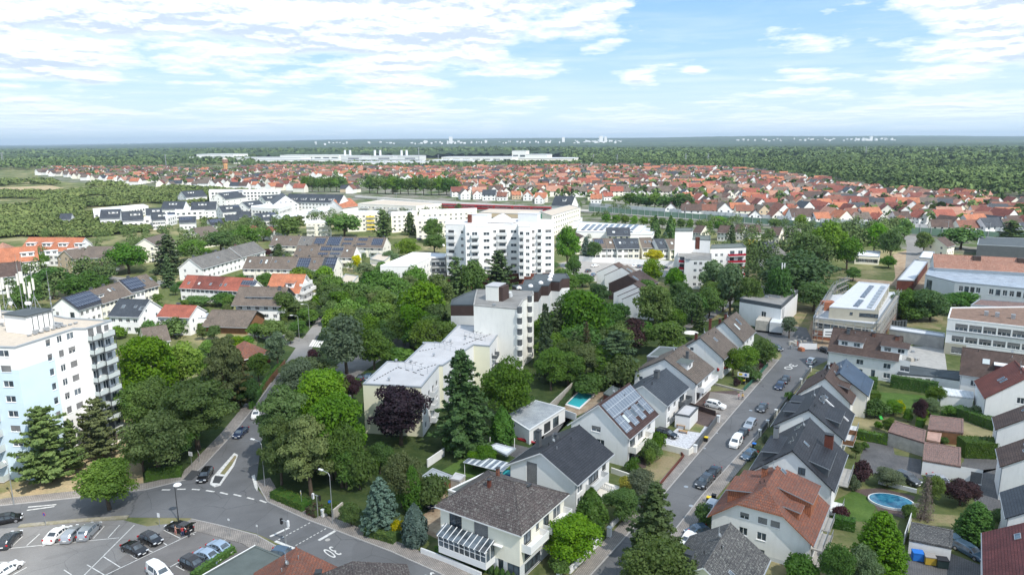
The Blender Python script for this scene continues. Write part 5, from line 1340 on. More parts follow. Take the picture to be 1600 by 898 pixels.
def scaffold(label,pts,h,lv=2.0,d=.9):
 P=[Vector(G(*q))for q in pts];r=thing('scaffolding',label,'scaffolding',(P[0].x,P[0].y,0));m=MB();bd=MB()
 for i in range(len(P)-1):
  a,b=P[i]-P[0],P[i+1]-P[0];L=(b-a).length;t=(b-a)/L;n=Vector((t.y,-t.x))*d;k=max(1,int(L/2.5))
  for q in range(k+1):
   c=a+t*(L*q/k)
   for w_ in(Vector((0,0)),n):m.tube((c.x+w_.x,c.y+w_.y,0),(c.x+w_.x,c.y+w_.y,h),.055,n=4,cap=False)
  z=lv
  while z<h+.1:
   for w_ in(Vector((0,0)),n):
    for dz in(0,1.0):m.tube((a.x+w_.x,a.y+w_.y,z+dz),(b.x+w_.x,b.y+w_.y,z+dz),.045,n=4,cap=False)
   bd.quad((a.x,a.y,z),(a.x+n.x,a.y+n.y,z),(b.x+n.x,b.y+n.y,z),(b.x,b.y,z));bd.quad((a.x,a.y,z-.04),(b.x,b.y,z-.04),(b.x+n.x,b.y+n.y,z-.04),(a.x+n.x,a.y+n.y,z-.04));z+=lv
 m.build('poles',METB,r);bd.build('boards',plain('scaffold_boards%d'%len(MATS),(.33,.30,.25),.9,.2,1),r)
scaffold('scaffolding along the camera side of the unfinished building',[(1270,533),(1366,548)],7.5)
scaffold('scaffolding along the right side of the unfinished building',[(1366,548),(1400,492)],8.5)
scaffold('scaffolding at the left back of the unfinished building',[(1270,533),(1300,480),(1320,470)],9.5)
bn=MB();x,y=G(1292,537);bn.box(-2,-.05,0,2,.05,2.4);bn.box(-1.5,-.07,.5,1.5,-.053,.8,1);bn.box(-1.5,-.07,1.3,.5,-.053,1.6,1);o=bn.build('banner',[WMET,DGREY]);o.location=(x,y-1.8,2.6);o.rotation_euler=(0,0,R(-8));tag(o,'white banner hanging on the scaffolding above the brick base','banner')
block('site_canopy','long pale flat canopy in front of the building site',[(1390,514),(1476,526),(1476,520),(1392,508)],3.6,roof=F_WHITE,wall=CONC,cat='canopy')
# --- modern white block at the right
mo,mf,ml=block('apartment_block','modern white three-storey block with brown planted roof at the right edge',[(1481,497),(1660,517),(1660,478),(1486,480)],10.0,roof=F_SEDUM,walls=[WHITE,TANW],matf=lambda i,u,v:1 if(v<3.2 and u<.20)else 0,cuts={k:((.20,),(3.2,))for k in range(4)},
 specs={0:[('grid',.07,.97,7,6.9,3,1,2.9,1.9,'s'),('grid',.05,.93,7,3.7,3,1,2.8,1.7,'s'),('grid',.06,.92,7,.5,3,1,2.8,1.8)]},edge=WMET,par=.5)
m=MB();Fm0,wd0=mf[0];m.box(0,6.55,.003,wd0,6.75,.25);link('cornice',m.mesh('cornice',ZINC),mo,Fm0)
for(px,py)in((1541,491),(1558,493),(1583,496)): 
 x,y=loc_of(mo,px,py,10);m=MB();m.box(x-.5,y-.5,9.6,x+.5,y+.5,10.9);m.build('roof_unit',METB,mo)
ridge_house('terraced_house','white house with dark brown roof and a red clad dormer left of the red roof',(1506,543),(1640,560),10.6,10.5,6.0,wall=WHITE,roof=T_BROWN,ovg=.3,verge=T_BROWN,wins=[w('r',7.5,3.4,1.1,1.3),w('r',7.5,.8,1.1,1.3),w('r',2,3.4,1.2,1.3)],dorm=[('r',6.2,16.5,4.2,1.7,3,dict(wall=T_WINE,roof=WMET,pitch=.02))],sky=[('r',3.8,2.4,1.4,1.4)],chim=[(12.8,-.5,.4,.9,.7,T_OLDR)])
def right_house(label,gl_,ze,W,L,zr,roof,th=57,sky=(),nm='gable_house',wins=()):
 """house at the right edge anchored on the far-left... left eave corner of its near gable"""
 a=Vector(G(*gl_,ze));t=R(th);u_=Vector((math.cos(t),math.sin(t)));v_=Vector((-u_.y,u_.x));M=a-v_*(W/2)
 return house(nm,label,(M.x,M.y),th,L,W,ze,zr,roof=roof,ov=.4,ovg=.3,sky=sky,wins=wins,verge=roof)
right_house('white house with a brown red tiled gable roof at the right edge',(1541,620),6.0,13,11,11.2,T_BRED,66,sky=[('l',5.5,3.4,.9,1.5),('l',7,3.2,.9,1.5)],wins=[('n',5.2,5.4,1.3,1.3,'w')])
right_house('row house with dark brown roof just below the brown red roof',(1559,669),6.0,13,6.2,10.6,T_BROWN,60,sky=[('l',2.0,2.6,.7,.8)],nm='terraced_house',wins=[])
right_house('row house with dark brown roof and three skylights',(1567,727),6.0,13,7.4,10.6,T_BROWN,60,sky=[('l',2.0,3.4,1.4,.8),('l',4.3,3.8,1.0,.8),('l',4.3,2.2,1.2,.8)],nm='terraced_house',wins=[])
right_house('row house with charcoal roof next to the wine red roof',(1576,807),6.0,13,8.0,10.6,T_SLATE,60,sky=[('l',1.5,4.4,1.0,.7),('l',3.5,3.4,1.0,.7)],nm='terraced_house',wins=[])
a=Vector(G(1535,898+40,4.6));b=Vector(G(1533,832,4.6));t_=(b-a);thw=math.degrees(math.atan2(t_.y,t_.x));n_=Vector((t_.y,-t_.x)).normalized();M=a+n_*7.5
house('gable_house','house with a large wine red tiled roof in the bottom right corner',(M.x,M.y),thw,t_.length,14.2,4.6,9.2,roof=T_WINE,ov=.3,verge=ZINC,sky=[('l',2.5,4.0,1.5,.8)])
# garages and sheds on the right
def shed(label,pts,z,roof,wall,name='garage',cat='garage',specs=None,**kw):return block(name,label,pts,z,roof=roof,wall=wall,specs=specs,cat=cat,par=.04,edge=kw.get('edge',roof))
shed('long garage row with a weathered reddish brown sheet roof and pale back wall',[(1388,674),(1444,691),(1447,672),(1398,657)],2.8,F_RUST,OLDC)
shed('garage with brown sheet roof and a grey door on its white front',[(1442,718),(1501,728),(1501,699),(1445,690)],2.8,F_RUST,WHITE,specs={0:[('win',7.2,.1,1.7,2.1,'s1')]})
shed('garden shed with a grey sheet roof between the hedges',[(1450,670),(1505,676),(1505,654),(1454,648)],2.6,F_RUST,WOOD,cat='shed',name='shed')
shed('white garage with a grey shingle roof beside the three bins',[(1421,842),(1487,855),(1489,828),(1424,815)],2.2,T_LICH,WHITE)
shed('white flat garage with translucent strip roof beside the lawn',[(1471,616),(1521,622),(1521,612),(1466,604)],2.8,F_POLY,WHITE)
shed('low white outbuilding with dark roof and dark doors behind the hedge',[(1402,583),(1463,588),(1466,577),(1412,569)],3.0,F_BITU,WHITE,cat='outbuilding',name='outbuilding',specs={0:[('grid',.08,.9,4,.2,3,1,1.0,2.1,'dark')]})
shed('low white outbuilding with charcoal roof joined to the house with the red dormer',[(1463,588),(1503,594),(1503,580),(1466,577)],3.2,F_BITU,WHITE,cat='outbuilding',name='outbuilding')
shed('small shed with a pale corrugated roof in the garden of the corner house',[(659,744),(692,752),(707,743),(676,731)],2.4,F_PANT,WOOD,cat='shed',name='shed')
shed('tiny grey shed beside the small corrugated shed',[(704,747),(718,750),(727,742),(712,738)],2.2,F_LIGHT,OLDC,cat='shed',name='shed')
shed('low grey garage roof behind the hipped roof',[(700,765),(716,770),(775,742),(757,738)],2.7,F_GREEN,LGREY,edge=WMET)
shed('small brick pump house beside the turquoise pool',[(943,614),(953,618),(972,608),(956,603)],2.6,F_GREEN,BRICKW,cat='shed',name='shed')
shed('small white cube annex with a flat roof in front of the slate roofed house',[(1055,646),(1078,650),(1091,636),(1070,631)],3.0,F_LIGHT,WHITE,cat='annex',name='garage',edge=DGREY)
shed('reddish patio roof between the two garages',[(1448,686),(1468,690),(1471,677),(1450,674)],2.3,plain('pinkish_sheet',(.42,.27,.22),.8,.15,1),WOOD,cat='shed',name='shed')
# bottom-centre roofs
block('flat_roof_hall','low building with a dark green grey flat roof at the bottom edge',[(318,898),(399,852),(447,872),(400,960),(250,960)],4.0,roof=F_GREEN,wall=LGREY,cat='building',edge=F_GREEN,par=.03)
m=MB();q0=G(316,899,4);q1=G(399,852,4);m.tube((*q0,4.1),(*q1,4.1),.07);tag(m.build('roof_rail',WMET),'thin white edge strip along the dark green grey flat roof','roof edge')
ridge_house('gable_house','house with old red brown tiled roof at the bottom edge beside the speckled roof',(436,920),(462,858),7.2,11,3.9,wall=WHITE,roof=T_OLDR,ov=.5,chim=[(4.2,-3.6,-.6,.8,.7,DGREY)])
ridge_house('hip_roof_house','house with lichen speckled brown roof beside the red brown one at the bottom edge',(560,935),(549,862),7.6,13,4.4,wall=WHITE,roof=T_MOSSY,ov=.5,hip=2.0)
# ================================================================== MIDGROUND BUILDINGS (left)
RH=ridge_house
AW=dict(auto=[('r',2,5,1.3,1.2),('n',3,2,1.1,1.2),('f',3,2,1.1,1.2)])
def aw(n,st=2,gn=2):return[('r',st,n,1.3,1.2),('f',3,gn,1.1,1.2),('n',3,gn,1.1,1.2),('l',st,n,1.3,1.2)]
RH('row_house','end house of the brown row with blue black solar roof and white gable',(97.5,465),(133,455),9.6,10.5,5.8,roof=T_BLACK,ov=.4,auto=aw(4),solar=[('r',.3,11.5,.4,5.6)],wins=[w('n',7.2,1.2,1.6,3.6,'dark')],verge=DGREY)
RH('terraced_house','brown roofed terrace between the two solar roofs, with a yellow painted end',(134,455.5),(186,441),9.3,10.5,5.4,roof=T_GBRO,ov=.5,wall=CREAM,auto=aw(8),sky=[('r',8,1.6,.9,1.4),('r',10,1.6,.9,1.4),('r',16,2.4,.9,1.2)],dorm=[('r',1.5,4,3.4,1.1,1,dict(wall=WMET))],chim=[(3,.5,.8,.8,.8,DGREY),(9,.5,.8,.8,.8,DGREY),(15,.5,.8,.8,.8,DGREY)])
RH('row_house','white gabled row house fully covered in dark blue solar panels',(186,438),(206,433.5),9.9,10.5,5.9,roof=T_BLACK,ov=.4,auto=aw(3),solar=[('r',.3,7.5,.3,5.6)],chim=[(5,1,.8,.9,.8,DGREY)])
RH('terraced_house','far end of the brown terrace with two skylights',(206,433.5),(228,428.5),9.3,10.5,5.4,roof=T_GBRO,ov=.5,wall=CREAM,auto=aw(4),sky=[('r',2.4,2.2,.9,1.4),('r',6,2.2,.9,1.4)])
RH('detached_house','white house with a dark slate roof and three skylights above its porch',(188,467),(233,468.5),9.6,11.5,5.6,roof=T_SLATE,ov=.4,wins=[w('f',3.5,6,.9,.9)],auto=[('r',2,4,1.4,1.1),('f',2,2,.9,1.1)],sky=[('r',2.5,2.6,1.1,1.3),('r',6.8,2.6,.9,1.0),('r',9.0,3.0,1.5,1.5)])
RH('detached_house','white house with a salmon red roof and dark chimney',(259,476),(307,477.8),8.4,8.5,5.8,roof=T_RED,ov=.4,auto=[('r',2,4,1.4,1.1),('f',2,2,.9,1.2)],chim=[(4.2,.4,.7,1.1,.8,DGREY)])
block('annex','low white flat annex joined to the salmon red roofed house',[(302,497),(322,496),(326,489),(305,488)],4.5,roof=F_WHITE,wall=WHITE,cat='annex')
RH('carport_house','low building with a wide weathered grey roof and open carport',(335,484),(398,485.6),6.0,12,2.8,wall=WOOD,roof=T_GBRO,ov=1.0,ovg=.8,chim=[(7.5,1.2,.6,.7,.7,DGREY)],verge=DGREY)
RH('garden_house','brown hipped roof in the trees beside the road',(372,529),(396,537),6.2,9,3.0,wall=BRICKW,roof=T_OLDR,ov=.5,hip=3.2)
RH('garden_house','light brown gable roof behind the bright green trees',(222,513),(258,508),6.4,10,3.2,wall=CREAM,roof=T_GBRO,ov=.5)
# red row, three units with different reds
RH('terraced_house','left unit of the red roofed row with bright red tiles',(293.5,430),(310,430.8),9.0,9.5,5.2,roof=T_RED,ov=.4,auto=[('r',2,2,1.5,1.2),('n',2,2,1,1.2)],sky=[('r',2.2,3.2,.9,1.2)])
RH('terraced_house','middle units of the red roofed row with dull brownish red tiles',(310.3,430.8),(352,432.8),9.0,9.5,5.2,roof=T_BRED,ov=.4,auto=[('r',2,6,1.4,1.2)],sky=[('r',2,3.2,.9,1.2),('r',7,3.2,.9,1.2),('r',11.5,3.4,.9,1.2)])
RH('terraced_house','right unit of the red roofed row with a dark solar array',(352.5,432.8),(396,435),9.0,9.5,5.2,roof=T_RED,ov=.4,auto=[('r',2,6,1.4,1.2),('f',2,2,1,1.2)],sky=[('r',1.6,3.2,.9,1.2)],solar=[('r',8.2,14.5,1.2,3.4)])
# grey row rising to the right
RH('terraced_house','near part of the light grey terraced row with a big white gable',(296,404),(358,388.5),9.6,11.5,5.4,roof=T_GREY,ov=.4,auto=aw(9),chim=[(4,1,.8,.8,.8,DGREY),(13,1,.8,.8,.8,DGREY),(20,1,.8,.8,.8,DGREY),(26,1,.8,.8,.8,DGREY)],sky=[('r',15,3,1.2,1.2)])
RH('terraced_house','far part of the light grey terraced row',(359,386.5),(396,377.5),10.2,12,5.8,roof=T_GREY,ov=.4,auto=aw(6),chim=[(6,1,.8,.8,.8,T_OLDR)])
# houses beside the side street
RH('balcony_house','grey roofed house with a long dark dormer band and white balconies',(380,448),(446,449),10.0,12.5,5.6,roof=T_GBRO,ov=.9,ovg=1.2,verge=DMET,auto=[('r',2,5,1.4,1.2),('f',2,3,1.6,2.0)],dorm=[('r',3.0,15.0,4.6,.9,5,dict(wall=DGREY,pitch=.3))],balc=[('f',1,12,5.4,dict(d=1.6,mat=LGREY)),('f',.5,12.3,2.7,dict(d=1.9,mat=LGREY))],chim=[(13.5,-1,.6,.9,.8,DGREY),(9,0,.3,.6,.5,DGREY)])
RH('balcony_house','white house with a vivid orange roof and stacked white balconies',(429,428),(475,429),10.8,12.5,5.4,roof=T_ORAN,ov=.5,ovg=.9,auto=[('r',2,4,1.4,1.2),('f',2,3,1.6,2.0)],dorm=[('r',6.5,9.5,4.8,1.8,1,dict(wall=WHITE))],balc=[('f',2,10,7.2,dict(d=1.4)),('f',1,12,4.6,dict(d=1.8)),('f',.5,12.3,1.9,dict(d=2.1))])
# three long brown rows with solar arrays
def long_row(lbls,p0,p1,zr,W,ze,n,extra):
 a=Vector(G(*p0,zr));b=Vector(G(*p1,zr));L=(b-a).length
 th=math.degrees(math.atan2(b.y-a.y,b.x-a.x))
 for i in range(n):
  m=a+(b-a)*(i/n);l=L/n-.02;e=extra.get(i,{})
  rf=e.get('roof',rr2.choice([T_GBRO,T_GBRO,T_GREY])); 
  house('row_house',lbls(i),(m.x,m.y),th,l,W,ze,zr+(i%2)*.12,roof=rf,ov=.4+.01*i,ovg=.02 if i<n-1 else .2,wall=e.get('wall',rr2.choice([WHITE,CREAM,OFFW])),auto=[('r',2,2,1.3,1.2)]+([('f',3,2,1,1.2)]if i==n-1 else[])+([('n',3,2,1,1.2)]if i==0 else[]),
              chim=[(l*.8,.4,.8,.8,.7,DGREY)],sky=e.get('sky',[('r',l*.3,2.2,.8,1.2)]),solar=e.get('solar',[]),group='row houses with brown and solar roofs',balc=[('r',l*.2,l*.8,2.7,dict(d=1.2,mat=rr2.choice([LGREY,OFFW,CREAM])))])
rr2=random.Random(3)
long_row(lambda i:nth(i)+' house from the left in the front brown row behind the orange roof',(387,401),(527.5,402.5),9.4,11,5.2,7,{4:dict(solar=[('r',.5,6,.6,6.0)],sky=[]),6:dict(roof=T_SLATE,solar=[('r',1.4,6.0,.4,4.4)],sky=[]),1:dict(sky=[('r',1,2,.9,2.2),('r',3.4,2,.9,2.2)])})
long_row(lambda i:nth(i)+' house from the left in the middle brown row, before the yellow tree',(465,384),(557,385.5),9.4,11,5.2,5,{2:dict(solar=[('r',.5,6,.6,3.0),('r',.2,5.0,4.4,5.8)],sky=[]),3:dict(solar=[('r',.5,6,1.2,3.0),('r',.2,5.0,4.4,5.6)],sky=[])})
long_row(lambda i:nth(i)+' house from the left in the rear brown row below the cream blocks',(428,368.5),(604,372),9.4,11,5.2,8,{3:dict(solar=[('r',1,6.8,1.2,5.4)],sky=[]),4:dict(solar=[('r',.3,7.4,.2,6.2)],sky=[]),5:dict(solar=[('r',1,6,.8,2.4),('r',1,6,4.2,5.4)],sky=[]),6:dict(solar=[('r',1,6,.6,2.4),('r',1,6,4.4,5.4)],sky=[]),7:dict(solar=[('r',1,6.8,.8,5.4)],sky=[])})
# cream blocks behind
def cb(label,pts,z,ns,n,roof=F_LIGHT,wall=CREAM,e=0,balc=(),mat=YELP,**kw):
 sp_={e:[('grid',.04,.96,n,1.0,2.8,ns,1.5,1.2)]+[('balc',a,b,1.0,2.8,ns,1.2,mat)for a,b in balc]}
 sp_.update(kw.pop('more',{}));kw.setdefault('auto',(1.0,2.8,ns,1.5,1.2))
 return block('apartment_block',label,pts,z,roof=roof,wall=wall,specs=sp_,par=.3,edge=kw.pop('edge',WMET),**kw)
cb('small cream block of three floors left of the big round tree',[(478,348),(517,348),(517,344),(479,344)],9.0,3,5,balc=((.55,.9),(.05,.35)),mat=OFFW)
cb('cream block with yellow balconies right of the big round tree',[(542,334),(594,333),(596,329),(545,330)],12.0,4,5,balc=((.58,.82),))
cb('cream block half hidden by dark conifers',[(611,335),(651,333),(652,329),(612,331)],12.0,4,5)
cb('cream block with a tan end wall beside the white tower',[(650,343),(702,342),(703,338),(652,338)],12.0,4,6)
cb('long cream block behind the white tower and its conifers',[(655,333),(744,329),(745,325),(657,328)],12.0,4,10)
xb,xf,xl=cb('white flat-roofed four-storey block with dark balconies at its right end',[(594,415),(640,416),(672,402),(696,401),(697,396),(645,394)],10.5,3,3,wall=WHITE,roof=F_WHITE,more={1:[('grid',.05,.95,6,1.2,2.8,3,1.2,1.3)],2:[('grid',.05,.95,3,1.2,2.8,3,1.4,1.5),('balc',.1,.95,.9,2.8,4,1.6,DGREY)]})
block('garage','low pale flat garages between the yellow tree and the white block',[(566,422),(592,427),(602,414),(580,411)],3,roof=F_GRAV,wall=CREAM,cat='garage')
block('garage','low pale flat garages behind the brown row gable',[(578,404),(600,408),(612,398),(590,396)],4,roof=F_GRAV,wall=CREAM,cat='garage')
block('garage','cream flat annex right of the front brown row',[(527,440),(548,445),(560,431),(540,428)],3.5,roof=F_GRAV,wall=CREAM,cat='garage')
# --- white tower in the middle
ZW=25.0
wt_pts=[(696,350),(727,351),(727,354),(768,353),(768,350),(810,350),(810,353),(829,353),(829,350),(866,349),(866,343),(790,341),(697,344)]
ws={0:[('balc',.08,.48,4.0,2.78,7,1.3,LGREY),('grid',.7,.95,1,4.6,2.78,7,1.2,1.2),('grid',.1,.45,1,4.2,2.78,7,2.6,1.7,'dark')],
      2:[('grid',.03,.16,1,4.6,2.78,7,1.2,1.2),('grid',.2,.5,1,4.2,2.78,7,2.2,1.8,'dark'),('balc',.2,.52,4.0,2.78,7,1.3,LGREY),('grid',.62,.98,1,4.6,2.78,7,2.4,1.2)],
      4:[('grid',.02,.2,1,4.6,2.78,7,1.2,1.2),('grid',.25,.55,1,4.2,2.78,7,2.6,1.8,'dark'),('balc',.22,.58,4.0,2.78,7,1.3,LGREY),('grid',.66,.98,1,4.6,2.78,7,2.4,1.2)],
      6:[('balc',.05,.45,4.0,2.78,7,1.3,LGREY),('grid',.05,.45,1,4.2,2.78,7,1.4,1.8,'dark'),('grid',.55,.95,1,1.8,2.78,8,1.4,1.2,'w')],
      8:[('grid',.02,.2,1,1.8,2.78,8,1.2,1.2),('balc',.26,.48,4.0,2.78,7,1.3,LGREY),('grid',.26,.48,1,4.2,2.78,7,1.5,1.8,'dark'),('grid',.6,.9,1,1.8,2.78,8,2.5,1.2)]}
wtw,wtf,wtl=block('tower_block','white apartment tower with grey balconies and red brick ground floors in the middle of town',wt_pts,ZW,roof=F_LIGHT,walls=[WHITE,BRICKW],matf=lambda i,u,v:1 if v<4.6 else 0,cuts={k:((),(4.6,))for k in range(13)},specs=ws,cat='apartment tower',edge=WMET)
for(px,py,a,h_,lb)in((750,346,5.5,3.0,0),(827,345,5.5,3.2,1)):
 x,y=loc_of(wtw,px,py,ZW);roofbox(wtw,x-a/1.3,y-2.5,x+a/1.3,y+2.5,ZW-.2,ZW+h_,LGREY if lb else WHITE,F_WHITE,'plant_room')
x,y=loc_of(wtw,734,347,ZW);m=MB();m.box(x-.7,y-.7,ZW-.2,x+.7,y+.7,ZW+3.2);m.build('chimney',BRICKW,wtw)
x,y=loc_of(wtw,783,347,ZW);m=MB();m.poly([(x-6,y-2.5,ZW),(x+6,y-2.5,ZW),(x,y-2.5,ZW+3.4)]);m.poly([(x+6,y+3,ZW),(x-6,y+3,ZW),(x,y+3,ZW+3.4)]);m.quad((x-6,y-2.5,ZW),(x,y-2.5,ZW+3.4),(x,y+3,ZW+3.4),(x-6,y+3,ZW),1);m.quad((x,y-2.5,ZW+3.4),(x+6,y-2.5,ZW),(x+6,y+3,ZW),(x,y+3,ZW+3.4),1);m.build('gable_roof',[WHITE,F_LIGHT],wtw)
# --- block with red balconies
rb_pts=[(1058,406),(1069,408),(1069,411),(1110,410),(1112,400),(1106,394),(1058,396)]
block('apartment_block','white block with dark red balconies and stepped roofs, front wing',[(1059,400),(1070,401),(1070,405),(1112,405),(1112,396),(1060,393)],12.0,roof=F_GREY,wall=WHITE,edge=CONC,specs={0:[('balc',.3,.95,1.2,2.8,4,1.0,REDP),('grid',.3,.95,1,1.3,2.8,4,2.0,2.0,'dark')],2:[('grid',.3,.7,2,1.4,2.8,4,1.2,1.1,'w')]})
block('apartment_block','taller white rear wing with a green grey roof edge',[(1056,372),(1110,375),(1110,368),(1058,367)],17.5,roof=F_GREEN,wall=WHITE,edge=F_GREEN)
block('apartment_block','white top storey box with green grey roof',[(1055,361),(1082,361),(1083,356),(1056,356)],21.0,roof=F_GREEN,wall=WHITE,edge=F_GREEN)
block('apartment_block','white right wing with red balconies and orange awnings',[(1110,388),(1166,386),(1160,380),(1112,382)],13.5,roof=F_GREEN,wall=WHITE,edge=F_GREEN,specs={0:[('grid',.1,.4,2,1.6,2.8,4,1.2,1.1),('balc',.5,.96,1.6,2.8,4,1.4,REDP),('grid',.5,.96,2,1.7,2.8,4,2.0,2.0,'dark')]})
m=MB();x,y=G(1090,375,20);m.box(-.7,-.7,0,.7,.7,4.6);o=m.build('chimney_stack',BRICKW);o.location=(x,y,16.5);tag(o,'dark red brick chimney stack on the stepped white block','chimney')
# --- zigzag terrace with white gable walls
for k,q in enumerate(((981,468),(973,463),(965,457.5),(955,443),(946,430),(933,425))):
 row_house('terrace_unit',['nearest white gable wall of the staggered terrace','second white gable wall of the staggered terrace','third white gable wall of the staggered terrace','dark brown unit in the middle of the staggered terrace','fifth gable of the staggered terrace, before the parking','last white gable of the staggered terrace, nearest the parking'][k],q,(q[0]+40,q[1]+10),6.0,anchor='l',L=5.2 if k!=3 else 12,W=14.5,zr=9.8,wall=WHITE if k!=3 else BROWNW,roof=T_BROWN if k!=4 else T_GBRO,ov=.3,ovg=.03,verge=BROWNW,sky=[('r',1.0,1.5,1.5,2.5)]if k in(3,4)else[])
# --- houses right of the white tower
RH('detached_house','house with a dark roof full of skylights right of the white tower',(884,357),(912,369),9.4,11,5.6,wall=CREAM,roof=T_BROWN,ov=.3,auto=aw(5),sky=[('r',2+2.2*k,2.0+(k%2)*1.6,1.2,1.6)for k in range(6)])
for k,(x0_,y0_,x1_,y1_,rf,wl_)in enumerate(((926,373,944,372.6,T_GBRO,WHITE),(944,372.8,959,372.4,T_GBRO,WHITE),(958.5,373.2,977,372.6,T_SLATE,WHITE),(978,372.6,996,372.4,T_SLATE,OFFW),(998.5,371.8,1017,371.4,T_GBRO,CREAM),(1022,373.6,1037,373,T_SLATE,WHITE),(1039,373.8,1060,373,T_GBRO,CREAM))):
 RH('row_house',nth(k)+' gabled house from the left in the row between the tower and the stepped block',(x0_,y0_),(x1_,y1_),9.6,12,5.4,wall=wl_,roof=rf,ov=.3,ovg=.1,auto=[('r',2,2,2.0,1.3),('n',2,2,1,1.2),('f',2,2,1,1.2)],sky=[('r',2,2.4,1.1,1.5),('r',4.2,2.4,1.1,1.5)]if k else[('r',4,3,.8,1)],solar=[('r',.5,5,.5,4)]if k==0 else[])
RH('detached_house','pair of houses with grey skylit roof in front of the flat supermarket',(948,356),(983,356),9,11,5.2,wall=CREAM,roof=T_SLATE,auto=aw(4),sky=[('r',3,3,1.5,1.5),('r',10,3,1.5,1.5),('r',13,3,1.5,1.5)])
# supermarket with striped roof
sm,sf,slp=block('supermarket','wide low hall with a white roof striped with blue solar rows',[(900,362),(1000,363),(1010,352),(906,346)],6.0,roof=F_WHITE,wall=WHITE,cat='commercial hall')
for k in range(9):
 t=k/9;rectpoly(sm,[(912+86*t-4,359),(917+86*t-4,359),(926+86*t-4,350.5+.6*t),(921+86*t-4,350.5+.6*t)],6.1,'solar_row',SOLAR,.4)
block('commercial_building','low white shop with a dark glazed front beside the striped roof hall',[(983,366),(1020,366),(1025,356),(986,356)],5.5,roof=F_WHITE,walls=[WHITE,DGREY],matf=lambda i,u,v:1 if v<3.2 else 0,cuts={k:((),(3.2,))for k in range(4)},cat='shop')
ob,of_,ol_=block('office_building','beige four-storey office building with a green oval sign and ribbon windows',[(845,331),(862,337),(907,324),(890,320)],13.0,roof=F_GRAV,walls=[CREAM,BEIGE],matf=lambda i,u,v:0,specs={1:[('grid',.05,.95,12,1.2,3.1,4,2.2,1.2,'w')]},cat='office building')
sg=thing('sign','green oval sign on the beige office building','sign',(*G(848,334,12),10.4),math.radians(-30));m=MB();m.tube((0,-.3,0),(0,-.15,0),1.5,n=24);o=m.build('panel',plain('sign_green',(.03,.30,.16),.5,.02),sg);o.scale=(1.7,1,1);m=MB();m.tube((0,-.33,0),(0,-.31,0),1.3,n=24);m.box(-1,-.36,-.1,1,-.34,.1,1);o=m.build('emblem',[plain('sign_green2',(.05,.38,.22),.5,.02),WMET],sg);o.scale=(1.6,1,1)
block('commercial_building','flat beige hall left of the office building, behind the white tower',[(748,332),(838,335),(848,328),(765,326)],9.0,roof=F_GRAV,wall=BEIGE,cat='commercial hall',specs={0:[('grid',.05,.95,14,1.4,3.4,2,3.0,1.2,'dark')]})
block('commercial_building','white low hall between the office building and the tower',[(862,352),(905,344),(910,339),(866,343)],5.0,roof=F_WHITE,wall=WHITE,cat='commercial hall')
# white car-park wall etc
wall_line('boundary_wall','long white wall behind the row of parked cars',[(905,408),(925,410),(960,411),(1060,417)],2.6,.3,WHITE)
# --- white development on the left, new housing
nd=random.Random(11)
def flatn(label,p,z,n,rows=3):return block('apartment_block',label,p,z,roof=F_WHITE,wall=WHITE,edge=WMET,auto=(1.0,2.9,rows,2.0,1.5,'dark'),par=.3)
flatn('long white flat terrace at the left end of the new estate',[(146,333),(170,331),(232,322),(224,319),(145,326)],7,8,2)
flatn('white flat-roofed terrace in front of the new estate',[(224,343),(262,341),(276,337),(272,334),(226,338)],6,6,2)
flatn('wide white block with roof terraces in the middle of the new estate',[(272,330),(318,328),(340,322),(336,320),(276,325)],7,6,2)
flatn('long white four-storey block at the back of the new estate',[(326,300),(438,299),(438,296),(327,296)],12,16,4)
flatn('white block with grey balconies on the right of the new estate',[(392,324),(436,326),(456,320),(452,317),(394,319)],8,6,2)
flatn('low white terrace with roof gardens below the long dark roof',[(428,346),(505,331),(520,326),(512,322),(424,337)],6,8,2)
for k,(x0_,y0_,x1_,y1_,Lw)in enumerate(((158,328,188,327,14),(190,331,222,329.5,14),(283,299,316,297,16),(340,302,378,298,16),(256,315,290,314.5,15),(300,316,338,315,15),(280,339,305,338,10),(325,343,345,341.5,10),(352,336,372,335,10),(370,331,390,330,10),(95,334,112,333.5,9))):
 RH('new_house',['left house of the gabled pair at the front of the new estate','right house of the gabled pair at the front of the new estate','tall gabled white house at the rear left of the new estate','tall gabled white house at the rear right of the new estate','gabled house with large dormers in the middle left of the new estate','gabled house with large dormers in the middle of the new estate','small white house with blue solar roof at the lower edge of the new estate',
       'small white house with black solar roof at the lower edge of the new estate','small white house with slate roof beside the black solar roof','white gabled house at the lower right of the new estate','lone white house in the green scrub left of the new estate'][k],(x0_,y0_),(x1_,y1_),12.5 if k<6 else 8.5,Lw,7 if k<6 else 4.8,roof=T_SLATE if k not in(7,)else T_BLACK,ov=.4,auto=[('r',3,4,1.4,1.3),('n',3,3,1.1,1.3)],dorm=[('r',5,11,3.4,1.5,2,dict(wall=WHITE,roof=T_SLATE,pitch=.15))]if k<6 else[],solar=[('r',.5,8,.3,3.6)]if k in(6,7)else[])
for k,(x0_,y0_,x1_,y1_)in enumerate(((228,326,252,325),(342,322,372,320),(378,316,404,313),(398,334,420,332),(408,306,436,304),(236,333,256,332))):
 RH('new_house',nth(k)+' of the terraced white houses with grey roofs filling the new estate',(x0_,y0_),(x1_,y1_),11,13,6.5,roof=T_SLATE,ov=.3,auto=[('r',2,5,1.5,1.4),('n',3,3,1.2,1.3)],dorm=[('r',4,9,3.4,1.4,1,dict(wall=WHITE,roof=T_SLATE,pitch=.1))],solar=[('r',10,15,.5,3)]if k%2 else[],group='white houses of the new estate')
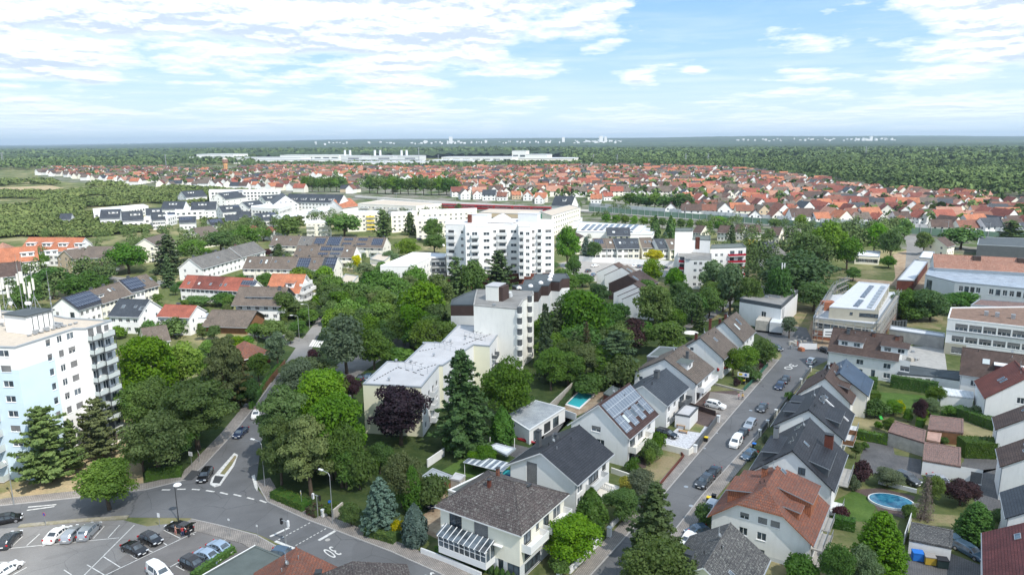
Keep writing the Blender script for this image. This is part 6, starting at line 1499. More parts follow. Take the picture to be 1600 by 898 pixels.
RH('long_house','long white apartment house with a dark roof and dormers behind the new estate',(452,303),(537,304.5),15,15,9,roof=T_SLATE,auto=[('r',3,16,1.6,1.4)],dorm=[('r',6+9*k,11+9*k,5.5,1.5,2,dict(wall=WHITE,roof=T_SLATE,pitch=.1))for k in range(5)])
RH('gable_house','tall white house whose gable faces the camera left of the long dark roof',(446,306),(440,301),15,20,8,roof=T_SLATE,auto=[('n',4,5,1.5,1.3)])
RH('gable_house','white shed-like house with two orange roof strips',(521,313),(547,310),11,18,5,wall=WHITE,roof=T_ORAN)
cb('long white block with grey balconies beside the railway',[(559,318),(650,322),(690,318),(600,312)],10,3,14,wall=OFFW,roof=F_GRAV,balc=((.05,.2),(.3,.45),(.55,.7),(.8,.95)),mat=LGREY)
# --- orange roofed blocks at the left edge
RH('apartment_house','white apartment house with a long orange roof and white dormers',(46,371),(132,371.7),13,14,7.5,roof=T_ORAN,auto=[('r',3,12,1.5,1.3),('f',3,3,1.2,1.3)],dorm=[('r',2+8.5*k,6.5+8.5*k,5.0,1.8,2,dict(wall=WMET,roof=WMET,pitch=.02))for k in range(4)],balc=[('r',9,13,2.8*q,dict())for q in(1,2)])
RH('apartment_house','white apartment house with orange roof at the left edge, nearer than its twin',(-30,391),(56,384.5),13,14,7.5,roof=T_ORAN,auto=[('r',3,12,1.5,1.3)],dorm=[('r',14+9*k,19+9*k,5.0,1.8,2,dict(wall=WMET,roof=WMET,pitch=.02))for k in range(3)],balc=[('r',20,24,2.8*q,dict())for q in(1,2)])
RH('apartment_house','pale orange hipped roof at the far left edge',(-10,379),(18,378),10,14,5.5,roof=T_SCH,hip=4)
RH('apartment_house','tan apartment house with a light brown roof, left of its twin',(101,391),(131,387),11,14,7.0,wall=BEIGE,roof=T_GBRO,auto=[('r',3,5,1.5,1.3),('n',3,3,1.2,1.3)],balc=[('r',8,12,2.6,{}),('r',8,12,5.2,{})])
RH('apartment_house','tan apartment house with a light brown roof, right twin beside the dark tree',(138,385.5),(178,385),12,15,8.0,wall=BEIGE,roof=T_GBRO,auto=[('r',3,6,1.3,1.3),('n',3,3,1.2,1.3)],balc=[('r',13,17,2.6,{}),('r',13,17,5.2,{})])
RH('apartment_house','white gabled house with a pinkish brown roof among dark trees',(226,373),(256,365),12,12,8,wall=CREAM,roof=T_GBRO,auto=[('n',3,2,1.2,1.3)])
RH('apartment_house','pinkish brown roofed house right behind the tall tree line',(299,357),(330,353),11,14,7,wall=CREAM,roof=T_GBRO,auto=aw(5))
RH('apartment_house','grey white house with a dark brown roof at the left edge',(-20,413),(30,409),11.5,13,7.0,wall=LGREY,roof=T_BROWN,auto=[('r',3,6,1.5,1.4),('f',3,2,1.2,1.3)])
RH('detached_house','red roofed house in the trees left of the cream blocks',(388,352),(402,352),8,12,5,wall=WHITE,roof=T_RED,hip=2)
RH('detached_house','low white house with a red ridge right behind the big trees',(418,354),(434,357),7,10,4.5,wall=WHITE,roof=T_RED)
# ================================================================== MIDGROUND (right)
sc,sf_,sl_=RH('school','long white school building with a faded red tiled roof',(1459,397),(1720,410),14,13,10.0,wall=LGREY,roof=T_SCH,ov=.5,ovg=.3),None,None
sc2,sF=sc[0],sc[1]
for k in range(4):add_window(sc2,sF['r'][0]@Matrix.Translation((0,0,.17)),16+k*2.9,5.8,1.6,2.8,'dark')
for k in range(7):add_window(sc2,sF['r'][0]@Matrix.Translation((0,0,.17)),33+k*7.5,6.8,1.7,1.8,'dark');add_window(sc2,sF['r'][0]@Matrix.Translation((0,0,.17)),33+k*7.5,2.6,1.7,1.4,'dark')
for k in(14,28):m=MB();m.box(k-1.2,-2.5,12.2,k+1.2,-.4,14.3);m.build('dormer',T_BROWN,sc2)
gy,gf_,gl_=block('school_hall','pale school hall with a blue grey metal roof and rows of small square windows',[(1446,429),(1492,440),(1720,462),(1720,440),(1540,426),(1452,418)],8.6,roof=F_MET,wall=LGREY,edge=ZINC,par=.02,cat='school building',
 specs={1:[('grid',.03,.2,4,5.4,3,1,1.3,1.9,'dark'),('grid',.25,.98,15,5.4,3,1,1.3,1.9,'dark'),('grid',.24,.9,12,.8,3,1,3.0,2.7,'dark')],0:[('win',1,3.5,2.6,3.5,'shopdark')]})
block('school_building','low hall with a red brown roof strip behind the modern block',[(1517,476),(1700,490),(1700,478),(1530,467)],7.0,roof=F_RUST,wall=WHITE,cat='school building')
block('covered_walk','long narrow flat white canopy with red posts in the school yard',[(1402,437),(1428,438),(1450,408),(1429,406)],4.0,roof=F_WHITE,wall=BRICKW,cat='canopy')
block('school_pavilion','small flat white roof at the left end of the school',[(1436,402),(1460,404),(1460,393),(1443,392)],4.5,roof=F_WHITE,wall=OFFW,cat='pavilion')
block('school_pavilion','low white flat-roofed pavilion in the park left of the street',[(1336,399),(1374,401),(1376,392),(1340,391)],4.0,roof=F_WHITE,wall=CREAM,cat='pavilion',specs={0:[('grid',.05,.95,6,1,3,1,1.6,1.6,'dark')]})
block('industrial_hall','long dark grey flat hall behind the trees at the right edge',[(1527,382),(1700,390),(1700,375),(1530,370)],7.0,roof=F_BITU,wall=DGREY,cat='hall')
for k,(x0_,y0_,x1_,y1_,rf,wl_)in enumerate(((1126,352,1142,353,T_BROWN,WHITE),(1152,351,1166,352,T_BROWN,WHITE),(1168,352,1186,352,T_BROWN,WHITE),(1206,355,1222,356,T_BROWN,CREAM),(1232,357,1250,358,T_GREY,WHITE),(1185,379,1208,378,T_SLATE,DGREY),(1204,391,1216,386,T_GREY,LGREY),(1464,373,1476,370,T_BROWN,CREAM),(1090,352,1102,353,T_BROWN,CREAM))):
 RH('detached_house',nth(k)+' small gabled house from the left among the trees before the railway',(x0_,y0_),(x1_,y1_),8.6,10,5,wall=wl_,roof=rf,auto=[('r',2,3,1.2,1.2),('n',2,2,1,1.2),('f',2,2,1,1.2)])
# --- railway with noise barriers
def rail_y(px):return 322+(px-690)*.045
BARR=GGREEN
def barrier(label,pts,h,mat,z0=0,t=.25,step=6):
 r=thing('noise_barrier',label,'noise barrier',(*G(*pts[0]),0));P=[Vector(G(*q))-Vector(G(*pts[0]))for q in pts];m=MB();po=MB()
 for i in range(len(P)-1):
  a,b=P[i],P[i+1];n=Vector((-(b-a).y,(b-a).x)).normalized()*t/2
  q=[(a+n),(a-n),(b-n),(b+n)];ar=sum(q[k][0]*q[(k+1)%4][1]-q[(k+1)%4][0]*q[k][1]for k in range(4));q=q if ar>0 else q[::-1]
  m.prism([(v.x,v.y)for v in q],z0,z0+h)
  L=(b-a).length;k=int(L/step)+1
  for j in range(k):c=a+(b-a)*(j/k);po.box(c.x-.2,c.y-.25,0,c.x+.2,c.y+.25,z0+h+.1)
 m.build('panel',mat,r);po.build('posts',METB,r)
emb=[(560,309),(700,318),(900,330),(1060,342),(1240,355),(1420,366),(1700,382)]
ribbon('railway_embankment',emb,-7,9,1.2,plain('ballast',(.33,.32,.30),.95,.2,1),slab=1.2)
barrier('front noise barrier of pale grey panels and green glass along the railway',[(920,332.5),(1060,343),(1240,356.5),(1420,368),(1700,385)],4.2,GGREEN,1.0)
barrier('rear noise barrier of pale panels along the far side of the railway',[(920,326),(1060,337),(1240,350),(1420,361),(1700,377)],4.0,LGREY,1.0)
wall_line('platform_wall','pale retaining wall along the railway left of the station',[(555,309),(700,322),(760,326)],2.4,.5,OFFW)
# red train
a=Vector(G(690,322,3));b=Vector(G(862,327.5,3));Lt=(b-a).length;nC=6
for k in range(nC):
 c0=a+(b-a)*(k/nC);c=a+(b-a)*((k+.97)/nC);l=(c-c0).length
 r=thing('train_carriage',nth(k)+' carriage from the left of the red train at the station','train carriage',(c0.x,c0.y,1.2),math.atan2((b-a).y,(b-a).x),'carriages of the red train')
 m=MB();m.box(0,-1.5,.5,l,1.5,3.7);m.box(.3,-1.3,3.7,l-.3,1.3,4.1);m.build('body',CP['red'],r);m=MB();m.box(.8,-1.53,1.9,l-.8,-1.503,2.9);m.build('window',GLASS,r);m=MB();m.box(1,-1.2,0,l-1,1.2,.5);m.build('bogie',DGREY,r)
# lamp / catenary masts
for k,px in enumerate((620,660,712,760,806,850,905,960,1015,1070,1125,1180,1240,1300,1360,1420,1480,1545)):
 py=312+(px-560)*.062;x,y=G(px,py);r=thing('catenary_mast',nth(k)+' thin grey catenary mast from the left beside the railway','mast',(x,y,0),0,'catenary masts along the railway');m=MB();m.tube((0,0,0),(0,0,9.5),.16,.1,6);m.tube((0,0,8.6),(.5,4.5,8.2),.07,n=5);m.build('pole',METB,r)
# ================================================================== TOWN BEYOND THE RAILWAY
def inpoly(p,poly):
 x,y=p;c=False;n=len(poly)
 for i in range(n):
  x0,y0=poly[i];x1,y1=poly[i-1]
  if(y0>y)!=(y1>y)and x<(x1-x0)*(y-y0)/(y1-y0)+x0:c=not c
 return c
TOWN=[(375,262),(430,258),(560,262),(700,262),(860,260),(1000,259),(1130,263),(1230,272),(1330,290),(1450,302),(1700,312),(1700,372),(1440,355),(1280,345),(1100,333),(960,322),(880,314),(700,304),(560,299),(480,296),(380,292),(330,290),(350,275)]
TOWNL=[(60,262),(250,262),(330,266),(375,270),(345,288),(300,292),(200,284),(150,280),(60,270)]
HOLES=[[(470,276),(535,276),(535,300),(470,300)],[(565,276),(706,280),(706,308),(565,304)],[(970,300),(1050,302),(1080,325),(970,318)],[(855,303),(920,305),(920,322),(855,320)]]
tr=random.Random(5)
rowa=R(14)
cands=[]
st_u,st_v=13.5,17.0
for i in range(-150,150):
 for j in range(-10,130):
  u=i*st_u+tr.uniform(-1.5,1.5);v=400+j*st_v+tr.uniform(-1.5,1.5)
  x=u*math.cos(rowa)-v*math.sin(rowa)*.0+u*0;y=v+u*math.sin(rowa)*-.35
  x+=v*.06
  if y<380:continue
  q=Q(x,y,4)
  if not(-40<q[0]<1660):continue
  if inpoly(q,TOWN)or inpoly(q,TOWNL):
   if any(inpoly(q,h)for h in HOLES):continue
   if j%3==2 and tr.random()<.92:continue      # streets and gardens
   if tr.random()<(.12 if q[0]>420 else .45)or math.sin(x*.017)*math.sin(y*.011+1)>.88:continue
   cands.append((math.hypot(x,y),x,y,tr.random()))
cands.sort()
roofs=[('orange',T_ORAN),('orange',T_ORAN),('salmon red',T_RED),('faded terracotta',T_OLDR),('faded terracotta',T_SCH),('faded terracotta',T_TERR),('brown red',T_BRED),('dark brown',T_BROWN),('grey brown',T_GBRO),('dark grey',T_SLATE)]
wls=[WHITE,WHITE,CREAM,OFFW,BEIGE]
def simple_house(mbw,mbr,L,W,ze,zr,x=0,y=0,c=1,s=0,wm=0,rm=0,mbg=None):
 def T(px,py,pz):return(x+px*c-py*s,y+px*s+py*c,pz)
 w2=W/2;l2=L/2
 for(a,b)in(((-l2,-w2),(l2,-w2)),((l2,w2),(-l2,w2))):mbw.quad(T(*a,0),T(*b,0),T(*b,ze),T(*a,ze),wm)
 mbw.poly([T(l2,-w2,0),T(l2,w2,0),T(l2,w2,ze),T(l2,0,zr),T(l2,-w2,ze)],wm);mbw.poly([T(-l2,w2,0),T(-l2,-w2,0),T(-l2,-w2,ze),T(-l2,0,zr),T(-l2,w2,ze)],wm)
 o=.45;sl=(zr-ze)/w2;z0=ze-o*sl+.1
 mbr.quad(T(-l2-.3,-w2-o,z0),T(l2+.3,-w2-o,z0),T(l2+.3,0,zr+.1),T(-l2-.3,0,zr+.1),rm);mbr.quad(T(l2+.3,w2+o,z0),T(-l2-.3,w2+o,z0),T(-l2-.3,0,zr+.1),T(l2+.3,0,zr+.1),rm)
 if mbg is not None:
  for f in range(2):
   for k in range(3):
    z=1.0+2.7*f;u=-l2+L*(k+.5)/3
    for sy in(-1,1):
     q=[T(u-.6,sy*(w2+.03),z),T(u+.6,sy*(w2+.03),z),T(u+.6,sy*(w2+.03),z+1.3),T(u-.6,sy*(w2+.03),z+1.3)];mbg.poly(q if sy<0 else q[::-1],0)
   for k in range(2):
    z=1.0+2.7*f;v=-w2+W*(k+.5)/2
    for sx in(-1,1):
     q=[T(sx*(l2+.03),v-.6,z),T(sx*(l2+.03),v+.6,z),T(sx*(l2+.03),v+.6,z+1.3),T(sx*(l2+.03),v-.6,z+1.3)];mbg.poly(q if sx>0 else q[::-1],0)
TH={}
def town_proto(ri,wi,v):
 k=(ri,wi,v)
 if k not in TH:
  L,W,ze,zr=[(12,9,5.4,9.6),(10,8.5,4.6,8.6),(15,9.5,5.6,10.2)][v]
  a,b,g=MB(),MB(),MB();simple_house(a,b,L,W,ze,zr,mbg=g)
  if v==1:b.box(-1,-1.2,zr-1.2,-.3,-.5,zr+.9)
  TH[k]=(a.mesh('wall',wls[wi]),b.mesh('roof',[roofs[ri][1]]),g.mesh('window',GLASS))
 return TH[k]
WN=['white','white','cream','off-white','tan']
MT={};RK=[]
for n_,(d,x,y,q)in enumerate(cands):
 far=n_>=300
 pw=[1.2,1.4,3,4,3.5,3,3,4,4,2]
 px=Q(x,y,4)[0]
 if px>1250 and y<700:pw=[2,1,3,2,3,2,3,4,3,2]
 if px<420:pw=[.4,.6,1,1.5,1.5,1.2,3,4,5,2]
 ri=tr.choices(range(10),pw)[0];wi=tr.choice([0,1,2,3,0,4 if tr.random()<.3 else 0]);v=tr.choice([0,0,1,2])
 ang=-.18+tr.choice([0,PI/2])+tr.uniform(-.12,.12)+(.35 if(int(x/90)+int(y/120))%3==0 else 0)
 if not far:
  w_,r_,g_=town_proto(ri,wi,v)
  o=bpy.data.objects.new('town_house',None);COL.objects.link(o);o.empty_display_size=.5
  side=['far left','left','left middle','middle','right middle','right','far right'][min(6,max(0,int(px/229)))]
  dp='front edge' if d<560 else('second rows' if d<620 else('third rows' if d<690 else 'deep rows'))
  tag(o,'house','house','town houses behind the railway');RK.append((o,(WN[wi],roofs[ri][0],dp,side),px));o.location=(x,y,0);o.rotation_euler=(0,0,ang);s=tr.uniform(.9,1.12);o.scale=(s,s,s)
  for nm,me in(('wall',w_),('roof',r_),('window',g_)):
   c=bpy.data.objects.new(nm,me);COL.objects.link(c);c.parent=o
 else:
  L,W,ze,zr=[(12,9,5.4,9.6),(10,8.5,4.6,8.6),(15,9.5,5.6,10.2)][v]
  if 'far' not in MT:MT['far']=MB()
  simple_house(MT['far'],MT['far'],L,W,ze,zr,x,y,math.cos(ang),math.sin(ang),[0,0,1,2,3][wi],4+[0,0,1,2,3,4,5,6,7,8][ri])
rank(RK,lambda k,n,c:('%s gabled house, %s roof, %s of the old town, %s'%k)if c==1 else '%s from left of %s gabled houses, %s roof, old town %s, %s'%(n,*k))
o=MT['far'].build('far_town_houses',[WHITE,CREAM,OFFW,BEIGE,T_ORAN,T_RED,T_OLDR,T_SCH,T_TERR,T_BRED,T_BROWN,T_GBRO,T_SLATE])
tag(o,'mass of small houses with orange, red and brown roofs reaching to the forest','town houses',kind='stuff')
print('town houses',len(cands))
# church-like slate roofed villa in front of the town
RH('town_hall','large old house with steep dark slate roofs and a white gable near the station',(868,306),(898,307),15,14,8,roof=T_SLATE,dorm=[('r',8,11,4,2,1,{})])
# water tower
x,y=G(353,268);wt_r=thing('water_tower','slender orange brick water tower with a pale top above the trees','water tower',(x,y,0))
m=MB();m.tube((0,0,0),(0,0,18),5.2,4.6,8);m.build('shaft',plain('tower_brick',(.55,.30,.13),.9,.1,.3),wt_r);m=MB();m.tube((0,0,18),(0,0,19),4.7,6.2,8);m.tube((0,0,19),(0,0,25),6.2,6.2,8);m.build('tank',T_SCH,wt_r);m=MB();m.tube((0,0,25),(0,0,28.5),6.6,1.2,8);m.build('roof',F_GRAV,wt_r)
m=MB()
for k in range(8):
 for z in(5,10,21):a_=k*PI/4+PI/8;m.box(-.5,-.1,z,.5,.1,z+2.6,T=Matrix.Rotation(a_,4,'Z')@Matrix.Translation((0,-5.0 if z<20 else-5.75,0)))
m.build('window',GLASS,wt_r)
# ---- factory halls
def hall(label,x0,x1,ytop,ybase,dep,mat=WHITE,roof=F_WHITE,name='factory_hall',bands=True):
 a=G(x0,ybase);b=G(x1,ybase);y=(a[1]+b[1])/2;lo,hi=1,120
 for _ in range(25):
  m_=(lo+hi)/2
  if Q(a[0],y,m_)[1]>ytop:lo=m_
  else:hi=m_
 h=lo;r=thing(name,label,'factory building',(a[0],a[1],0),math.atan2(b[1]-a[1],b[0]-a[0]));W=math.dist(a,b);m=MB();m.box(0,0,0,W,dep,h);m.build('wall',mat,r)
 m=MB();m.box(-.5,-.5,h+.01,W+.5,dep+.5,h+.8);m.build('roof',roof,r)
 if bands:
  m=MB();k=max(2,int(W/30))
  for i in range(k):m.box(W*(i+.15)/k,-.3,h*.35,W*(i+.85)/k,-.02,h*.55)
  m.build('window_band',GLASS,r)
 return r,W,h
hs=[('long low pale hall at the left end of the industrial area',145,250,250.5,255,60),('white hall left of the water tower',270,345,247,254,60),('bright white tall hall right behind the water tower',308,365,241.5,252,80),('white hall right of the water tower',365,470,247,256,60),('low white hall in front of the wide hall',400,520,250,258,50),
      ('pale hall left of the power plant',438,530,243,250,70),('low white hall before the power plant',540,660,254,261,50),('white hall right of the power plant',670,735,251,259,60),('pale flat hall behind the trees right of the power plant',690,800,246,252,70),('low brownish hall right of the white office cube',760,860,252,257,60),
      ('white office cube with a taller part',800,822,236,250,40),('long white logistics hall',822,855,242,252,70),('long beige logistics hall at the right end of the works',810,897,248,257,80),('low hall with blue strip near the forest edge',900,948,256,260,40)]
for h_ in hs:hall(*h_[:5],h_[5],mat=OFFW if 'beige' in h_[0]or 'brown' in h_[0]else WHITE)
for k,(x0_,x1_)in enumerate(((533,566),(580,614),(622,654))):
 r,W,h=hall(['left boiler house of the power plant with twin stacks','middle boiler house of the power plant with twin stacks','right boiler house of the power plant with twin stacks'][k],x0_,x1_,244,256,60,LGREY,bands=False)
 m=MB();m.box(W*.35,-.8,h*.25,W*.85,-.02,h*.75);m.build('window_band',SOLAR,r)
 for j,fx in enumerate((.05,.3)):
  m=MB();m.tube((W*fx,20,0),(W*fx,20,h*1.75),3.4,3.2,12);m.build('stack',LGREY,r)
hall('pale connecting hall of the power plant',534,655,250,258,30,LGREY)
for k,(px,yt,yb_)in enumerate(((260,243,262),(655,232,260),(685,243,252),(5,240,258))):
 x,y=G(px,yb_);z=10
 lo,hi=1,150
 for _ in range(25):
  m_=(lo+hi)/2
  if Q(x,y,m_)[1]>yt:lo=m_
  else:hi=m_
 o=thing('lattice_mast',['green grey floodlight mast left of the water tower','thin grey mast right of the power plant','thin pale stack in the industrial area','wide lattice pylon at the left edge'][k],'mast',(x,y,0));m=MB();wd_=1.2 if k!=3 else 4
 for a_ in range(4):m.tube((math.cos(a_*PI/2)*wd_,math.sin(a_*PI/2)*wd_,0),(math.cos(a_*PI/2)*wd_*.3,math.sin(a_*PI/2)*wd_*.3,lo),.35,n=4)
 for q in range(6):m.tube((-wd_*.9,0,lo*q/6),(wd_*.8,0,lo*(q+1)/6),.25,n=4);m.tube((wd_*.9,0,lo*q/6),(-wd_*.8,0,lo*(q+1)/6),.25,n=4)
 m.box(-wd_*1.3,-.5,lo,wd_*1.3,.5,lo+2);m.build('lattice',METB,o)
# pylons over the forest on the right
for k,(px,yb_,yt)in enumerate(sorted(((927,256,240),(964,260,241),(1071,258,240),(1106,258,240),(1056,250,241),(1318,250,236),(1352,252,229),(1320,246,233),(1237,246,236),(1448,242,232),(1463,246,231),(1545,250,232),(1202,248,236),(1531,246,233),(1563,244,231),(1478,240,230)))):
 x,y=G(px,yb_);lo,hi=5,160
 for _ in range(25):
  m_=(lo+hi)/2
  if Q(x,y,m_)[1]>yt:lo=m_
  else:hi=m_
 r=thing('pylon',nth(k)+' grey electricity pylon from the left above the forest','pylon',(x,y,0),.3,'electricity pylons above the forest');m=MB();b_=lo*.10
 for a_ in range(4):m.tube((b_*(1 if a_%2 else-1),b_*(1 if a_>1 else-1),0),(0,0,lo),lo*.008,n=4)
 for z,w_ in((.72,.22),(.84,.17),(.95,.11)):m.tube((-lo*w_,0,lo*z),(lo*w_,0,lo*z),lo*.007,n=4)
 m.build('lattice',METB,r)
# far towns on the horizon
fr_=random.Random(9);k_=0
def farblock(px,yb_,w_px,yt,label='far white building near the horizon',mat=WHITE):
 x,y=G(px,yb_);lo,hi=1,400
 for _ in range(25):
  m_=(lo+hi)/2
  if Q(x,y,m_)[1]>yt:lo=m_
  else:hi=m_
 dep=y;w_=w_px*dep/FPX;m=MB();m.box(-w_/2,0,0,w_/2,w_,lo);o=m.build('distant_building',mat);o.location=(x,y,0);tag(o,label,'building','distant white buildings near the horizon')
def hillh(t,y):
 if y<7000:return 0
 k=min(1,(y-7000)/5000);s=40+16*math.sin(t*3.1+1.2)+9*math.sin(t*9+4.1)+5*math.sin(t*23+.7)+(34 if t>-.1 else 34*max(0,(t+.5)/.4))
 return k*max(0,s)+(max(0,(y-15000)/11000)*55*(1+.5*math.sin(t*5+2.2)))
FB=MB()
def farhouse(mb,px,y,w_,h_,z=None):
 t=(px-800)/FPX*.98;x=t*y;z=12+hillh(t,y);mb.box(x-w_/2,y,z-10,x+w_/2,y+w_,z+h_)
for k,(px,w_,h_,lb)in enumerate(((706,40,78,'tallest pale tower block on the horizon left of the middle'),(882,34,62,'pale tower block on the horizon, left of the wide pair'),(941,45,75,'wide white tower block on the horizon, right of the middle'),(948,30,66,'slimmer white block touching the wide horizon tower'),(666,30,38,'small white block on the horizon, leftmost of its town'),(761,28,36,'small white block on the horizon right of the tallest tower'),(1363,30,46,'white block on the horizon above the forest on the right'))):
 m=MB();farhouse(m,px,8600,w_,h_);tag(m.build('distant_building',WHITE),lb,'building')
for k in range(150):
 px=fr_.choice([fr_.uniform(655,800),fr_.uniform(800,975),fr_.gauss(925,25),fr_.uniform(1150,1350),fr_.uniform(480,660),fr_.uniform(1330,1400)]);farhouse(FB,px,fr_.uniform(8000,9400),fr_.uniform(10,28),fr_.uniform(10,26))
tag(FB.build('distant_town',WHITE),'specks of white houses of a town along the horizon','town',kind='stuff')
for k in range(26):
 px=fr_.gauss(1405,17);farblock(px,245+fr_.uniform(-1,2),fr_.uniform(2,6),240.5+fr_.uniform(-1,1.8),nth(k)+' white building built in the clearing of the right forest')
for(px,yt)in((191,224.5),(200,224.5),(35,225.5)):farblock(px,229.2,2.5,yt,{191:'left of two tiny grey towers on the left horizon',200:'right of two tiny grey towers on the left horizon',35:'tiny grey tower at the far left horizon'}[px],mat=LGREY)
# ================================================================== FAR FOREST
nr=np.random.RandomState(4)
FORM=leafmat('forest_canopy',(.026,.052,.020),(.060,.100,.034),.05)
def forest_mat(name,a,b,sc_):
 m,nt,p,o=newmat(name);v=geo_pos(nt)
 c=nt.mix(nt.ramp(nt.noise(v,sc_,7,.75),[(.36,0),(.64,1)]),a,b);c2=nt.mix(nt.ramp(nt.noise(v,sc_*.12,4,.6),[(.35,0),(.65,.8)]),c,tuple(x*.62 for x in a))
 nt.link(c2,p.inputs['Base Color']);p.inputs['Roughness'].default_value=.95;p.inputs['Specular IOR Level'].default_value=.05;return m
FM1=forest_mat('forest_mixed',(.072,.120,.042),(.175,.235,.085),.03)
FM2=forest_mat('scrub_mixed',(.105,.155,.048),(.235,.275,.105),.04)
def blob_mass(name,pts,sizes,hs_,mat,label,q=26,jit=.35):
 """many small crowns, each an irregular cluster of leafy facets"""
 n=len(pts);pts=np.array(pts);sizes=np.array(sizes)[:,None];hs_=np.array(hs_)[:,None]
 D=nr.normal(0,1,(n,q,3));D/=np.linalg.norm(D,axis=2)[...,None];D[...,2]=np.abs(D[...,2])*1.1-.12
 rad=nr.uniform(.75,1.12,(n,q))
 C=np.stack([pts[:,0:1]+D[...,0]*rad*sizes,pts[:,1:2]+D[...,1]*rad*sizes,hs_*.52+D[...,2]*rad*hs_*.48],2).reshape(-1,3)
 N=D.reshape(-1,3);S=np.repeat(sizes[:,0],q)*(2.2/math.sqrt(q)) 
 me=leaf_mesh(name,C,N,S,mat,nr);o=link(name,me);tag(o,label,'trees',kind='stuff');return o
def scatter(poly,n,clear=0):
 out=[];xs=[p[0]for p in poly];P=[G(*p)for p in poly];wx=[p[0]for p in P];wy_=[p[1]for p in P]
 tries=0
 while len(out)<n and tries<n*30:
  tries+=1
  x=nr.uniform(min(wx),max(wx));y=nr.uniform(min(wy_),max(wy_)); 
  if not inpoly((x,y),P):continue
  if clear and math.sin(x*.021+1.7*math.sin(y*.013))+math.sin(y*.017+x*.008)+.8*math.sin(x*.06+y*.045)>clear:continue
  out.append((x,y))
 return out
AVOID=[]
for o_ in list(COL.objects):
 if o_.type=='EMPTY' and o_.parent is None and o_.get('category')and o_.get('category')not in('tree','shrub','antenna','mast','pylon','aerial','post'):
  for c_ in o_.children:
   if c_.name.startswith('wall')and c_.type=='MESH':
    bb=[Vector(q)for q in c_.bound_box];mx=Vector((max(q.x for q in bb),max(q.y for q in bb),0));mn=Vector((min(q.x for q in bb),min(q.y for q in bb),0))
    cc=Matrix.Rotation(o_.rotation_euler.z,4,'Z')@((mx+mn)/2);dd=mx-mn;k_=max(1,int(max(dd.x,dd.y)/max(4,min(dd.x,dd.y))));ax_=Vector((1,0,0))if dd.x>dd.y else Vector((0,1,0))
    for i_ in range(k_):
     q_=(mn+mx)/2+ax_*(max(dd.x,dd.y)*((i_+.5)/k_-.5));w_=Matrix.Rotation(o_.rotation_euler.z,4,'Z')@q_
     AVOID.append((o_.location.x+w_.x,o_.location.y+w_.y,min(dd.x,dd.y)*.55))
def mass(name,label,poly,n,size,hgt,mat=FM1,q=26,clear=0):
 P=scatter(poly,n,clear);s=nr.uniform(.7,1.3,len(P))*size;h=nr.uniform(.75,1.25,len(P))*hgt;return blob_mass(name,P,s,h,mat,label,q)
mass('forest','wide mixed forest spreading behind the old town on the right',[(940,262),(1130,264),(1230,272),(1340,289),(1450,302),(1720,314),(1720,262),(1300,250),(900,248)],7000,6.0,13,q=30,clear=1.25)
mass('forest','dark forest belt further back on the right',[(880,252),(1300,254),(1720,264),(1720,236),(1200,236),(880,236)],9000,11,17,q=14,clear=1.2)
mass('forest','forest belt on the left behind the scrubland',[(-80,268),(60,266),(230,262),(400,258),(400,243),(-80,245)],3200,9,15,q=18)
mass('forest','dark green forest strip behind the industrial area',[(-80,246),(900,242),(900,235),(-80,237)],6500,15,18,q=10)
mass('tree_belt','belt of trees between the old town and the factory halls',[(380,262),(700,264),(1000,260),(1000,256),(700,258),(380,257)],700,7,10,q=20)
mass('scrub','pale green scrubland with scattered bushes on the left',[(-80,300),(80,302),(250,292),(420,303),(330,312),(320,322),(225,318),(140,325),(60,345),(-80,350)],3000,4.0,4.4,FM2,40,.9)
mass('scrub','green bushland around the left housing estate',[(-80,345),(140,335),(250,346),(400,350),(330,372),(240,362),(130,372),(40,370),(-80,378)],2000,3.0,4.0,FM2,40,1.1)
mass('scrub','grassy strip with bushes before the left part of the town',[(-80,300),(60,285),(200,292),(330,303),(250,296),(80,290),(-80,280)],450,5,7,FM2,30,.4)
# canopy of the distant woods and low hills up to the horizon
mass('town_trees','garden trees scattered between the far roofs of the old town',TOWN,1700,4.6,9,q=18)
mass('town_trees','garden trees scattered in the left part of the old town',TOWNL,800,4.8,8.5,q=20)
m=MB();rows=[2600*(26000/2600)**(i/150)for i in range(151)];nc=420;V=[]
xs=np.linspace(-1.05,1.05,nc)
for y in rows:
 base=nr.uniform(8,20,nc)if y<9000 else nr.uniform(12,20,nc)
 for j in range(nc):V.append((xs[j]*y,y,base[j]+hillh(xs[j],y)))
F=[(i*nc+j,i*nc+j+1,(i+1)*nc+j+1,(i+1)*nc+j)for i in range(150)for j in range(nc-1)]
me=bpy.data.meshes.new('distant_woods');me.from_pydata(V,[],F);me.materials.append(forest_mat('distant_woods',(.028,.050,.026),(.075,.105,.045),.004));tag(link('distant_woods',me),'wooded plain and low hills running to the horizon','woods',kind='stuff')
# meadows in the right forest
for q in(((1200,252),(1400,251),(1400,254),(1200,255)),((1250,262),(1330,259),(1400,262),(1330,265))):pass
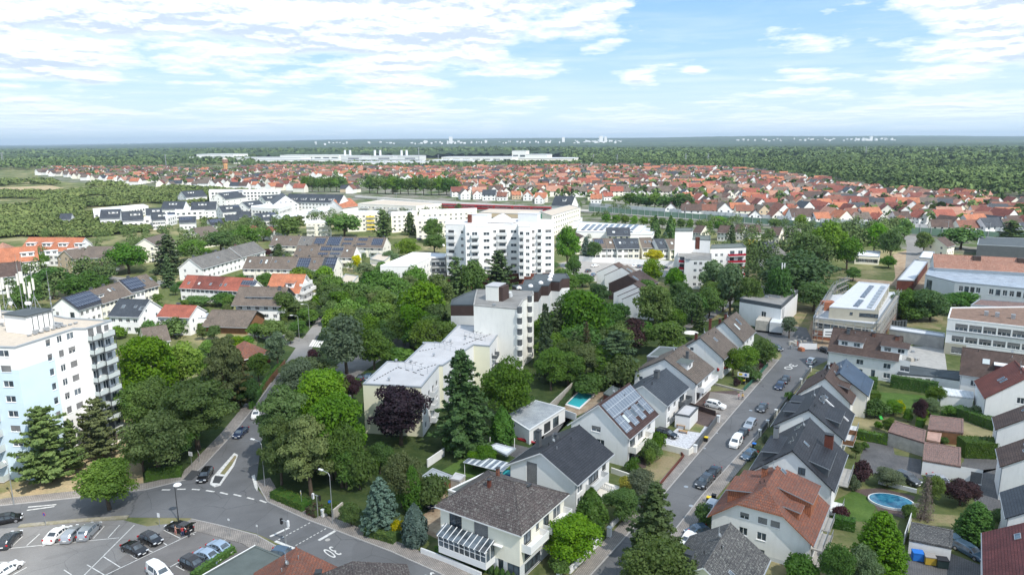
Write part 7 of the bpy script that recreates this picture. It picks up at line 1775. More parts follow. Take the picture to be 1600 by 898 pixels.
# ================================================================== TREES
T_=tree
near=[
 # left: pines by the tower, street trees
 (38,636,122,762,'pine','with sunlit tiers in front of the blue tower wall'),(132,622,190,722,'pine','right of the big pine, before the white tower wall'),(100,655,136,740,'pine','squeezed between the two bigger pines'),
 (124,718,222,808,'mid','standing alone on the verge above the three pale parked cars'),
 (185,520,290,640,'light','large and sunlit right of the tower'),(255,535,325,620,'light','at the right of the largest sunlit tree'),(192,590,262,690,'olive','shaded, directly right of the tower foot'),
 (250,590,372,715,'spread','over the pavement left of the north-west road'),(200,640,300,750,'olive','low, at the inner corner of the junction'),(205,590,280,690,'dark','behind the spreading tree at the junction'),
 (322,515,384,650,'bushpine','tall beside the rusty one above the road'),(350,545,400,640,'rusty','beside the tall dark pine near the road'),(372,590,410,640,'dark','at the left kerb of the north-west road'),
 (418,515,452,580,'birch','beside the fence at the bend of the north-west road'),(385,550,425,600,'mid','behind the fence before the bend'), 
 # right of the NW road
 (402,590,500,740,'bushpine','overhanging the road opposite the spreading tree'),(455,575,560,700,'light','bright, behind the dark pines at the road'),(480,610,575,760,'mid','in front of the bright one, left of the black-purple tree'),(445,640,530,785,'bushpine','mottled, at the corner of the main road'),
 (408,640,474,765,'bushpine','leaning over the kerb at the right of the junction'),(500,660,570,770,'mid','round, at the lower right of the grove beside the road'),(436,560,500,640,'grey','with airy foliage at the top of the grove'),(540,700,585,770,'bush','behind the blue green spruce'),
 (580,596,674,706,'purple','in front of the pale yellow end wall'),(538,584,565,632,'plum','beside the parking left of the yellow block'),(478,545,504,575,'plum','small, near the zebra crossing'),
 (676,546,772,716,'fir','right of the black-purple tree'),(768,634,802,700,'thuja','left of the garage block'),(752,560,838,670,'mid','behind the garage block, right of the tall fir'),
 (565,745,628,838,'bluespruce','broad, above the main road'),(628,728,664,806,'yewcone','slim, between the spruce and the driveway'),(630,786,668,856,'greythuja','at the driveway entrance by the main road'),(598,700,660,800,'olive','round, behind the spruce'),(620,738,650,800,'light','between the spruce and the slim cone'),(656,742,706,800,'bush','beside the blue car in the driveway'),
 # street trees at the lower middle
 (900,762,946,838,'thuja','reddish tinged pair beside the anthracite house'),(848,806,942,890,'light','small, in the front garden of the corner house'),(944,762,1000,824,'mid','small, in the front garden of the anthracite house'),(978,735,1028,800,'grey','slender, where the garden wall ends'),
 (976,750,1062,890,'fir','standing alone by the kerb at the bottom centre'),(965,842,1086,970,'mid','large, cut by the bottom edge beside the fir'),(1060,850,1100,900,'dark','low, at the bottom edge before the yellow gable'),
 (1085,790,1114,826,'ball','at the kerb beside the terracotta roofed house'),(1322,800,1415,915,'yewcone','at the bottom right, left of the bins'),(1275,848,1330,930,'mid','loose, at the bottom edge right of the white gable'),(1320,852,1370,930,'grey','pale, at the bottom edge before the bright cone'),(1218,868,1270,920,'bush','at the bottom edge under the white gable'),
 (1425,742,1460,815,'dead','standing beside the oval pool'),(1440,740,1472,790,'olive','behind the bare dead conifer'),(1472,748,1526,795,'plum','broad and dark beside the paved yard'),(1490,785,1552,855,'yewcone','wide, behind the blue estate car'),(1545,795,1580,830,'dark','low, between the bright cone and the charcoal roofs'),(1362,732,1408,765,'grey','round, at the edge of the oval pool terrace'),(1328,720,1360,760,'redbush','beside the charcoal roofed house'),(1326,745,1342,768,'greybush','below the reddish shrub'),(1328,690,1345,718,'olive','small, at the back of the charcoal house'),
 (1410,788,1430,815,'lightbush','at the right rim of the oval pool'),(1300,790,1325,812,'redbush','beside the oval lawn'),
 # back gardens right
 (1352,622,1386,655,'darkbush','in the garden behind the charcoal house'),(1378,625,1412,652,'mid','small, in the middle of the gardens'),(1424,620,1448,664,'plum','small, in the hedge corner of the gardens'),(1436,622,1470,652,'grey','small, beside the plum coloured one in the gardens'),(1446,602,1474,635,'mid','small, at the end of the long hedge'),
 (1396,625,1412,648,'yellowbush','in the middle of the back gardens'),(1378,652,1398,680,'mid','small, left of the long garage row'),(1412,640,1424,660,'ball','standing like a lollipop in the gardens'),(1510,635,1535,655,'greybush','before the white house wall in the gardens'),(1474,634,1492,650,'lightbush','in front of the white flat garage'),
 # left row front gardens
 (1150,540,1186,580,'light','round, in the garden at the top of the street'),(1172,530,1212,575,'mid','at the street corner garden'),(1130,546,1160,590,'mid','beside the red parasol'),(1185,540,1212,566,'bush','at the corner of the street'),(1155,572,1186,598,'darkbush','in the colourful garden above the driveway'),
 (995,690,1030,722,'bush','beside the terrace of the solar house'),(1006,700,1024,728,'lightbush','in front of the solar house'),(978,716,1000,740,'darkbush','below the terrace of the solar house'),(1015,675,1042,708,'bush','tall, at the corner of the solar house'),(966,744,990,772,'yellowbush','in the anthracite house garden'),
 # centre grove
 (852,470,888,560,'darkpine','right of the tall cream block'),(836,470,868,600,'fir','touching the right side of the cream block'),(868,448,952,560,'mid','very large, in the middle of the central grove'),(905,500,925,585,'rusty','thin and brown in the central grove'),(925,515,998,600,'darkpine','broad, right of the thin brown one'),(834,540,888,615,'mid','in front of the dark conifers near the pool wall'),
 (880,515,915,590,'darkpine','behind the thin brown one'),(958,495,1012,560,'plum','in the grove behind the dark annex'),(990,440,1052,530,'olive','tall, right of the staggered white gables'),(1080,468,1104,520,'fir','small, beside the footpath'),(1136,480,1158,510,'fir','small, left of the flat white building'),
 (1090,402,1134,470,'birch','large, before the block with red balconies'),(1120,400,1160,495,'birch','thin with bare branches beside the footpath'),(1096,440,1130,480,'light','below the block with red balconies'),(1010,500,1070,560,'mid','low, behind the row houses'),(770,600,830,655,'dark','low, behind the garage roof'),(900,585,955,620,'bush','beside the pool wall'),(940,560,1000,612,'bush','behind the solar house'),
 # middle-left park trees
 (505,495,580,590,'grey','light, at the left of the park by the crossing'),(555,515,615,582,'mid','standing in the parking area'),(520,468,575,525,'light','upper left of the park'),(565,470,625,530,'light','in the middle of the park'),(618,475,672,545,'light','right side of the park'),(640,500,690,560,'olive','beside the lavender roof'),(522,438,588,490,'dark','upper left of the park near the street'),(575,425,640,480,'mid','upper middle of the park'),(620,440,700,520,'light','big and pale, upper right of the park'),(630,415,672,460,'mid','behind the pale big one'),(660,430,710,500,'mid','left of the dark brown clad block'),
 (560,445,612,490,'mid','just above the middle of the park'),(600,545,650,570,'lightbush','at the edge of the lavender roof'),(688,500,722,532,'dark','small, below the dark brown clad block'),(440,560,520,600,'olive','low, along the parking hedge'),
 (695,400,732,470,'darkpine','left before the white tower'),(716,408,762,470,'mid','in front of the white tower'),(752,392,808,460,'darkpine','tall before the brick floors of the white tower'),(832,405,874,432,'dark','round, right foot of the white tower'),(868,355,905,420,'mid','right of the white tower by the parking'),(884,398,908,440,'dark','between the parking and the staggered terrace'),(892,426,928,450,'dark','round, at the parking entrance'),
 (905,370,925,405,'bluespruce','before the row beside the tower'),(915,376,942,410,'mid','beside the small spruce in front of the row'),(1005,388,1036,412,'yellow','before the row of gabled houses'),(1010,374,1032,398,'plum','above the yellow green one'),(1016,338,1030,375,'thuja','tall and narrow behind the shop'),(1040,338,1054,372,'thuja','tall and narrow left of the stepped block'),(1032,362,1045,378,'bluespruce','small, behind the row of gabled houses'),
 # left-mid trees
 (488,416,526,452,'light','vivid, in front of the row behind the orange roof'),(508,436,532,460,'light','smaller, beside the vivid one'),(550,396,566,425,'yellow','before the yellowish gable of the middle row'),(424,380,448,402,'fir','small, left of the middle brown row'),(412,388,428,402,'plum','small and dark left of the middle brown row'),
 (402,424,428,450,'dark','between the grey and the orange roofs'),(440,470,505,500,'mid','low, in the garden of the balcony house'),(488,458,515,482,'lightbush','beside the dark red car'),(465,480,500,510,'dark','low, at the street lamps'),(452,500,482,528,'mid','low, at the crossing'),(405,500,450,535,'mid','in front of the carport house'),(430,452,470,500,'dark','left of the balcony house'),
 (250,500,292,530,'bush','by the salmon red house'),(285,462,330,482,'mid','low, before the red row'),(330,458,372,480,'mid','beside the grey balcony house'),(240,472,262,500,'thuja','between the slate house and the salmon red house'),(222,500,252,528,'bush','at the slate roofed white house'),(176,510,200,530,'bush','at the edge of the tower behind the lane'),
 (50,415,120,470,'dark','large, behind the antennas'),(100,425,170,475,'dark','right of the large dark one behind the antennas'),(20,430,70,500,'dark','far left behind the antennas'),(125,388,158,425,'darkpine','in front of the tan apartment house'),(172,380,232,430,'mid','between the tan house and the gabled house'),(130,415,182,445,'dark','low, before the tan apartment houses'),(240,365,290,430,'fir','tallest behind the red row'),(252,398,278,450,'fir','slim, left of the grey gable'),(280,375,330,410,'mid','in the tree line above the grey row'),(320,360,372,398,'mid','in the middle of the tree line above the grey row'),(362,352,410,392,'mid','at the right of the tree line above the grey row'),(36,395,70,425,'light','before the orange roofed block'),(60,396,82,420,'light','small, before the tan apartment house'),(400,355,425,378,'dark','beside the low red ridge'),
 (430,338,470,378,'mid','left of the small cream block'),(450,335,478,365,'olive','left neighbour of the small cream block'),(512,332,565,372,'mid','big and round between the cream blocks'),(584,328,614,375,'darkpine','right of the yellow balconies'),(630,330,652,368,'fir','dark, between the cream blocks'),(662,338,694,380,'olive','brownish, left of the white tower'),(618,372,658,405,'light','above the flat white block'),(660,365,698,398,'mid','directly left of the white tower'),(596,392,625,412,'grey','small, beside the cream garages'),(555,410,590,440,'grey','low, left of the flat white block'),(710,318,724,333,'pine','small, before the beige hall'),
 # right-mid
 (1185,392,1300,475,'dark','huge, behind the flat white building'),(1262,348,1320,420,'mid','big and bright edged in the park on the right'),(1230,360,1290,430,'dark','left part of the park on the right'),(1300,370,1345,425,'mid','in the park behind the low pavilion'),(1190,410,1240,500,'dark','left of the radio mast'),(1240,440,1300,490,'mid','right of the radio mast'),(1160,372,1188,402,'yellow','small, right of the red balconies'),(1132,350,1152,385,'fir','dark, between small houses before the railway'),(1150,430,1190,500,'olive','before the flat white building'),(1220,490,1245,530,'birch','small, beside the containers'),
 (1320,418,1345,440,'mid','small, in the playground'),(1345,348,1385,400,'light','round, beside the street under the railway'),(1372,355,1410,410,'mid','left of the street under the railway'),(1398,340,1425,378,'light','before the railway underpass'),(1428,360,1455,400,'mid','right of the street under the railway'),(1470,352,1530,392,'dark','large, behind the school'),(1540,385,1570,400,'olive','small, behind the school'),(1300,440,1330,465,'mid','left behind the unfinished building'),
 (1390,452,1432,500,'mid','right behind the unfinished building'),(1425,450,1480,505,'dark','broad, before the pale school hall'),(1470,455,1530,495,'dark','right of the broad one before the school hall'),(1400,475,1450,502,'bush','low, beside the waste ground'),(1375,400,1400,420,'mid','beside the pavilion'),(1555,345,1600,385,'darkpine','at the right edge before the railway'),
 (1200,340,1220,360,'mid','small, at the railway in the right middle'),(1240,335,1262,360,'light','small, before the noise barrier'),(1110,338,1136,350,'light','small, at the green barrier'),(1310,345,1335,372,'mid','before the green barrier'),(1280,350,1305,370,'dark','between small houses and the green barrier'),
]
for t in near:T_(*t)
# rows of young round trees along the railway
for k in range(14):
 px=940+k*14.5;T_(px,334+k*.9,px+15,352+k*1.0,'light' if k%2 else 'mid',nth(k)+' from the left along the railway embankment',group='tree row along the embankment')
for k in range(12):
 px=568+k*12;T_(px,276+(k%3),px+20,303+k*.3,'mid',nth(k)+' from the left in the avenue before the old town',group='avenue before the old town',lod=2)
for k in range(7):
 px=470+k*9.5;T_(px,276+(k%2)*2,px+17,300,'mid',nth(k)+' from the left in the clump left of the avenue',group='tree clump left of the avenue',lod=2)
for k in range(8):T_(972+k*13,300+(k%3)*3,996+k*13,326+k,'dark' if k%3 else 'mid',nth(k)+' from the left in the wooded plot of the old town',group='wooded plot in the town',lod=2)
# trees among the houses of the old town
tk=random.Random(21);n_=0;RK2=[]
while n_<45:
 px,py=tk.uniform(380,1640),tk.uniform(296,372)
 if not(inpoly((px,py),TOWN)or inpoly((px,py),TOWNL)):continue
 x,y=G(px,py);h=tk.uniform(6,12);RK2.append((0,0,px));RK2[-1]=(place_tree(x,y,h,h*tk.uniform(.7,1.0),tk.choice(['mid','dark','mid','olive','fir','light']),'green tree standing among the front rows of the old town',2,'trees among the town houses'),0,px);n_+=1
rank([(a,['far left','left','middle','right','far right'][min(4,int(c/330))],c)for a,b,c in RK2],lambda k,n,c:'%s green tree from left among the old town front rows, %s part'%(n,k))
# loose trees filling gardens and verges of the middle distance
FILL=[([(190,505),(300,490),(530,480),(500,520),(440,560),(380,560),(260,560)],30,2.5,5.5,'in the gardens left of the zebra crossing'),([(180,450),(300,440),(540,440),(560,470),(480,500),(200,500)],30,2.5,5,'in the gardens around the red roofed row'),([(400,400),(640,380),(640,420),(530,440),(400,430)],26,2.5,4.5,'between the brown solar rows'),([(60,378),(420,352),(300,400),(60,400)],30,4,8,'above the tan apartment houses'),([(1060,395),(1180,395),(1150,440),(1060,440)],12,5,9,'beside the block with red balconies'),([(420,455),(700,430),(700,560),(640,560),(500,560),(520,480)],46,7,11,'in the leafy park left of the lavender roof'),([(860,450),(1060,430),(1180,480),(1050,520),(1000,590),(880,610),(835,560)],52,7,12,'in the central grove behind the row houses'),
  ([(200,600),(330,600),(300,720),(215,740)],12,5,9,'in the thicket left of the north-west road'),([(420,640),(560,600),(600,760),(500,770),(430,740)],20,5,10,'in the thicket right of the north-west road'),
  ([(1180,390),(1400,360),(1390,400),(1300,440),(1200,480),(1150,440)],40,7,13,'in the wooded park on the right'),([(1090,350),(1420,362),(1340,385),(1180,385),(1100,380)],26,5,9,'among the small houses before the railway'),
  ([(0,420),(180,400),(250,420),(190,440),(60,500),(0,520)],20,7,11,'in the dark tree belt behind the antennas'),([(260,400),(420,350),(470,345),(420,370),(400,400),(280,430)],22,7,11,'in the tree line above the grey terrace'),
  ([(420,345),(700,340),(700,395),(640,390),(610,366),(430,366)],20,6,10,'around the cream blocks'),([(870,372),(1060,378),(1060,405),(900,402)],12,3,6,'in the small front gardens of the gabled row'),([(900,320),(1000,335),(1000,350),(900,345)],8,5,8,'between the office building and the barrier'),([(1380,480),(1480,470),(1480,505),(1390,500)],10,4,7,'before the school hall'),([(660,690),(800,690),(760,735),(690,730)],8,2,5,'around the small lawn behind the corner house')]
for poly,n,h0,h1,where in FILL:
 if sum(p[1]for p in poly)/len(poly)<452:
  P_=[p for p in scatter(poly,int(n*2.2))if not any((p[0]-a)**2+(p[1]-b)**2<(r_+2)**2 for a,b,r_ in AVOID)]
  blob_mass('grove',P_,nr.uniform(.8,1.3,len(P_))*h1*.30,nr.uniform(.7,1.1,len(P_))*h1,FM1,'dense green trees growing '+where,260);continue
 c=0;tries=0;RK=[]
 xs_=[p[0]for p in poly];ys_=[p[1]for p in poly]
 while c<n and tries<4000:
  tries+=1
  px,py=tk.uniform(min(xs_),max(xs_)),tk.uniform(min(ys_),max(ys_))
  if not inpoly((px,py),poly):continue
  x,y=G(px,py);h=tk.uniform(h0,h1)
  if any((x-a)**2+(y-b)**2<(r_+h*.35)**2 for a,b,r_ in AVOID):continue
  q_=place_tree(x,y,h,h*tk.uniform(.75,1.05),(kk:=tk.choice(['mid','dark','olive','light','mid','dark'])),KDESC[kk][1]+' '+where,None if h>4 else 1,'trees '+where);c+=1;ym=[p[1]for p in poly];RK.append((q_,min(2,int(3*(py-min(ym))/(max(ym)-min(ym)+.1))),px));q_['_d']=kk
 rank(RK,lambda k,n,c:'%s tree from left, %s row, %s'%(n,['back','middle','front'][k],where))
 for q_ in RK:del q_[0]['_d']
# small conifer columns in a row before the corner house
for k in range(10):T_(721+k*8.5,864+k*3.2,730+k*8.5,880+k*3.4,'thuja',nth(k)+' from the left behind the white kerb wall',group='little cypresses along the main road')
# hedges
hedge([(1391,604),(1464,616)],3.0,1.6,'tall long dark green hedge behind the lawn','dark');hedge([(1347,604),(1370,607)],2.6,2.4,'square clipped hedge beside the double house');hedge([(1337,684),(1386,694)],1.9,1.3,'bright green hedge above the paved yard')
hedge([(1341,620),(1374,622)],1.6,2.0,'wide low hedge behind the reddish brown roof');hedge([(1436,668),(1448,642)],1.8,1.4,'short hedge left of the grey garden shed');hedge([(1493,648),(1558,672)],2.2,2.6,'long thick hedge right of the garden shed','mid')
hedge([(1500,710),(1562,712)],3.2,3.4,'massive bushy hedge above the paved yard','olive');hedge([(1302,822),(1335,828)],1.8,1.6,'dark hedge between the oval lawn and the bright cone','dark');hedge([(300,905),(366,862)],1.1,.9,'low hedge behind the two light blue cars')
hedge([(866,652),(902,606)],1.6,.8,'narrow hedge inside the pool wall','dark');hedge([(902,604),(950,612)],1.8,.9,'dark hedge behind the pool','dark');hedge([(1060,512),(1082,500)],1.5,1.4,'clipped hedge along the footpath')
hedge([(682,862),(722,876)],1.0,1.0,'low hedge at the start of the cypress row','mid');hedge([(446,588),(466,598),(560,602)],1.5,2.5,'low green strip between the two parking areas','mid');hedge([(230,748),(285,742)],1.6,2.2,'bushes along the pavement at the junction','olive')
hedge([(392,640),(418,600),(440,572)],1.8,.9,'dark hedge along the left pavement of the north-west road','dark')
for k,(a,b_)in enumerate((((430,775),(480,796)),((486,800),(500,806)),((575,832),(620,846)))):hedge([a,b_],1.4,2.2,['bushes along the pavement under the mottled conifer','reddish low bushes beside the signal pole','low greenery under the blue green spruce'][k],['mid','plum','olive'][k])
for k,t in enumerate(((505,785,530,806,'bush','behind the white bin at the signal'),(532,782,566,826,'olive','small, at the start of the white wall'),(610,812,632,838,'yellowbush','at the right foot of the spruce'),(862,866,900,898,'bush','in the grass before the corner house'),(928,784,948,830,'olive','beside the reddish pair'))):T_(*t)
for k in range(14):
 px=1165+(k%7)*6;py=596+(k//7)*6
for k in range(9):
 t=k/8;T_(1146+40*(1-t),592-30*(1-t),1156+40*(1-t),604-30*(1-t),tk.choice(['greybush','bush','redbush','lightbush']),nth(k)+' from the top in the flower garden along the street',group='garden shrubs along the street')
for k,(px,py)in enumerate(((1232,622),(1240,640),(1215,668),(1196,690),(1184,704),(1176,712),(1268,596),(1345,640),(1360,650),(1372,668),(1350,700),(1338,700),(1466,690),(1474,692),(1520,650),(1484,644))):
 T_(px-6,py-9,px+6,py+3,tk.choice(['bush','greybush','lightbush']),nth(k)+' from the top in the gardens behind the right row',group='garden shrubs behind the right row')
# ================================================================== VEHICLES
cars=[
 (76,844,103,823,'sedan','white','white car, leftmost of the three pale cars under the lone tree'),(104,842,125,822,'wagon','silver','silver estate car, middle of the three pale cars'),(127,841,151,817,'suv','silver','silver car, rightmost of the three pale cars under the lone tree'),
 (2,855,27,829,'wagon','dark','dark grey car parked at the left edge of the lot'),(-8,899,22,881,'sedan','white','white car in the bottom left corner'),(194,849,226,863,'sedan','black','black car in the middle row, nearer the camera'),(220,835,250,847,'hatch','black','black hatchback in the middle row, beside the black saloon'),
 (262,818,298,828,'wagon','black','large black car with raised tailgate and people behind it'),(287,874,318,888,'suv','black','black car left of the two light blue cars'),(307,861,343,873,'sedan','lightblue','light blue car nearer the hedge middle'),(327,848,362,861,'sedan','lightblue','light blue car farther along the hedge'),
 (1,812,21,808,'hatch','black','black car cut by the left edge near the main road'),(329,730,312,753,'wagon','black','black estate car waiting at the junction'),(385,667,367,683,'sedan','blue','dark blue car driving down the north-west road'),(406,637,396,655,'sedan','white','white car half hidden by the dark pine'),(402,602,396,612,'hatch','dark','dark car parked farther up the north-west road'),
 (427,862,457,866,'hatch','steel','steel blue car at the crossing behind the dark flat roof'),(667,768,677,793,'sedan','blue','dark blue car in the driveway of the corner house'),
 (1103,629,1133,636,'suv','white','white crossover in the driveway beside the two people'),(1196,629,1187,643,'sedan','dark','dark teal saloon parked alone on the right kerb'),(1223,597,1214,608,'hatch','blue','blue car, nearer of the pair at the top of the street'),(1231,588,1223,598,'hatch','black','black car, farther of the pair at the top of the street'),(1178,655,1166,669,'wagon','silver','silver car in the middle of the parked line'),
 (1166,671,1154,683,'hatch','black','black car behind the white van'),(1156,683,1144,698,'van','white','white panel van parked on the street'),(1180,704,1162,716,'hatch','steel','grey blue car half under the dark roof'),(1026,672,1057,681,'wagon','black','black car by the white gravel garden'),(1123,728,1107,746,'sedan','black','black saloon, farther of the two on the lower street'),(1110,743,1091,761,'suv','dark','dark grey crossover, nearer of the two on the lower street'),
 (1118,783,1104,799,'hatch','silver','silver car half hidden under the terracotta roof'),(1102,826,1078,831,'hatch','steel','steel blue car before the lichen grey roof'),(1081,834,1070,850,'sedan','white','white car beside the steel blue one at the lichen grey roof'),(1284,545,1296,549,'hatch','black','dark car beside the double house'),(1262,568,1274,559,'hatch','white','white car at the street end beside the blue roof'),
 (1406,742,1430,753,'suv','dark','dark grey car under the round shrubs near the garages'),(1455,742,1482,757,'sedan','silver','silver white car before the white garage'),(1496,849,1534,870,'wagon','steel','blue estate car beside the wine red roof with its boot open'),(560,594,569,585,'sedan','dark','dark car in the lot left of the lavender roof'),(572,592,581,584,'hatch','steel','blue car right of the dark one by the lavender roof'),(570,557,586,555,'sedan','dark','dark car under the park trees'),
 (497,457,509,458,'suv','red','dark red car by the orange roofed house'),(486,501,494,498,'hatch','blue','dark blue car at the side street under the lamps'),(268,447,280,446,'sedan','white','white car beside the grey row gable'),(640,563,652,562,'sedan','dark','dark car at the back of the park lot'),(1210,541,1218,545,'hatch','dark','dark car before the containers'),
 (926,415.5,933,414,'sedan','white','white car on the pale parking ground'),(916,424,922,422,'hatch','dark','grey car in the middle of the pale parking ground'),(924,431,930,427,'sedan','steel','blue green car at the staggered terrace'),
 (989,416,994,414,'sedan','white','white car, first in the row before the long white wall'),(997,417,1002,415,'hatch','steel','blue car, second in the row before the long white wall'),(1005,418,1011,416,'sedan','silver','silver car, third in the row before the long white wall'),(1012,419,1018,416,'suv','white','white car, fourth in the row before the long white wall'),(1020,419,1026,417,'hatch','black','black car, fifth in the row before the long white wall'),(1034,419,1041,417,'wagon','blue','blue car at the right end of the white wall'),(1003,424,1011,422,'hatch','lightblue','light blue car in front of the row'),(652,374,658,373,'hatch','dark','dark car beside the tan end wall'),(694,384,684,383,'wagon','white','white car left of the white tower'),
]
for c in cars:car(*c)
car(236,886,262,903,'van','white','white van with a red rear corner at the bottom edge of the lot',cat='van')
# raised tailgates
for nm in[o for o in bpy.data.objects if o.get('label','').startswith(('large black car with raised','blue estate car beside'))]:
 L=SHAPES['wagon'][0];m=MB();m.box(-1.0,-.72,0,0,.72,.07);o=link('tailgate',m.mesh('tailgate',CP['black' if 'black' in nm['label']else 'steel']),nm,Matrix.Translation((-.40*L,0,1.42))@Matrix.Rotation(R(12),4,'Y'))
 if 'black' in nm['label']:nm.rotation_euler.z+=PI; 
# ================================================================== STREET FURNITURE
def lamp(px,py,h,lb,style='arm',dirpx=None,rz=None):
 x,y=G(px,py);a=0
 if dirpx:q=G(*dirpx);a=math.atan2(q[1]-y,q[0]-x)
 r=thing('street_lamp',lb,'street lamp',(x,y,0),a);m=MB()
 m.tube((0,0,0),(0,0,1.0),.11,.09);m.tube((0,0,1.0),(0,0,h*.93),.075,.055)
 if style=='arm':
  m.tube((0,0,h*.93),(.3,0,h*.985),.05);m.tube((.3,0,h*.985),(1.6,0,h),.045);m.build('pole',METB,r);k=MB();k.box(1.5,-.16,h-.06,2.35,.16,h+.08);k.build('lamp_head',WMET,r)
 else:
  m.tube((0,0,h*.93),(0,0,h),.055);m.build('pole',DMET,r);k=MB();k.tube((.45,0,h-.1),(.45,0,h+.06),.62,.5,18);k.build('lamp_head',WMET,r)
 return r
lamp(279,813,6.2,'dark street lamp with a round white disc head above the black car','disc',(300,813))
lamp(414,760,8.4,'tall grey street lamp leaning over the north-west road beside the pines','arm',(395,755));lamp(520,818,8.6,'tall grey street lamp beside the white wall over the main road','arm',(505,812));lamp(484,513,8,'grey street lamp nearer the zebra crossing','arm',(470,513));lamp(468,533,8,'grey street lamp at the side street before the balcony house','arm',(450,533));lamp(22,788,7,'thin grey lamp post at the foot of the tower','arm',(15,780))
def signpost(px,py,h,lb,shape='rect',col=WMET,w=.6,hh=.6,rz=-20,inner=None,name='road_sign',cat='road sign'):
 x,y=G(px,py);r=thing(name,lb,cat,(x,y,0),R(rz));m=MB();m.tube((0,0,0),(0,0,h),.035);m.build('pole',METB,r);k=MB()
 if shape=='rect':k.box(-w/2,-.06,h-hh,w/2,-.04,h)
 elif shape=='round':k.tube((0,-.06,h-w/2),(0,-.04,h-w/2),w/2,n=20)
 elif shape=='diamond':k.box(-w/2,-.06,-w/2,w/2,-.04,w/2,T=Matrix.Translation((0,0,h-w*.7))@Matrix.Rotation(R(45),4,'Y'))
 k.build('plate',col,r)
 if inner:
  k=MB()
  if shape=='diamond':k.box(-w*.33,-.075,-w*.33,w*.33,-.062,w*.33,T=Matrix.Translation((0,0,h-w*.7))@Matrix.Rotation(R(45),4,'Y'))
  elif shape=='round':k.tube((0,-.075,h-w/2),(0,-.062,h-w/2),w*.35,n=20)
  else:k.box(-w*.3,-.075,h-hh*.75,w*.3,-.062,h-hh*.3)
  k.build('emblem',inner,r)
 return r
SGN_R=plain('sign_red',(.5,.03,.03),.5,.02);SGN_B=plain('sign_blue',(.02,.12,.45),.5,.02)
signpost(300,729,3.0,'white rectangular street sign at the hedge corner of the junction',w=.9,hh=.8,inner=LGREY);signpost(312,722,2.2,'white and red poster board beside the junction hedge',w=1.5,hh=1.2,inner=SGN_R,rz=-55,name='poster_board',cat='poster board')
signpost(472,794,3.2,'yellow diamond priority sign on a post by the pavement','diamond',WMET,.65,rz=-60,inner=YELP);signpost(250,823,2.4,'small white sign at the edge of the lot near the round lamp',w=.5,hh=.7);signpost(72,822,2.4,'small red and white no-stopping sign on the verge','round',SGN_R,.6,inner=SGN_B)
signpost(360,838,3.0,'thin grey sign post on the pavement by the lot',w=.35,hh=.3);signpost(404,848,3.0,'thin grey sign post at the corner of the dark flat roof',w=.3,hh=.3);signpost(516,804,2.6,'small blue round sign beside the tall lamp','round',SGN_B,.5,rz=30)
def signal(px,py,lb,rz):
 x,y=G(px,py);r=thing('traffic_light',lb,'traffic light',(x,y,0),R(rz));m=MB();m.tube((0,0,0),(0,0,3.9),.07);m.tube((-.8,0,3.8),(.8,0,3.8),.05);m.build('pole',METB,r)
 for dx in(-.7,.7):
  k=MB();k.box(dx-.16,-.2,3.1,dx+.16,.05,4.0);h_=k.build('signal_head',WMET if dx<0 else BLACKP,r);l=MB()
  for j,z in enumerate((3.8,3.55,3.3)):l.tube((dx,-.22,z),(dx,-.2,z),.09,n=10)
  link('lens',l.mesh('lens',BLACKP),h_)
 return r
signal(497,808,'pedestrian traffic light on the upper kerb beside the white bin',-30);signal(447,850,'pedestrian traffic light on the lower kerb before the flat roof',150)
x,y=G(507,806);m=MB();m.box(-.5,-.25,0,.5,.25,1.25);m.box(-.55,-.3,1.252,.55,.3,1.32,1);o=m.build('utility_cabinet',[WMET,LGREY]);o.location=(x,y,.0);o.rotation_euler=(0,0,R(55));tag(o,'white utility cabinet beside the pedestrian light','cabinet')
# garden walls and fences
wall_line('garden_wall','white kerb wall with cypresses along the main road before the corner house',[(658,864),(700,880),(752,903)],.9,.25,WHITE,cap=LGREY)
wall_line('garden_wall','short pale wall behind the tall lamp',[(522,812),(536,800)],1.8,.25,OLDC);wall_line('garden_wall','white garden wall along the street before the corner house garden',[(890,896),(934,852)],1.1,.25,WHITE,cap=LGREY)
wall_line('garden_wall','low wall and dark fence before the anthracite house',[(954,826),(1010,766)],1.0,.25,LGREY,cap=DGREY);wall_line('garden_wall','white wall between the corner house and the anthracite house',[(905,838),(940,850)],1.0,.2,WHITE)
wall_line('garden_wall','long white wall between the solar house and the gravel garden',[(1020,698),(1076,712),(1084,706)],1.3,.25,OFFW);wall_line('garden_wall','pale wall below the lawn of the solar house',[(955,738),(978,746),(988,750)],1.0,.25,OFFW)
wall_line('garden_wall','reddish brick edging round the dry front lawn',[(1028,700),(1062,706),(1068,714),(1028,762)],.5,.25,BRICKW);wall_line('garden_wall','high old concrete wall behind the turquoise pool',[(848,656),(904,602)],2.2,.2,OLDC);wall_line('garden_wall','pale wall between pool yard and the solar house',[(880,650),(900,657)],1.6,.2,LGREY)
wall_line('garden_wall','white wall piece behind the small corrugated shed',[(668,730),(694,712)],1.6,.2,WHITE);wall_line('fence','anthracite fence along the gravel garden',[(1088,706),(1098,690),(1120,660)],1.6,.12,DGREY,cat='fence');wall_line('fence','dark fence behind the pavement of the right row',[(1186,682),(1212,650),(1231,624),(1251,601),(1267,579)],1.1,.15,DGREY,cat='fence',cap=BLACKP)
wall_line('fence','green wire fence along the flower garden by the street',[(1162,612),(1178,596),(1200,572)],1.1,.06,plain('fence_green',(.03,.12,.08),.6,.1),cat='fence');wall_line('garden_wall','stone edging under the flower garden above the driveway',[(1112,600),(1162,613)],.5,.3,OLDC)
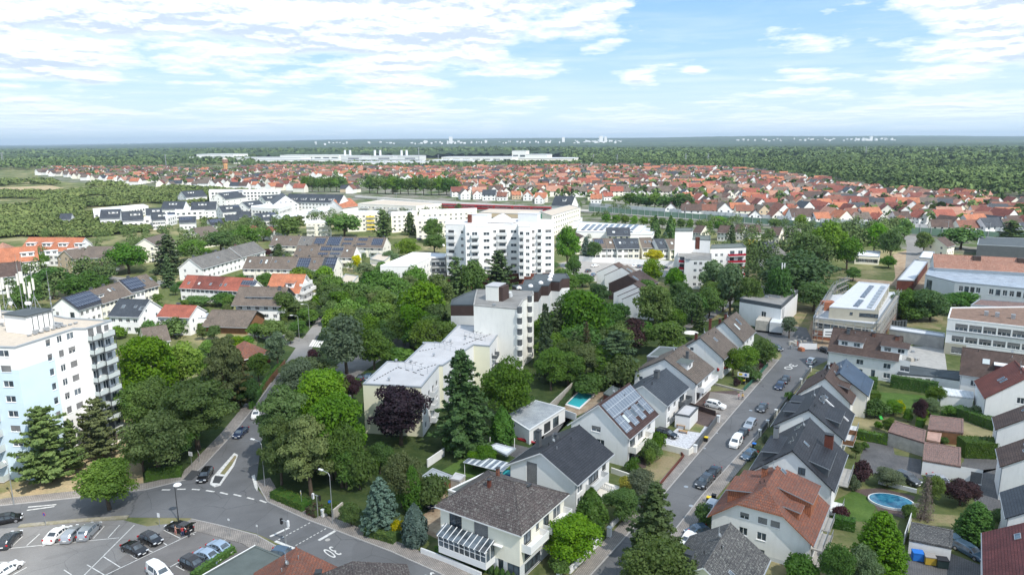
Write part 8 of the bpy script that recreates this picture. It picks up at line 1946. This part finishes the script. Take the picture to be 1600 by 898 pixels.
wall_line('fence','brown wooden fence along the left pavement beyond the bend',[(405,622),(424,596),(446,570)],1.5,.12,WOOD,cat='fence');wall_line('fence','grey fence beside the paved yard at the bottom right',[(1412,850),(1424,812)],1.8,.1,LGREY,cat='fence');wall_line('garden_wall','low wall round the oval pool terrace',[(1372,755),(1432,770)],.7,.2,LGREY)
wall_line('fence','dark fence of the driveway with the white crossover',[(1066,633),(1118,650)],1.2,.08,BROWNW,cat='fence')
# gate posts along the right row
for k,(px,py)in enumerate(((1187,681),(1199,666),(1212,649),(1231,623),(1251,600),(1266,580))):
 x,y=G(px,py);m=MB();m.box(-.25,-.25,0,.25,.25,1.3);m.box(-.32,-.32,1.302,.32,.32,1.42,1);o=m.build('gate_post',[OFFW,LGREY]);o.location=(x,y,0);o.rotation_euler=(0,0,R(57));tag(o,'pale gate post in the dark fence of the right row','gate post','gate posts of the right row')
for k,(px,py)in enumerate(((1086,707),(1122,660),(874,897),(1013,765),(952,838))):
 x,y=G(px,py);m=MB();m.box(-.3,-.3,0,.3,.3,1.5);m.box(-.36,-.36,1.502,.36,.36,1.62,1);o=m.build('gate_post',[WHITE,LGREY]);o.location=(x,y,0);o.rotation_euler=(0,0,R(57));tag(o,['white gate post at the lower corner of the gravel garden','white gate post at the upper end of the anthracite fence','white gate post with a cap at the corner house garden','white gate post where the low wall of the anthracite house ends','gate post between the street and the anthracite house garden'][k],'gate post')
# bins
def bin_(px,py,body,lid,lb,big=False,rz=57):
 x,y=G(px,py);r=thing('rubbish_bin',lb,'bin',(x,y,0),R(rz));w_,d_,h_=(.68,.55,1.2)if big else(.3,.3,.95);m=MB();m.box(-w_,-d_,.12,w_,d_,h_);m.build('body',body,r);m=MB();m.box(-w_-.05,-d_-.05,h_+.003,w_+.05,d_+.05,h_+.12);m.build('lid',lid,r);m=MB()
 for s in(-1,1):m.tube((s*w_*.8,d_,.1),(s*w_*.8+.06,d_,.1),.11,n=8)
 m.build('wheels',BLACKP,r);return r
bin_(1103,690,BLACKP,YELP,'black wheelie bin with a yellow lid beside the anthracite fence');bin_(1107,785,BLACKP,YELP,'black wheelie bin with a yellow lid at the terracotta roofed house');bin_(1115,781,BLACKP,BLACKP,'all black wheelie bin behind the yellow lidded one')
bin_(1433,874,BLUPL,BLUPL,'large blue rubbish container, left of the three by the garage',True,-14);bin_(1452,880,plain('mustard_plastic',(.45,.30,.04),.5,.05),plain('grey_lid',(.30,.28,.26),.6,.05),'large mustard yellow container in the middle of the three',True,-14);bin_(1471,885,plain('dark_green_plastic',(.02,.035,.035),.5,.05),BLACKP,'large dark green container, right of the three',True,-14)
bin_(1178,700,BLACKP,BLUPL,'black bin with a blue lid in front of the charcoal house');bin_(1162,600,BLACKP,YELP,'small bin with yellow lid in the flower garden')
# parasols, play things
x,y=G(1130,588);r=thing('parasol','folded red awning over the garden seat beside the white balcony house','parasol',(x,y,0),R(30));m=MB();m.tube((0,0,0),(0,0,2.3),.04);m.build('pole',METB,r);m=MB();m.tube((-2.2,0,2.2),(2.2,0,2.4),.45,.3,8);m.build('canopy',plain('red_cloth',(.40,.03,.03),.8,.1),r)
x,y=G(1078,531);r=thing('parasol','large pale oval garden parasol behind the row houses','parasol',(x,y,0));m=MB();m.tube((0,0,0),(0,0,2.4),.04);m.build('pole',METB,r);m=MB();m.tube((0,0,2.3),(0,0,2.7),2.4,.2,12);m.build('canopy',OFFW,r)
x,y=G(1372,652);m=MB();m.box(-.3,-1.3,.0,.3,1.3,.1,T=Matrix.Rotation(R(30),4,'X')@Matrix.Translation((0,0,.7)));m.box(-.3,1.0,0,.3,1.1,1.4);o=m.build('slide',plain('bright_green_plastic',(.05,.45,.08),.4,.02));o.location=(x,y,.2);tag(o,'bright green plastic children slide in the back gardens','slide')
r=thing('patio_roof','blue striped sloping patio roof with a small blue pool beside the hipped roof','patio roof',(*G(762,742),0),R(-28));m=MB();m.box(-4,-1.8,2.3,4,1.8,2.4);m.build('roof',F_POLY,r);m=MB()
for k in range(7):m.box(-3.9+k*1.2,-1.75,2.403,-3.2+k*1.2,1.75,2.44)
m.build('solar_strip',SOLARL,r);m=MB()
for sx in(-3.8,3.8):
 for sy in(-1.6,1.6):m.tube((sx,sy,0),(sx,sy,2.3),.06)
m.build('posts',WMET,r)
x,y=G(790,742);m=MB();m.box(-1.3,-.9,0,1.3,.9,.55);m.box(-1.15,-.75,.552,1.15,.75,.57,1);o=m.build('paddling_pool',[plain('pool_blue_wall',(.02,.15,.45),.4,.02),WATER]);o.location=(x,y,0);tag(o,'small blue paddling pool in front of the blue striped patio roof','paddling pool')
r=thing('boat_kayak','red upturned kayak lying at the corner of the garage block','kayak',(*G(822,690),.0),R(-30));m=MB();pts_=[(-2.2,.02),(-1.2,.3),(0,.38),(1.2,.3),(2.2,.02)]
for i in range(4):m.tube((pts_[i][0],0,.3),(pts_[i+1][0],0,.3),pts_[i][1],pts_[i+1][1],8)
m.build('hull',CP['red'],r)
for k,(px,py)in enumerate(((1064,662),(1064,669),(1067,676))):
 x,y=G(px,py);r=thing('picnic_table',['far wooden garden table in the gravel garden','middle wooden garden bench in the gravel garden','near wooden garden bench in the gravel garden'][k],'garden table',(x,y,0),R(-30));m=MB();m.box(-.9,-.35,.42+.3*(k==1),.9,.35,.5+.3*(k==1));m.build('top',plain('light_wood%d'%k,(.42,.27,.15),.7,.1,2),r);m=MB()
 for s in(-.75,.75):m.box(s-.05,-.3,0,s+.05,.3,.42+.3*(k==1))
 m.build('legs',WOOD,r)
# white balustrade of the terrace
r=thing('balustrade','white balustrade with turned posts around the terrace of the anthracite house','balustrade',(*G(942,757,1.2),0));A=Vector(G(942,754,2));B=Vector(G(972,765,2));C_=Vector(G(948,790,2));m=MB()
for(p_,q_)in((A,B),):
 for z in(1.2,2.0):m.tube((p_.x-r.location.x,p_.y-r.location.y,z),(q_.x-r.location.x,q_.y-r.location.y,z),.09,n=6)
 for k in range(12):c=p_+(q_-p_)*k/11;m.tube((c.x-r.location.x,c.y-r.location.y,0),(c.x-r.location.x,c.y-r.location.y,2.0),.08,n=6)
m.build('rail',WMET,r)
sheet('terrace_slab',[(938,758),(972,768),(952,790),(926,778)],.9,OFFW,kind='structure',slab=.9)
# construction clutter
for k in range(18):
 px=rnd.choice([rnd.uniform(1405,1450),rnd.uniform(1230,1290)]);py=rnd.uniform(548,572)if px>1400 else rnd.uniform(532,552)
 x,y=G(px,py);m=MB();a,b_,c=rnd.uniform(.2,.8),rnd.uniform(.2,.7),rnd.uniform(.2,.9);m.box(-a,-b_,0,a,b_,c);m.box(-a*.8,-b_*.8,c,a*.7,b_*.9,c*1.2);o=m.build('building_material_pile',rnd.choice([CONC,OLDC,T_TERR,METB,WOOD]));o.location=(x,y,.05);o.rotation_euler=(0,0,rnd.uniform(0,3));tag(o,'pile of building material lying on the building site ground','material pile','material piles on the building site')
for k,px in enumerate((1395,1400,1404,1409,1414)):
 x,y=G(px,512);m=MB();m.tube((0,0,0),(0,0,2.2),.45,n=12);m.tube((0,0,2.2),(0,0,2.35),.5,n=12);o=m.build('concrete_pipe',DGREY);o.location=(x,y,0);tag(o,'dark upright pipe section standing behind the site canopy','pipe','dark pipes behind the canopy')
fen=thing('site_fence','white printed fence panel at the street end of the building site','fence panel',(*G(1262,547),0),R(-5));m=MB();m.box(-2.4,-.04,.3,2.4,.04,2.0);m.build('panel',WMET,fen);m=MB();m.tube((-2.4,0,0),(-2.4,0,2.1),.04);m.tube((2.4,0,0),(2.4,0,2.1),.04);m.build('posts',METB,fen)
def boxsign(px,py,rz,col2,lb):
 x,y=G(px,py);r=thing('sign_board',lb,'sign board',(x,y,0),R(rz));m=MB();m.tube((0,0,0),(0,0,3),.05);m.build('pole',METB,r);m=MB();m.box(-.8,-.05,2.0,.8,.05,3.0);m.build('board',WMET,r);m=MB();m.box(-.5,-.07,2.3,.3,-.053,2.8);m.build('print',col2,r)
boxsign(1157,600,-30,YELP,'square sign board with yellow print in the flower garden');boxsign(1164,601,-30,SGN_B,'square sign board with blue print right of the yellow printed one')
# ================================================================== PEOPLE
SKIN=plain('skin',(.50,.30,.22),.6,.03)
def person(px,py,rz,top,legs,label,hair=(.05,.03,.02),reach=0,z=0.0,shorts=True):
 x,y=G(px,py,z);vs=[(0,0,.93),(0,0,1.15),(0,.0,1.40),(0,.01,1.50),(0,.02,1.60),(0,.02,1.72)];rad=[.155,.14,.15,.06,.085,.08];ed=[(0,1),(1,2),(2,3),(3,4),(4,5)]
 def add(v,r,p):vs.append(v);rad.append(r);ed.append((p,len(vs)-1));return len(vs)-1
 tips=[]
 for s in(-1,1):
  h=add((s*.10,0,.86),.10,0);k=add((s*.12,.05*s,.48),.062,h);a=add((s*.13,.04*s-.03,.09),.042,k);add((s*.14,.04*s+.13,.04),.035,a)
  sh=add((s*.19,0,1.40),.062,2);f=reach*(1 if s>0 else .3);e=add((s*.27,.06+.12*f,1.13+.06*f),.042,sh);w_=add((s*.26,.18+.25*f,.92+.25*f),.028,e)
  hd=add((s*.26,.22+.27*f,.86+.25*f),.030,w_);tips.append((s,hd))
  for q,(dx,ln)in enumerate(((-.028,.07),(-.010,.085),(.009,.08),(.027,.06))):
   b=add((s*.26+dx,.235+.28*f,.835+.25*f),.010,hd);add((s*.26+dx,.25+.29*f,.835-ln+.25*f),.008,b)
  t=add((s*.26-s*.035,.25+.27*f,.85+.25*f),.011,hd);add((s*.26-s*.045,.275+.27*f,.81+.25*f),.009,t)
 me=bpy.data.meshes.new('body');me.from_pydata(vs,ed,[]);o=bpy.data.objects.new('tmp',me);COL.objects.link(o)
 sk=o.modifiers.new('s','SKIN'); 
 for i,v in enumerate(me.skin_vertices[0].data):v.radius=(rad[i],rad[i]*(.72 if i<3 else 1));v.use_root=(i==0)
 sb=o.modifiers.new('u','SUBSURF');sb.levels=1;sb.render_levels=1
 bpy.context.view_layer.update();m2=bpy.data.meshes.new_from_object(o.evaluated_get(bpy.context.evaluated_depsgraph_get()));bpy.data.objects.remove(o)
 m2.materials.clear()
 for mt in(SKIN,top,legs,BLACKP):m2.materials.append(mt)
 for p_ in m2.polygons:
  c=p_.center;p_.use_smooth=True
  p_.material_index=3 if c.z<.085 else(2 if(.5 if shorts else .1)<c.z<.97 and abs(c.x)<.215 else(1 if .97<=c.z<1.47 and(abs(c.x)<.215 or c.z>1.2)else 0))
 r=thing('person',label,'person',(x,y,z),R(rz));link('body',m2,r)
 h=MB();h.tube((0,-.01,1.66),(0,-.01,1.80),.105,.07,12);h.tube((0,-.05,1.55),(0,-.03,1.68),.085,.10,10);h.build('hair',plain('hair%d'%len(MATS),hair,.8,.1),r)
 f=MB()
 for s in(-.032,.032):f.tube((s,.095,1.655),(s,.105,1.655),.012,n=6)
 f.tube((0,.10,1.64),(0,.125,1.615),.010,.014,6);f.box(-.02,.098,1.575,.02,.104,1.582);link('face',f.mesh('face',plain('face%d'%len(MATS),(.25,.12,.09),.6,.05)),r)
 return r
cl=lambda n,c:plain('cloth_'+n,c,.85,.08,3)
person(1154,625,200,cl('pink',(.55,.30,.32)),cl('grey_trousers',(.20,.20,.24)),'person in a pink top and grey trousers, left of the pair on the driveway',shorts=False)
person(1160,625,170,cl('yellow',(.60,.40,.12)),cl('dark_trousers',(.08,.08,.10)),'person in a yellow top and dark trousers, right of the pair on the driveway',(.12,.07,.03),shorts=False)
person(275,836,-40,SKIN,cl('pink_shorts',(.55,.22,.20)),'bare-chested person in light shorts standing beside the large black car',reach=.8)
person(296,839,60,cl('black_shirt',(.02,.02,.025)),cl('black_trousers',(.02,.02,.03)),'person in black clothes leaning into the open boot of the large black car',reach=1,shorts=False)
person(286,838,20,cl('red_shirt',(.45,.05,.05)),cl('blue_trousers',(.05,.07,.15)),'person in a red shirt bending behind the large black car',reach=1,shorts=False)
person(1246,541,90,cl('orange',(.60,.10,.03)),cl('orange_t',(.55,.12,.05)),'worker in orange red work clothes at the edge of the building site',shorts=False)
# ================================================================== CLOUD SHADING THE FOREGROUND
CL,nt,p,out=newmat('cloud_vapour');p.inputs['Base Color'].default_value=(.9,.9,.92,1);p.inputs['Roughness'].default_value=1
tr_=nt.add('ShaderNodeBsdfTransparent');ms=nt.add('ShaderNodeMixShader');ms.inputs[0].default_value=.23
nt.link(tr_.outputs[0],ms.inputs[1]);nt.link(p.outputs[0],ms.inputs[2]);nt.link(ms.outputs[0],out.inputs[0])
ZC=900.0;off=Vector((SUN_DIR.x,SUN_DIR.y))*(ZC/SUN_DIR.z)
shade_pts=[(250,775),(300,690),(395,655),(560,660),(700,640),(830,650),(910,570),(1100,510),(1250,440),(1440,430),(1750,430),(1900,900),(1200,1300),(100,1100),(240,840)]
P=[Vector(G(*q))for q in shade_pts];cen=sum(P,Vector((0,0)))/len(P)
m=MB();n=len(P);RN=[]
def fine(P,k=6):
 out=[]
 for i in range(len(P)):
  a,b,c,d=P[i-1],P[i],P[(i+1)%len(P)],P[(i+2)%len(P)]
  for j in range(k):
   t=j/k;out.append(.5*((2*b)+(-a+c)*t+(2*a-5*b+4*c-d)*t*t+(-a+3*b-3*c+d)*t**3))
 return out
FP=fine(P);cr=random.Random(2)
FP=[q+(q-cen).normalized()*cr.uniform(-2.5,3.5)for q in FP]
levels=[(.62,0,0),(.93,6,0),(1.0,14,1),(.92,34,1),(.7,60,1),(.35,78,1)]
rings=[[(cen.x+(q.x-cen.x)*s+off.x-cen.x*0,cen.y+(q.y-cen.y)*s+off.y,ZC+z+(cr.uniform(-4,8)if j else 0))for q in FP]for s,z,j in levels]
N_=len(FP);V=[v for r_ in rings for v in r_];F=[]
for l in range(len(rings)-1):
 for i in range(N_):F.append((l*N_+i,l*N_+(i+1)%N_,(l+1)*N_+(i+1)%N_,(l+1)*N_+i))
V.append((cen.x+off.x,cen.y+off.y,ZC+84));V.append((cen.x+off.x,cen.y+off.y,ZC-2))
for i in range(N_):F.append(((len(rings)-1)*N_+i,(len(rings)-1)*N_+(i+1)%N_,len(V)-2));F.append(((i+1)%N_,i,len(V)-1))
me=bpy.data.meshes.new('cloud');me.from_pydata(V,[],F);me.materials.append(CL);tag(link('cloud',me),'flat based cumulus cloud high above the foreground','cloud',kind='stuff')
# ================================================================== HAZE
hm=bpy.data.materials.new('haze_air');hm.use_nodes=True;ht=NT(hm.node_tree);ht.n.clear();ho=ht.add('ShaderNodeOutputMaterial');pv=ht.add('ShaderNodeVolumePrincipled')
pv.inputs['Color'].default_value=(.66,.83,1,1);pv.inputs['Density'].default_value=0.00006;pv.inputs['Anisotropy'].default_value=.2;ht.link(pv.outputs[0],ho.inputs['Volume'])
m=MB();m.box(-31000,-400,-1.5,31000,30000,290);o=m.build('haze',hm);tag(o,kind='stuff',label='thin blue summer haze over the whole plain',cat='haze')
